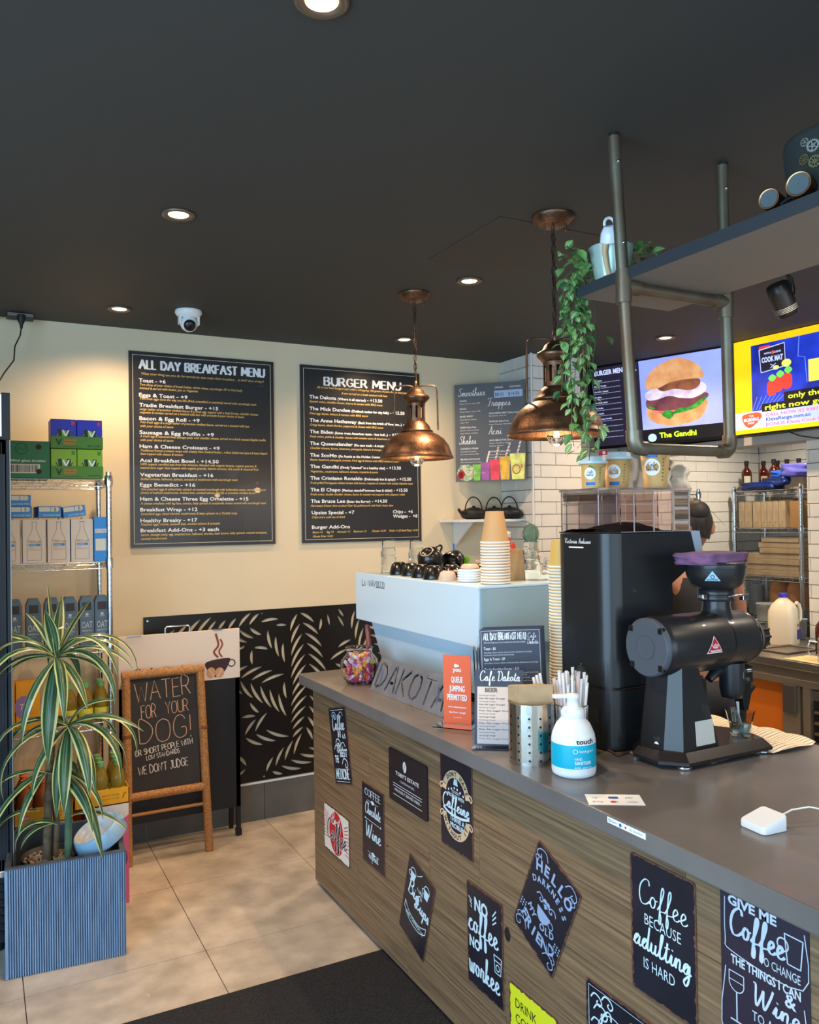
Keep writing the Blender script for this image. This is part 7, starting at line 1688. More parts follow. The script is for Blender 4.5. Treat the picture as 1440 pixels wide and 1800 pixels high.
# two shrink packs of bottles on pink box in front of the shelf
t, P, w_, h_ = carton('juice_box', "pink and white carton printed Noah's behind the pet bowl", .40, .572, 3.76, 3.97, 0, .435, M('pink_carton', (216, 96, 138), .5))
b = B(); poly(b, P, [(0, 0), (.172, 0), (.172, .05), (.1, .10), (0, .12)]); put(b, 'white_band', M('pack_white', (226, 216, 210), .5), t)
b = B(); text(b, P, "Noah's", .03, .155, .04, .10, sh=.2, bold=.01, k=.0006); put(b, 'lettering', whitep, t)
b = B(); poly(b, P, sm([(.10, .20), (.15, .19), (.165, .25), (.13, .30), (.09, .26)])); put(b, 'print', M('print_brown', (110, 70, 80), .5), t)
carton('drinks_case', 'white carton stacked under the left tray of iced tea', .12, .36, 3.76, 3.97, 0, .36, M('pack_white'))
def tray(label, x0, x1, y0, y1, z0):
    t = thing('bottle_tray', label, 'tray', ((x0+x1)/2, (y0+y1)/2, z0))
    b = B(); b.box(x0, x1, y0, y1, z0, z0+.004); b.box(x0, x1, y0, y0+.003, z0, z0+.07); b.box(x0, x1, y1-.003, y1, z0, z0+.07); b.box(x0, x0+.003, y0, y1, z0, z0+.07); b.box(x1-.003, x1, y0, y1, z0, z0+.07); b.obj('tray', yel, t)
    P = Plane((x0, y0, z0+.07), (1, 0, 0), (0, 0, -1), (0, -1, 0), .0006)
    b = B(); text(b, P, 'natural ice tea', (x1-x0)*.5, .03, .010, .07); text(b, P, 'natural ice tea', (x1-x0)*.5, .045, .008, .07); ribbon(b, P, [((x1-x0)*.88, .045), ((x1-x0)*.9, .03), ((x1-x0)*.94, .022)], .006); b.obj('green_print', M('tray_print', (120, 110, 20), .5), t)
    b = B(); disc(b, P, .04, .035, .022, 0, 20, .014); b.obj('oval_logo', M('logo_pinkish', (220, 130, 110), .5), t); b = B(); text(b, P, 'Lipton', .04, .039, .010, .03, 'c', bold=.02, k=.0006); b.obj('logo_lettering', whitep, t)
    return t
tray('yellow cardboard tray of peach iced tea bottles, left behind the plant', .12, .348, 3.76, 3.965, .405); carton('drinks_case', 'flat white carton directly under the peach tray', .125, .345, 3.765, 3.96, .361, .404, M('pack_white'))
tray('yellow cardboard tray of lemon iced tea bottles above the pink carton', .352, .575, 3.76, 3.97, .436)
for (x0, y0, z0, liq, cp_, nm, gp) in ((.12, 3.762, .410, peach, capo, 'peach iced tea bottle with an orange cap', 'peach iced tea bottles'), (.352, 3.762, .441, team, capm, 'lemon iced tea bottle with a blue and yellow label', 'lemon iced tea bottles')):
    p = None
    for j in range(3):
        for i in range(3):
            x, y = x0+.042+.070*i, y0+.037+.065*j; lab = '%s, %s %s in its tray' % (nm, ('front', 'middle', 'back')[j], ('left', 'centre', 'right')[i])
            if p is None: p = tea_bottle(lab, x, y, z0, liq, cp_, labm if liq is team else M('label_peach', (222, 190, 150), .5), gp)
            else: dup(p, (x, y, z0), label=lab, rotz=random.uniform(-.3, .3), tree=kids(p))

# ------------------------------------------------------------------ planter with dracaena
pl = M('planter_blue_grey', (136, 166, 198), .5, col2=(112, 142, 178), ns=6, nd=6, bump=.5, bs=30, stretch=(8, 8, 1))
rz = math.radians(-4.5); T = Matrix.Translation((.298, 3.53, 0)) @ Matrix.Rotation(rz, 4, 'Z')
t = thing('planter_box', 'square ribbed blue-grey planter box on the floor tiles', 'planter', (.298, 3.53, 0))
hw, hh = .209, .402; wl = .020
outer = []; 
def ribbed(hw):
    pts = []; n = 50
    cs = [(-hw, -hw), (hw, -hw), (hw, hw), (-hw, hw)]
    for s in range(4):
        a, c = Vector(cs[s]), Vector(cs[(s+1) % 4]); d = (c-a)/n; nrm = Vector((d.y, -d.x)).normalized()
        for i in range(n):
            pts.append(a+d*i); 
            if 0 < i < n: pts[-1] = a+d*i - nrm*.0; pts[-1] = a+d*(i-.2); pts.append(a+d*(i+.2)); pts.append(a+d*(i+.38)-nrm*.011); pts.append(a+d*(i+.62)-nrm*.011)
    return pts
rp_ = ribbed(hw); n = len(rp_)
b = B(T); b.add([(p.x*.995, p.y*.995, 0.002) for p in rp_]+[(p.x, p.y, hh-.004) for p in rp_], [(i, (i+1) % n, (i+1) % n+n, i+n) for i in range(n)], False); b.obj('ribbed_wall', pl, t)
b = B(T); iw = hw-wl
rimv = [(-hw, -hw, hh), (hw, -hw, hh), (hw, hw, hh), (-hw, hw, hh), (-iw, -iw, hh), (iw, -iw, hh), (iw, iw, hh), (-iw, iw, hh), (-iw, -iw, .22), (iw, -iw, .22), (iw, iw, .22), (-iw, iw, .22), (-hw, -hw, hh-.006), (hw, -hw, hh-.006), (hw, hw, hh-.006), (-hw, hw, hh-.006)]
b.add(rimv, [(i, (i+1) % 4, (i+1) % 4+4, i+4) for i in range(4)]+[(4+i, 4+(i+1) % 4, 8+(i+1) % 4, 8+i) for i in range(4)]+[(12+i, 12+(i+1) % 4, (i+1) % 4, i) for i in range(4)]+[(8, 9, 10, 11)], False); b.obj('rim', M('planter_rim', (74, 82, 92), .6), t)
# inner nursery pot
ptx, pty = .235, 3.50
t = thing('potted_dracaena', 'tall dracaena plant with long cream-striped leaves in the blue-grey planter', 'plant', (ptx, pty, .225))
b = B(); b.lathe([(.085, .225), (.103, .365), (.106, .372), (.100, .372), (.098, .35), (.001, .35)], (ptx, pty, 0), 32); b.obj('nursery_pot', M('nursery_pot', (40, 44, 50), .5), t)
b = B(); random.seed(2)
for i in range(230):
    a = random.random()*2*PI; r = .094*math.sqrt(random.random()); s = random.uniform(.004, .008); b.sph((ptx+r*math.cos(a), pty+r*math.sin(a), .352+random.random()*.006), s, 6, .7, 4)
b.obj('pebbles', M('pebble_beige', (190, 164, 132), .8, col2=(140, 112, 88), ns=80), t, kind='stuff')
HA = Vector((.262, 3.44, 1.14)); HB = Vector((.302, 3.43, .875)); HC = Vector((.225, 3.47, .70))
cane = M('cane_brown', (120, 104, 80), .8, col2=(84, 70, 54), ns=30, bump=.4, bs=60); caneg = M('cane_green', (96, 122, 92), .7, col2=(70, 96, 74), ns=20)
b = B(); b.tube([(.225, 3.49, .35), (.232, 3.48, .60), (.250, 3.46, .90), HA], [.017, .015, .013, .011], 12); b.obj('cane', cane, t)
b = B(); b.tube([(.30, 3.47, .35), (.302, 3.46, .55), (.300, 3.44, .75), HB], [.014, .013, .012, .011], 12); b.obj('cane', caneg, t)
b = B(); b.tube([(.255, 3.51, .35), (.262, 3.5, .5), (.25, 3.49, .62), HC], [.014, .012, .010, .009], 12); b.obj('cane', cane, t)
gA = M('dracaena_green', (56, 88, 52), .38, col2=(40, 70, 48), ns=10, coat=.2); gB = M('dracaena_cream', (206, 202, 140), .42, col2=(186, 188, 116), ns=10, coat=.2); gC = M('dracaena_grey_green', (92, 122, 92), .38, coat=.2)
RV = Vector((.884, -.467, 0)); AV = Vector((.467, .884, 0))   # right / away
def dleaf(h, az, el, L, droop, wd=.040, tw=0.):
    """az degrees: 0 right in view, 90 away, 180 left, 270 towards the viewer; el: start elevation; droop: bend in degrees over the leaf"""
    d = RV*math.cos(math.radians(az))+AV*math.sin(math.radians(az)); n = 11; p = Vector((0, 0, 0)); e = math.radians(el); rows = []
    side = Vector((-d.y, d.x, 0)); 
    for i in range(n+1):
        f = i/n; dirv = d*math.cos(e)+Vector((0, 0, 1))*math.sin(e); nr = side.cross(dirv).normalized()
        w_ = 1.15*wd*(.38+.62*min(1, f*3.2))*(1 if f < .5 else max(.03, 1-((f-.5)/.5)**1.7))/2
        a = math.radians(tw)*f; sd = (side*math.cos(a)+nr*math.sin(a)); nn = sd.cross(dirv)
        rows.append([p+sd*w_*s+nn*(-w_*.55*(1-abs(s))) for s in (-1, -.72, -.30, -.12, .12, .30, .72, 1)])
        p = p+dirv*(L/n); e -= math.radians(droop)/n*(1.3-.6*abs(f-.5))
    b = B(); fl = [q for r in rows for q in r]; b.v = [tuple(h-Vector((ptx, pty, .225))+q) for q in fl]
    b.mats = [gB, gA, gC]; order = [0, 1, 2, 1, 2, 1, 0]
    for i in range(n):
        for j in range(7): b.f.append((i*8+j, i*8+j+1, (i+1)*8+j+1, (i+1)*8+j)); b.mi.append(order[j]); b.sm.append(True)
    b.obj('leaf', None, t, local=True)
spec = [ # head, az, el, L, droop, width, twist
 (HA, 185, 82, .30, -4, .036), (HA, 10, 66, .27, 12, .040), (HA, 100, 76, .26, 20, .040), (HA, 270, 74, .22, 20, .042), (HA, 150, 62, .26, 40, .038), (HA, 172, 40, .30, 45, .036), (HA, 350, 44, .38, 92, .034), (HA, 8, 30, .33, 80, .034),
 (HA, 335, 52, .42, 120, .032), (HA, 195, 52, .33, 120, .034), (HA, 165, 30, .34, 95, .034), (HA, 210, 20, .30, 90, .034), (HA, 20, 50, .44, 135, .032), (HA, 340, 26, .40, 110, .034), (HA, 275, -62, .40, 26, .056), (HA, 240, -40, .34, 45, .044), (HA, 300, 0, .34, 85, .036),
 (HA, 60, 40, .34, 100, .036), (HA, 120, 38, .34, 100, .036), (HA, 180, 8, .36, 100, .036), (HA, 0, 5, .34, 85, .036), (HA, 222, 38, .42, 150, .036), (HA, 320, -10, .30, 50, .034), (HA, 90, 10, .30, 80, .034),
 (HB, 352, 58, .24, 60, .036), (HB, 356, 26, .32, 58, .034), (HB, 338, 18, .40, 110, .038), (HB, 310, -2, .36, 80, .040), (HB, 285, -45, .34, 42, .044), (HB, 262, -60, .34, 30, .042), (HB, 235, -30, .30, 55, .044), (HB, 182, 24, .38, 118, .038), (HB, 200, 32, .44, 140, .036),
 (HB, 172, 10, .30, 80, .036), (HB, 20, 30, .38, 120, .034), (HB, 5, 8, .34, 95, .034), (HB, 60, 20, .30, 90, .034), (HB, 130, 20, .30, 90, .034), (HB, 325, -25, .30, 55, .036), (HB, 215, 5, .40, 100, .038),
 (HC, 190, 10, .36, 95, .034), (HC, 330, 5, .36, 78, .042), (HC, 170, -20, .38, 60, .034), (HC, 215, -20, .34, 60, .036), (HC, 350, 10, .34, 90, .034), (HC, 80, 20, .28, 90, .034), (HC, 250, -30, .26, 50, .034)]
for q in spec: dleaf(q[0], q[1], q[2], q[3], q[4], q[5], random.uniform(-25, 25))
for h, az, el, L, dr, wd in ((Vector((.315, 3.43, .70)), 330, -50, .36, 22, .044), (Vector((.26, 3.44, .50)), 196, 30, .22, 118, .036), (Vector((.25, 3.46, .50)), 200, 0, .16, 70, .03), (Vector((.20, 3.45, .56)), 188, 10, .24, 90, .03), (Vector((.31, 3.45, .52)), 350, 20, .26, 60, .030)): dleaf(h, az, el, L, dr, wd, 10)

# pet bowl resting in the planter
T = Matrix.Translation((.412, 3.47, .432)) @ Matrix.Rotation(rz, 4, 'Z') @ Matrix.Rotation(math.radians(-26), 4, 'Y') @ Matrix.Rotation(math.radians(6), 4, 'X') @ Matrix.Scale(.95, 4)
t = thing('pet_bowl', 'pale blue plastic pet water bowl tipped up in the planter', 'bowl', (.415, 3.475, .43))
bm_ = M('bowl_blue', (150, 188, 216), .3)
b = B(T); b.smooth = True; k0 = 0; b.lathe([(.108, -.038), (.110, -.036), (.098, .020), (.095, .025), (.092, .024)], (0, 0, 0), 40, False); b.obj('outer_wall', bm_, t)
b = B(T); b.smooth = True; b.lathe([(.092, .024), (.085, .010), (.074, -.012), (.05, -.018), (.001, -.018)], (0, 0, 0), 40, False); b.obj('inner_dish', M('bowl_inner', (196, 198, 200), .3), t)
b = B(T); b.box(.085, .112, -.022, .022, .0, .012, .004); b.obj('grip', bm_, t)

# ------------------------------------------------------------------ white and black A-frame sign
t = thing('a_frame_sign', 'black A-frame board with a white coffee cup header behind the wicker sign', 'sign board', (.91, 4.28, 0))
b = B(); b.box(.608, 1.222, 4.268, 4.282, .835, 1.095, .002); b.obj('header', M('header_cream', (222, 208, 194), .55), t)
b = B(); b.box(.612, 1.218, 4.270, 4.282, .155, .835); b.obj('black_board', M('board_black', (26, 26, 29), .5), t)
for x in (.612, 1.196): b = B(); b.box(x, x+.022, 4.27, 4.292, .0, .9); b.obj('leg', blackm, t); b = B(); b.box(x-.003, x+.025, 4.267, 4.295, .0, .035); b.obj('foot', blackm, t)
for x in (.62, 1.19): b = B(); b.prism([(0, 0), (.02, 0), (.02, 1), (0, 1)], (x, 4.41, .0), (1, 0, 0), (0, -.10, 1.0), (0, -.02, 0)); b.obj('rear_leg', blackm, t)
b = B(); b.tube([(.838, 4.275, 1.095), (.838, 4.275, 1.12), (.846, 4.275, 1.128), (.953, 4.275, 1.128), (.961, 4.275, 1.12), (.961, 4.275, 1.095)], .0045, 8); b.obj('handle', chrome, t)
b = B(); b.box(1.08, 1.13, 4.262, 4.29, 1.094, 1.099); b.box(.65, .72, 4.262, 4.29, 1.094, 1.099); b.obj('hinge', chrome, t)
P = Plane((.608, 4.268, 1.095), (1, 0, 0), (0, 0, -1), (0, -1, 0), .0008); k = .614/670.
b = B(); cx_ = 545*k; 
for x_, s, y_ in ((.488, 1, .02), (.512, .75, .05)): ribbon(b, P, [(x_+.010*s, .145), (x_-.012*s, .115), (x_+.012*s, .08), (x_-.002, y_)], .009*s+.002, smooth=True)
b.obj('steam_print', M('steam_red', (140, 62, 44), .6), t)
b = B(); poly(b, P, sm([(.435, .165), (.555, .152), (.552, .186), (.530, .222), (.50, .245), (.465, .242), (.442, .21)])); ring(b, P, .569, .180, .018, .006); b.obj('cup_print', M('cup_maroon', (58, 34, 38), .6), t)
b = B(); disc(b, P, .460, .222, .024, .0006, 18, .029); disc(b, P, .505, .225, .024, .0006, 18, .027); b.obj('bean_print', M('bean_tan', (196, 150, 112), .6), t)
b = B(); ribbon(b, P, [(.447, .202), (.462, .222), (.473, .245)], .003, .0012, smooth=True); ribbon(b, P, [(.518, .204), (.505, .225), (.495, .247)], .003, .0012, smooth=True); b.obj('bean_crease', M('header_cream'), t)
b = B(); script(b, P, 'Cafe', .06, .238, .07, .13, wd=.1); b.obj('brown_lettering', M('cup_maroon'), t)
b = B(); script(b, P, 'Dakota', .21, .238, .07, .20, wd=.1); b.obj('tan_lettering', M('bean_tan'), t)

# ------------------------------------------------------------------ wicker-framed chalkboard
wk = M('wicker', (196, 132, 72), .55, col2=(146, 88, 44), ns=90, nd=2, bump=.8, bs=160)
_w = wk.node_tree; _ck = _w.nodes.new('ShaderNodeTexBrick'); _ck.inputs['Scale'].default_value = 60; _ck.inputs['Color1'].default_value = lin((214, 158, 96))+(1,); _ck.inputs['Color2'].default_value = lin((176, 116, 62))+(1,); _ck.inputs['Mortar'].default_value = lin((84, 50, 26))+(1,); _ck.inputs['Mortar Size'].default_value = .035
_mp = [q for q in _w.nodes if q.type == 'MAPPING'][0]; _mp.inputs['Rotation'].default_value = (PI/2, 0, 0); _w.links.new(_mp.outputs[0], _ck.inputs['Vector']); _w.links.new(_ck.outputs['Color'], _w.nodes['Principled BSDF'].inputs['Base Color'])
t = thing('chalkboard_sign', 'wicker-framed chalkboard reading WATER FOR YOUR DOG in front of the A-frame', 'chalkboard', (.82, 4.17, 0))
lean_ = .05
def BP(x, z, y=0.): return (x, 4.15+lean_*z+y, z)
def pole(nm, a, c, r=.021): b = B(); b.tube([BP(*a), BP(*c)], r, 16); return b.obj(nm, wk, t)
pole('upright', (.632, .30), (.632, .925)); pole('upright', (1.020, .0), (.992, .925)); pole('top_rail', (.612, .912), (1.012, .912)); pole('bottom_rail', (.635, .325), (1.0, .325))
b = B(); b.tube([BP(.632, .0), BP(.632, .31)], .017, 12); b.obj('upright', wk, t)
b = B(); b.tube([BP(.64, .238), BP(1.0, .238)], .008, 10); b.obj('cross_rail', M('rail_wood', (170, 120, 70), .5), t)
for a, c in (((.632, .62), None), ((1.004, .62), None)): b = B(); b.lathe([(.0225, -.008), (.0232, 0), (.0225, .008)], BP(*a), 16, False); b.obj('binding', M('binding_brown', (120, 72, 36), .5), t)
b = B(); b.prism([(0, 0), (.33, 0), (.33, .56), (0, .56)], BP(.652, .345, .004), (1, 0, 0), (0, lean_, 1), (0, .006, 0)); b.obj('chalkboard', M('chalkboard', (44, 42, 42), .75, col2=(52, 50, 49), ns=6), t)
P = Plane(BP(.652, .905, .0035), (1, 0, 0), (0, -lean_, -1), (0, -1, 0), .0012); k = .33/392.
b = B(); random.seed(77)
def cap_skew(st, x, y, h, w_, wd, dy=0.): # chalk line, rising to the right
    q = P.rot(dy, x*k, y*k); caps(b, q, st, 0, 0, h*k, w_*k, wd=wd, jit=.03)
cap_skew('WATER', 28, 150, 108, 318, .045, -.05); cap_skew('FOR', 60, 250, 76, 84, .055, -.03); cap_skew('YOUR', 200, 238, 70, 132, .055, -.05); cap_skew('DOG!', 48, 395, 132, 300, .032, -.03)
b.obj('tan_lettering', M('chalk_tan', (206, 160, 124), .8), t)
b = B(); cap_skew('OR SHORT PEOPLE WITH', 22, 462, 32, 332, .11, -.10); cap_skew('LOW STANDARDS', 85, 492, 26, 190, .12, -.10); cap_skew("WE DON'T JUDGE", 38, 570, 46, 285, .09, -.06); b.obj('white_lettering', M('chalk_white', (214, 206, 196), .8), t)
# ------------------------------------------------------------------ tea shelf in the corner
b = B(); b.box(2.56, 3.03, 4.19, 4.449, 1.638, 1.654, .002)
ts = b.obj('wall_shelf', M('white_trim'), org=(2.8, 4.4, 1.64)); tag(ts, 'small white corner shelf carrying black teapots beside the tiled pillar', 'shelf')
b = B(); b.prism([(0, 0), (.22, 0), (0, -.16)], (2.66, 4.449, 1.638), (0, -1, 0), (0, 0, 1), (.015, 0, 0)); b.obj('bracket', M('white_trim'), ts)
iron = M('cast_iron', (26, 28, 32), .45, .3, bump=.3, bs=300)
def teapot(label, x, y, s=1.):
    z = 1.654; t = thing('teapot', label, 'teapot', (x, y, z), group='black cast iron teapots')
    b = B(); b.smooth = True; b.lathe([(.045, 0), (.075, .012), (.085, .032), (.078, .052), (.055, .064), (.04, .068), (.036, .072), (.014, .075), (.008, .084), (.001, .087)], (x, y, z), 32, False); b.obj('pot', iron, t)
    b = B(); b.tube([(x-.07, y, z+.03), (x-.098, y, z+.048), (x-.112, y, z+.066)], [.014, .010, .008], 10); b.obj('spout', iron, t)
    b = B(); b.tube([(x+.062*math.cos(PI*k_/12), y, z+.055+.085*math.sin(PI*k_/12)) for k_ in range(13)], .004, 8); b.obj('handle', iron, t)
teapot('black cast iron teapot on the corner shelf, left behind the cup tower', 2.74, 4.33); teapot('black cast iron teapot on the corner shelf, front right', 2.955, 4.25)
o = teapot('black cast iron teapot on the corner shelf, behind the right one', 2.93, 4.385)
b = B(); b.smooth = True; b.lathe([(.004, -.01), (.045, -.008), (.062, 0), (.045, .008), (.004, .01)], (0, 0, 0), 28, True, 'y'); b.v = [(x+3.0, y+4.12-.0, z+1.56) for x, y, z in b.v]
b.v = [(x, y-.03, z) for x, y, z in b.v]
b.tube([(3.0, 4.09, 1.62), (3.0, 4.14, 1.638), (3.0, 4.2, 1.640)], .003, 6)
tag(b.obj('glass_disc', M('green_glass', (150, 190, 180), .05, trans=.8, ior=1.3), org=(3.0, 4.1, 1.56)), 'round greenish glass disc hanging under the corner shelf', 'ornament')

# ------------------------------------------------------------------ kitchen bench
t = thing('kitchen_bench', 'stainless steel under-bench fridge and worktop behind the counter', 'bench', (3.9, 2.2, 0))
ss = M('bench_steel', (176, 168, 156), .28, .9, col2=(160, 152, 142), ns=3)
b = B(); b.box(3.6, 4.19, .5, 3.46, .880, .92, .003); b.box(4.19, 4.38, 3.08, 3.46, .880, .92); b.obj('worktop', ss, t)
b = B(); b.box(3.615, 4.19, .5, 3.45, .835, .880); b.obj('lower_lip', ss, t)
b = B(); b.box(3.60, 4.19, .5, 3.45, .80, .834, .002); b.obj('front_rail', M('rail_steel', (150, 140, 126), .35, .7), t)
b = B(); b.box(3.66, 3.67, 2.80, 3.40, .12, .80); b.obj('orange_panel', M('panel_orange', (214, 118, 22), .6, col2=(200, 106, 16), ns=2), t)
b = B(); b.box(3.62, 4.15, .52, 2.77, .1, .79); b.obj('fridge_body', ss, t)
b = B(); b.box(3.605, 3.625, 2.70, 2.80, .1, .80); b.box(3.60, 3.62, 2.64, 2.68, .1, .80); b.obj('door_frame', M('rail_steel'), t)
b = B(); b.box(3.585, 3.61, 2.715, 2.785, .66, .80, .004); b.obj('latch', M('latch_grey', (66, 62, 58), .5), t)
b = B(); b.box(3.612, 3.618, 1.9, 2.63, .12, .74); b.obj('vent_recess', M('slot_black'), t)
for i in range(11): b = B(); b.prism([(0, 0), (.014, .008), (.014, .014), (0, .010)], (3.602, 1.9, .16+.052*i), (1, 0, 0), (0, 0, 1), (0, .72, 0)); b.obj('louvre_slat', M('slat_brass', (140, 122, 90), .4, .7), t)
for y in (3.43, .54): b = B(); b.box(3.63, 3.67, y-.02, y+.02, 0, .80); b.obj('leg', ss, t)
for y in (3.0, 2.0, 1.0): b = B(); b.box(4.1, 4.14, y-.02, y+.02, 0, .8); b.obj('leg', ss, t)
# recessed tray
t = thing('steel_tray', 'shallow steel tray set on the kitchen bench in front of the milk jug', 'tray', (3.86, 2.98, .92))
b = B(); b.prism([(0, 0), (.24, 0), (.24, .17), (0, .17)], (3.75, 2.88, .9205), (1, 0, 0), (0, 1, 0), (0, 0, .004)); b.obj('base', M('tray_grey', (120, 112, 102), .3, .8), t)
b = B(); 
for p, q in (((3.745, 2.875), (3.995, 2.88)), ((3.745, 3.055), (3.995, 3.055)), ((3.745, 2.875), (3.745, 3.055)), ((3.995, 2.875), (3.995, 3.055))): b.cyl((p[0], p[1], .928), (q[0], q[1], .928), .005, .005, 8)
b.obj('rolled_rim', ss, t)
b = B(); vs, fs = cloth_sheet(3.62, 3.80, 2.30, 2.80, 12, 20, lambda x, y: .9215+.0035*abs(math.sin(x*60)*math.sin(y*50))); b.add(vs, fs, True)
tag(b.obj('drying_mat', M('mat_cream', (218, 196, 140), .8, col2=(196, 170, 112), ns=70), org=(3.7, 2.5, .92)), 'cream textured mat along the front edge of the kitchen bench', 'mat')
# milk jug
mx_, my_ = 4.045, 3.125
t = thing('milk_jug', 'large plastic milk jug with a blue lid on the kitchen bench', 'milk jug', (mx_, my_, .92))
mk = M('milk_plastic', (226, 214, 190), .35)
rzz = math.radians(20); T = Matrix.Translation((mx_, my_, .92)) @ Matrix.Rotation(rzz, 4, 'Z')
def sq(hw, z, r): return [(x, y, z) for x, y in rbox(-hw, hw, -hw, hw, r, 5)]
b = B(T); secs = [(.066, .0, .02), (.070, .006, .025), (.070, .15, .025), (.069, .19, .03), (.056, .225, .035), (.034, .25, .028), (.022, .262, .0215), (.021, .272, .0205)]
vs = []; 
for hw_, z_, r_ in secs: vs += sq(hw_, z_, r_)
n = 24; b.add(vs, [(i*n+j, i*n+(j+1) % n, (i+1)*n+(j+1) % n, (i+1)*n+j) for i in range(len(secs)-1) for j in range(n)], True); b.add(vs[:n], [tuple(range(n))], False); b.add(vs[-n:], [tuple(range(n))], False); b.obj('jug', mk, t)
b = B(T); b.lathe([(.024, .266), (.024, .288), (.022, .290)], (0, 0, 0), 24); b.obj('lid', M('lid_blue', (52, 50, 180), .4), t)
b = B(T); b.tube([(.040, -.058, .235), (.060, -.066, .222), (.070, -.070, .19), (.070, -.070, .15), (.062, -.064, .13)], .010, 10); b.obj('handle', mk, t)
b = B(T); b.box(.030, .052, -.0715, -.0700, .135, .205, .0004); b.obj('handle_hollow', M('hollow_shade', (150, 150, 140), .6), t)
b = B(T); b.box(.004, .062, -.0718, -.0702, .03, .085); b.box(.0702, .0718, -.06, -.02, .03, .085); b.obj('blue_label', M('label_indigo', (48, 44, 140), .5), t)
P = Plane(T @ Vector((-.0, -.0702, .115)), T.to_3x3() @ Vector((1, 0, 0)), (0, 0, -1), T.to_3x3() @ Vector((0, -1, 0)), .0014); b = B(); text(b, P, 'Milk', .006, .012, .016, .045, bold=.02); text(b, P, 'full cream', .006, .022, .006, .045); b.obj('lettering', M('print_mauve', (120, 100, 150), .5), t)
# amber bottles
amber = M('amber_glass', (70, 24, 14), .12, coat=.5); lbl = M('syrup_label', (214, 150, 120), .6); lbl2 = M('syrup_label_pale', (190, 190, 160), .6)
def amber_bottle(label, x, y, z, lm, h=.23, group='brown glass syrup bottles'):
    t = thing('syrup_bottle', label, 'bottle', (x, y, z), group=group)
    b = B(); b.smooth = True; b.lathe([(.034, 0), (.037, .004), (.037, .13), (.033, .15), (.018, .17), (.014, .18), (.014, .198)], (x, y, z), 22); b.obj('bottle', amber, t)
    b = B(); b.lathe([(.0165, .196), (.0165, .226)], (x, y, z), 18); b.obj('cap', blackm, t)
    b = B(); a = math.atan2(-y, -x); vs = []; n = 8
    for k_ in range(n+1):
        for zz in (.015, .11): w = a-.5+1.3*k_/n; vs.append((x+.0376*math.cos(w), y+.0376*math.sin(w), z+zz))
    b.add(vs, [(2*i, 2*i+2, 2*i+3, 2*i+1) for i in range(n)], True); b.obj('label', lm, t); return t
amber_bottle('brown syrup bottle on the kitchen bench at the right edge behind the steel jug', 3.93, 2.80, .92, lbl)
t = thing('steel_jug', 'stainless steel milk frothing jug at the right edge of the kitchen bench', 'jug', (3.715, 2.62, .925))
b = B(); b.smooth = True; b.lathe([(.046, 0), (.048, .004), (.048, .06), (.044, .10), (.046, .112), (.044, .112), (.042, .10), (.046, .06), (.044, .006), (.001, .006)], (3.715, 2.62, .925), 30, False); b.obj('body', chrome, t)
b = B(); b.tube([(3.675, 2.65, 1.02), (3.645, 2.67, 1.025), (3.635, 2.675, .99), (3.645, 2.67, .955), (3.675, 2.648, .95)], .004, 8); b.obj('handle', chrome, t)
# translucent tubs and boxes at the back of the bench
tub = M('tub_plastic', (196, 208, 216), .15, trans=.7, ior=1.1)
for i, (x, y, z, h) in enumerate(((4.26, 3.40, .92, .10), (4.26, 3.40, 1.021, .095), (4.27, 3.22, .92, .12))):
    b = B(); b.lathe([(.058, 0), (.066, h), (.068, h), (.068, h-.004)], (x, y, z), 24); tag(b.obj('plastic_tub', tub, org=(x, y, z)), ('clear plastic tub, lower of two behind the bench left of the milk jug', 'clear plastic tub, upper of two left of the milk jug', 'clear plastic tub directly behind the milk jug')[i], 'tub', 'clear plastic tubs')

# ------------------------------------------------------------------ kitchen wire shelf, facing the counter
KX = 5.12
wire_shelf('wire_shelf', 'chrome wire shelf of kraft boxes in the tiled kitchen corner', KX, 5.46, 3.80, 4.37, [1.838, 1.558, 1.205, .90, .3], 1.87, (5.3, 4.08, 0), flip=True)
for i, (x, y, m_, lab) in enumerate(((KX+.06, 4.30, lbl2, 'brown syrup bottle with a pale label at the left end of the kitchen shelf'), (KX+.20, 4.26, M('label_ochre', (200, 160, 90), .6), 'brown syrup bottle with an ochre label, second along the kitchen shelf'),
        (KX+.27, 4.19, lbl, 'brown syrup bottle half hidden third along the kitchen shelf'), (KX+.10, 4.09, lbl, 'brown syrup bottle with an orange label in the middle of the kitchen shelf'), (KX+.22, 4.07, lbl2, 'brown syrup bottle behind the blue bags, fourth from the left'), (KX+.22, 3.97, lbl2, 'brown syrup bottle behind the blue bags, rightmost'))):
    amber_bottle(lab, x, y, 1.843, m_)
bg1 = M('bag_blue_dark', (22, 50, 118), .3, col2=(14, 30, 80), ns=14, bump=.4, bs=30); bg2 = M('bag_blue_mid', (50, 110, 220), .35, col2=(30, 70, 170), ns=10); bg3 = M('bag_lilac', (104, 100, 190), .35, col2=(84, 90, 180), ns=6)
for lab, m_, loc, sx_, sy_, sz_, rt, sd in (('dark blue foil coffee bag lying crumpled at the front of the kitchen shelf', bg1, (KX+.06, 4.16, 1.845), .13, .26, .055, .1, 5), ('dark blue foil coffee bag in the middle of the pile on the kitchen shelf', bg1, (KX+.09, 4.03, 1.87), .14, .22, .06, -.2, 9),
    ('bright blue foil coffee bag on the pile on the kitchen shelf', bg2, (KX+.10, 4.0, 1.93), .14, .13, .05, .2, 3), ('lilac-blue foil coffee bag on top at the right of the pile', bg3, (KX+.09, 3.86, 1.93), .15, .21, .09, 0, 8)):
    tag(lump('coffee_bag', m_, loc, sx_, sy_, sz_, rt, sd, .12), lab, 'bag', 'blue foil coffee bags')
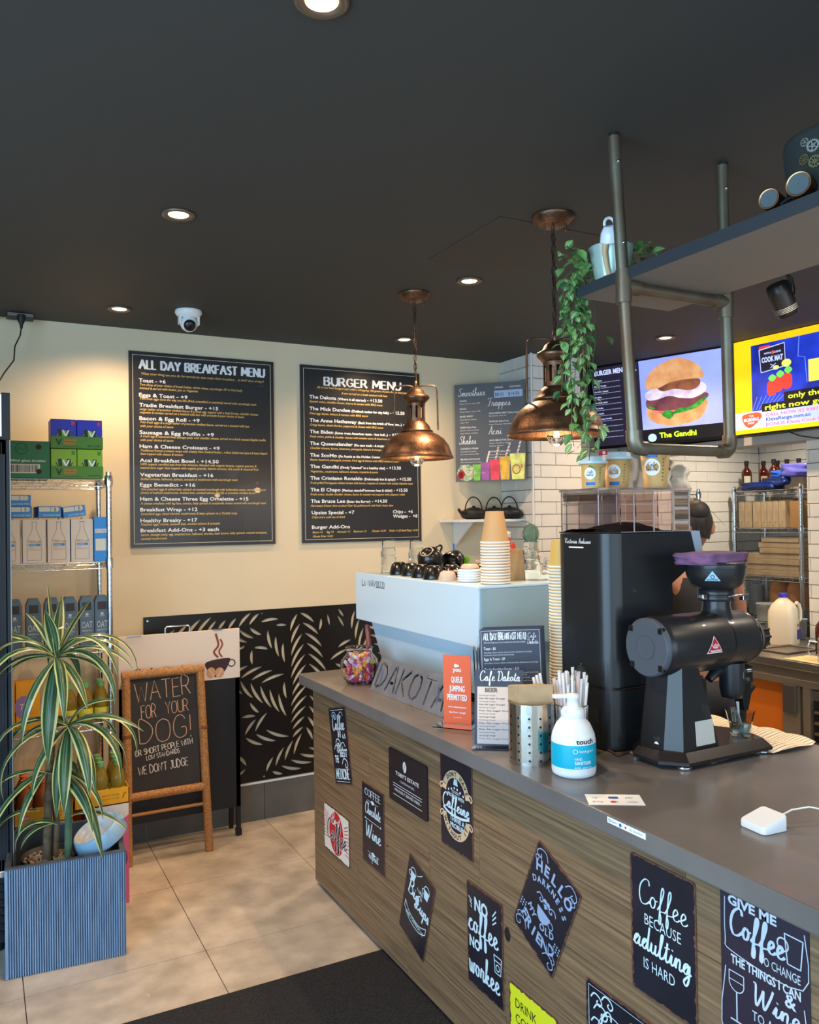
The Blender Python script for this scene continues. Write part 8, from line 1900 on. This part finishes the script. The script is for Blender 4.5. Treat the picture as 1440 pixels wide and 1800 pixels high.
carton('carton_box', 'brown carton under the blue bags at the right end of the kitchen shelf', KX+.06, KX+.26, 3.82, 3.97, 1.843, 1.925, kraftd)
ys_ = 4.33; random.seed(6)
widths = (.052, .058, .07, .048, .045, .05, .055)
y = 4.345
for i, w_ in enumerate(widths):
    t = thing('kraft_box_file', 'upright kraft cardboard box, %s from the left on the kitchen shelf' % ('first', 'second', 'third', 'fourth', 'fifth', 'sixth', 'seventh')[i], 'box', (KX+.12, y-w_/2, 1.563), group='upright kraft boxes')
    b = B(); b.box(KX+.02, KX+.24, y-w_+.002, y, 1.563, 1.563+.195+random.uniform(0, .006), .001); b.obj('box', kraftd, t)
    b = B(); b.lathe([(.004, 0), (.0001, .0)], (KX+.0195, y-w_/2, 1.563+.04), 10, False, 'x'); b.obj('finger_hole', M('hole_brown'), t)
    y -= w_+.003 + (.012 if i == 1 else 0)
b = B(); b.box(KX+.02, KX+.24, 3.825, 3.90, 1.563, 1.755); tag(b.obj('kraft_box_file', M('kraft_dark', (160, 118, 72), .8), org=(KX+.1, 3.86, 1.563)), 'darker kraft box turned sideways at the right end of the row', 'box')
random.seed(14)
for i in range(24):
    yy = 4.30-.018*i; b = B(Matrix.Translation((KX+.27, yy, 1.563)) @ Matrix.Rotation(.25 if i > 9 else -.05, 4, 'X')); b.box(0, .12, -.002, .002, 0, .235-.001*i); tag(b.obj('kraft_sheet', kraftd, org=(KX+.27, yy, 1.563)), 'thin kraft cardboard sleeve standing in the row behind the upright boxes', 'cardboard sleeve', 'kraft sleeves behind the box row')
z = 1.210
for i, (dz_, y0, y1) in enumerate(((.042, 3.83, 4.28), (.042, 3.84, 4.28), (.042, 3.83, 4.27), (.040, 3.825, 4.27), (.040, 3.83, 4.16), (.040, 3.825, 4.17), (.038, 3.83, 4.14))):
    b = B(); b.box(KX+.01+random.uniform(0, .012), KX+.26, y0, y1, z, z+dz_-.002, .002); ang = random.uniform(-.02, .02)
    tag(b.obj('flat_box', kraftd, org=(KX+.1, 4.05, z)), 'flat kraft takeaway box, %s of the stack on the third kitchen shelf' % ('bottom', 'second', 'third', 'fourth', 'fifth', 'sixth', 'top')[i], 'box', 'flat kraft boxes'); z += dz_
    if i in (0, 1, 2): b2 = None
# paper bowls and clear cups
pk = M('bowl_kraft', (190, 140, 100), .7, col2=(176, 126, 86), ns=4)
for i, (y, lab) in enumerate(((4.07, 'left'), (3.92, 'right'))):
    p = None
    for q in range(9):
        if p is None:
            b = B(); b.lathe([(.075, 0), (.076, .004), (.058, .075), (.001, .075)], (0, 0, 0), 26, False); p = b.obj('paper_bowl', pk, org=(0, 0, 0)); o = p
        else: o = p.copy(); C.objects.link(o)
        o.location = (KX+.12, y, .99+.014*q); tag(o, 'upturned kraft paper bowl, %s from the bottom of the %s stack' % (('first', 'second', 'third', 'fourth', 'fifth', 'sixth', 'seventh', 'eighth', 'ninth')[q], lab), 'paper bowl', 'kraft paper bowls')
b = B(); b.box(KX+.02, KX+.24, 3.82, 4.16, .906, .988); tag(b.obj('carton_box', M('speckled_carton', (170, 160, 152), .7, col2=(120, 112, 108), ns=60), org=(KX+.1, 4.0, .906)), 'speckled grey carton under the paper bowl stacks', 'box')
for i, (y, x) in enumerate(((4.22, KX+.06), (4.31, KX+.12))):
    p = None
    for q in range(10):
        if p is None: b = B(); b.lathe([(.034, 0), (.046, .09), (.047, .092)], (0, 0, 0), 20, False); p = b.obj('plastic_cup', tub, org=(0, 0, 0)); o = p
        else: o = p.copy(); C.objects.link(o)
        o.location = (x, y, .907+.016*q); tag(o, 'clear plastic cup, %s from the bottom of the %s nested stack' % (('first', 'second', 'third', 'fourth', 'fifth', 'sixth', 'seventh', 'eighth', 'ninth', 'tenth')[q], ('front', 'corner')[i]), 'plastic cup', 'nested clear plastic cups')

# ------------------------------------------------------------------ plastic bags on a small rack behind the bean hopper
wire_shelf('wire_rack', 'low wire rack of plastic bags on the kitchen wall behind the takeaway cups', 3.87, 4.47, 4.12, 4.42, [1.808], 1.84, (4.2, 4.3, 0))
pb = M('plastic_bag', (214, 214, 208), .25, trans=.55, ior=1.08, bump=.6, bs=18)
for i, (loc, sx_, sy_, sz_) in enumerate((((3.97, 4.25, 1.815), .17, .2, .26), ((4.16, 4.24, 1.815), .17, .2, .23), ((4.34, 4.23, 1.815), .16, .18, .18))):
    tag(lump('plastic_bag', pb, loc, sx_, sy_, sz_, .3*i, i+2, .3), ('crumpled clear plastic bag behind the tall takeaway cup, leftmost', 'crumpled clear plastic bag with a red tie right of the tall takeaway cup', 'slumped clear plastic bag, rightmost on the wall rack')[i], 'bag', 'clear plastic bags')
b = B(); b.tube([(4.16, 4.12, 1.98), (4.19, 4.11, 1.985), (4.2, 4.12, 1.975)], .006, 6); tag(b.obj('red_tie', M('wrap_red'), org=(4.17, 4.12, 1.98)), 'small red tie on the middle plastic bag', 'tie')

# ------------------------------------------------------------------ barista standing behind the machine
skin = M('skin_brown', (150, 98, 74), .5); hair = M('hair_dark', (34, 25, 22), .6, col2=(22, 16, 14), ns=40, bump=.5, bs=150); shirt = M('black_top', (22, 20, 22), .8); trou = M('dark_trousers', (32, 32, 36), .8)
PX, PY = 2.885, 2.64
person = thing('person', 'person with dark tied-up hair and a sleeveless black top working behind the machine', 'person', (PX, PY, 0))
def skin_mesh(name, joints, edges, mat_, root, sub=2):
    me = bpy.data.meshes.new(name); me.from_pydata([tuple(Vector(j[0])) for j in joints], edges, []); me.materials.append(mat_)
    o = bpy.data.objects.new(name, me); C.objects.link(o); o.parent = person
    md = o.modifiers.new('skin', 'SKIN'); md.use_smooth_shade = True
    for i, j in enumerate(joints):
        sv = me.skin_vertices[0].data[i]; r = j[1]; sv.radius = (r, r) if not isinstance(r, tuple) else r
        sv.use_root = (i == root)
    s = o.modifiers.new('sub', 'SUBSURF'); s.levels = sub; s.render_levels = sub; return o
# local frame: facing direction F (away, to the right), L = her left
F = Vector((.45, .89, 0)); Lf = Vector((-.89, .45, 0))
def pt(f, l, z): v = F*f+Lf*l; return (v.x, v.y, z)
J = [(pt(0, 0, .95), (.135, .10)), (pt(.01, 0, 1.10), (.12, .09)), (pt(.04, 0, 1.25), (.135, .095)), (pt(.06, 0, 1.36), (.12, .08)), (pt(.075, 0, 1.44), .052), (pt(.095, 0, 1.50), .05)]
E2 = [(0, 1), (1, 2), (2, 3), (3, 4), (4, 5)]
def add(j, par, r): J.append((j, r)); E2.append((par, len(J)-1)); return len(J)-1
for s in (1, -1):
    a = add(pt(.06, .15*s, 1.385), 3, .056); e = add(pt(.10, .21*s, 1.12), a, .038); w_ = add(pt(.31, .16*s, 1.05), e, .026); h = add(pt(.38, .14*s, 1.04), w_, (.034, .018))
    for q in range(4):
        k0 = add(pt(.425, .14*s+(q-1.5)*.019, 1.035), h, .0095); k1 = add(pt(.450+(.006 if q in (1, 2) else 0), .14*s+(q-1.5)*.021, 1.020), k0, .0085); add(pt(.460+(.006 if q in (1, 2) else 0), .14*s+(q-1.5)*.021, .998), k1, .007)
    th = add(pt(.385, (.14-.035)*s, 1.03), h, .010); add(pt(.415, (.14-.05)*s, 1.015), th, .0085)
    hp_ = add(pt(0, .095*s, .88), 0, .088); kn_ = add(pt(.02, .10*s, .50), hp_, .056); an = add(pt(-.01, .10*s, .09), kn_, .036); add(pt(.10, .105*s, .035), an, (.038, .028))
skin_mesh('body', J, E2, skin, 0)
TJ = [(pt(0, 0, .90), (.150, .115)), (pt(.01, 0, 1.10), (.130, .10)), (pt(.04, 0, 1.24), (.156, .118)), (pt(.055, 0, 1.330), (.150, .104))]; TE = [(0, 1), (1, 2), (2, 3)]
for s in (1, -1): TJ.append((pt(.06, .11*s, 1.362), .062)); TE.append((3, len(TJ)-1))
skin_mesh('sleeveless_top', TJ, TE, shirt, 0)
LJ = [(pt(0, 0, .93), (.142, .108))]; LE = []
for s in (1, -1):
    LJ.append((pt(0, .096*s, .86), .10)); a = len(LJ)-1; LE.append((0, a)); LJ.append((pt(.02, .10*s, .50), .070)); LE.append((a, a+1)); LJ.append((pt(-.01, .10*s, .09), .055)); LE.append((a+1, a+2))
skin_mesh('trousers', LJ, LE, trou, 0)
for s in (1, -1): b = B(Matrix.Translation(pt(.04, .105*s, 0)) @ Matrix.Rotation(math.atan2(F.y, F.x), 4, 'Z')); b.box(-.10, .15, -.045, .045, 0, .075, .02); b.obj('shoe', blackm, person, local=True)
# head, slightly bowed, looking away to the right
Hc = Vector(pt(.115, 0, 1.605)); T = Matrix.Translation(Hc) @ Matrix.Rotation(math.atan2(F.y, F.x), 4, 'Z') @ Matrix.Rotation(math.radians(18), 4, 'Y')
def headsurf(inf=0., hairy=False):
    vs = []; fs = []; nu, nv = 28, 20
    for j in range(nv+1):
        ph = PI*j/nv; 
        for i in range(nu):
            th = 2*PI*i/nu; x, y, z = math.sin(ph)*math.cos(th), math.sin(ph)*math.sin(th), math.cos(ph)
            X_, Y_, Z_ = x*.095, y*.074, z*.115
            if z < 0: Y_ *= 1-.28*(-z); X_ *= (1-.10*(-z)) if x > 0 else (1-.42*(-z))
            if x > .85 and -.35 < z < .1 and abs(y) < .35: X_ += .016*(1-abs(y)/.35)*(1-abs(z+.12)/.3)   # nose
            if x > .8 and abs(z-.08) < .16 and .22 < abs(y) < .6: X_ -= .006                           # eye sockets
            s_ = 1+inf/.09
            vs.append((X_*s_, Y_*s_, Z_*s_)); 
    for j in range(nv):
        for i in range(nu): fs.append((j*nu+i, j*nu+(i+1) % nu, (j+1)*nu+(i+1) % nu, (j+1)*nu+i))
    return vs, fs
b = B(T); vs, fs = headsurf(); b.add(vs, fs, True); b.obj('head', skin, person, local=True)
b = B(T); vs, fs = headsurf(.014); 
keep = [f for f in fs if all(not (vs[i][0] > .045 and vs[i][2] < .065) and not (vs[i][2] < -.085) and not (vs[i][0] > -.012 and vs[i][2] < -.005) for i in f)]
b.add([(x-.004, y, z+.002) for x, y, z in vs], keep, True); b.obj('hair', hair, person, local=True)
b = B(T); random.seed(3); 
b.sph((-.080, 0, .045), .054, 16, .95, 10)
for i in range(26):
    a = random.uniform(-1.2, 1.2); st = Vector((-.07, .03*math.sin(a*2), .01+random.uniform(-.03, .06))); d = Vector((-.3-.3*random.random(), random.uniform(-.8, .8), -.6)).normalized(); L_ = random.uniform(.03, .13)
    b.tube([st, st+d*L_*.5+Vector((0, 0, .01)), st+d*L_+Vector((0, 0, -L_*.3))], [.0014, .001, .0004], 4)
b.obj('hair_bun', hair, person, local=True)
for s in (1, -1):
    b = B(T @ Matrix.Translation((-.004, .073*s, -.008))); b.sph((0, 0, 0), .024, 12, 1.3, 8, .75, .35); b.obj('ear', skin, person, local=True)
    b = B(T); b.sph((.086, .030*s, .008), .011, 12, .8, 8); b.obj('eye', M('eye_white', (230, 228, 222), .3), person, local=True); b = B(T); b.sph((.0945, .030*s, .008), .0048, 10, 1, 6, .5); b.obj('iris', blackm, person, local=True)
    b = B(T); b.tube([(.092, .016*s, .028), (.094, .03*s, .032), (.086, .046*s, .026)], .0028, 6); b.obj('eyebrow', hair, person, local=True)
b = B(T); b.tube([(.084, -.022, -.058), (.092, 0, -.056), (.084, .022, -.058)], [.002, .0055, .002], 8); b.obj('lips', M('lips', (140, 76, 70), .45), person, local=True)
# ------------------------------------------------------------------ lettering and prints belong to the face they sit on
FACE = ('painted_face', 'sheet', 'panel', 'header', 'chalkboard', 'page', 'card', 'casing', 'box', 'label', 'front_panel', 'round_sticker', 'black_board', 'backing', 'tray', 'rating_plate', 'badge_red', 'menu_sheet', 'crown')
SUBS = ('lettering', 'print', 'border_line', 'barcode', 'hand_hole', 'logo', 'flash', 'screw', 'badge_border', 'blue_side', 'white_panel', 'picture', 'blue_label', 'finger_hole', 'gear', 'bean_crease', 'steam_print', 'banner')
for r in [o for o in bpy.data.objects if o.parent is None and len(o.children) > 1]:
    ch = {c.name.split('.')[0]: c for c in reversed(list(r.children))}
    face = next((ch[n] for n in FACE if n in ch), None)
    if face is None or tuple(face.location) != (0, 0, 0) or face.children: continue
    for c in list(r.children):
        n = c.name.split('.')[0]
        if c != face and n not in FACE and not c.children and any(s in n for s in SUBS): c.parent = face
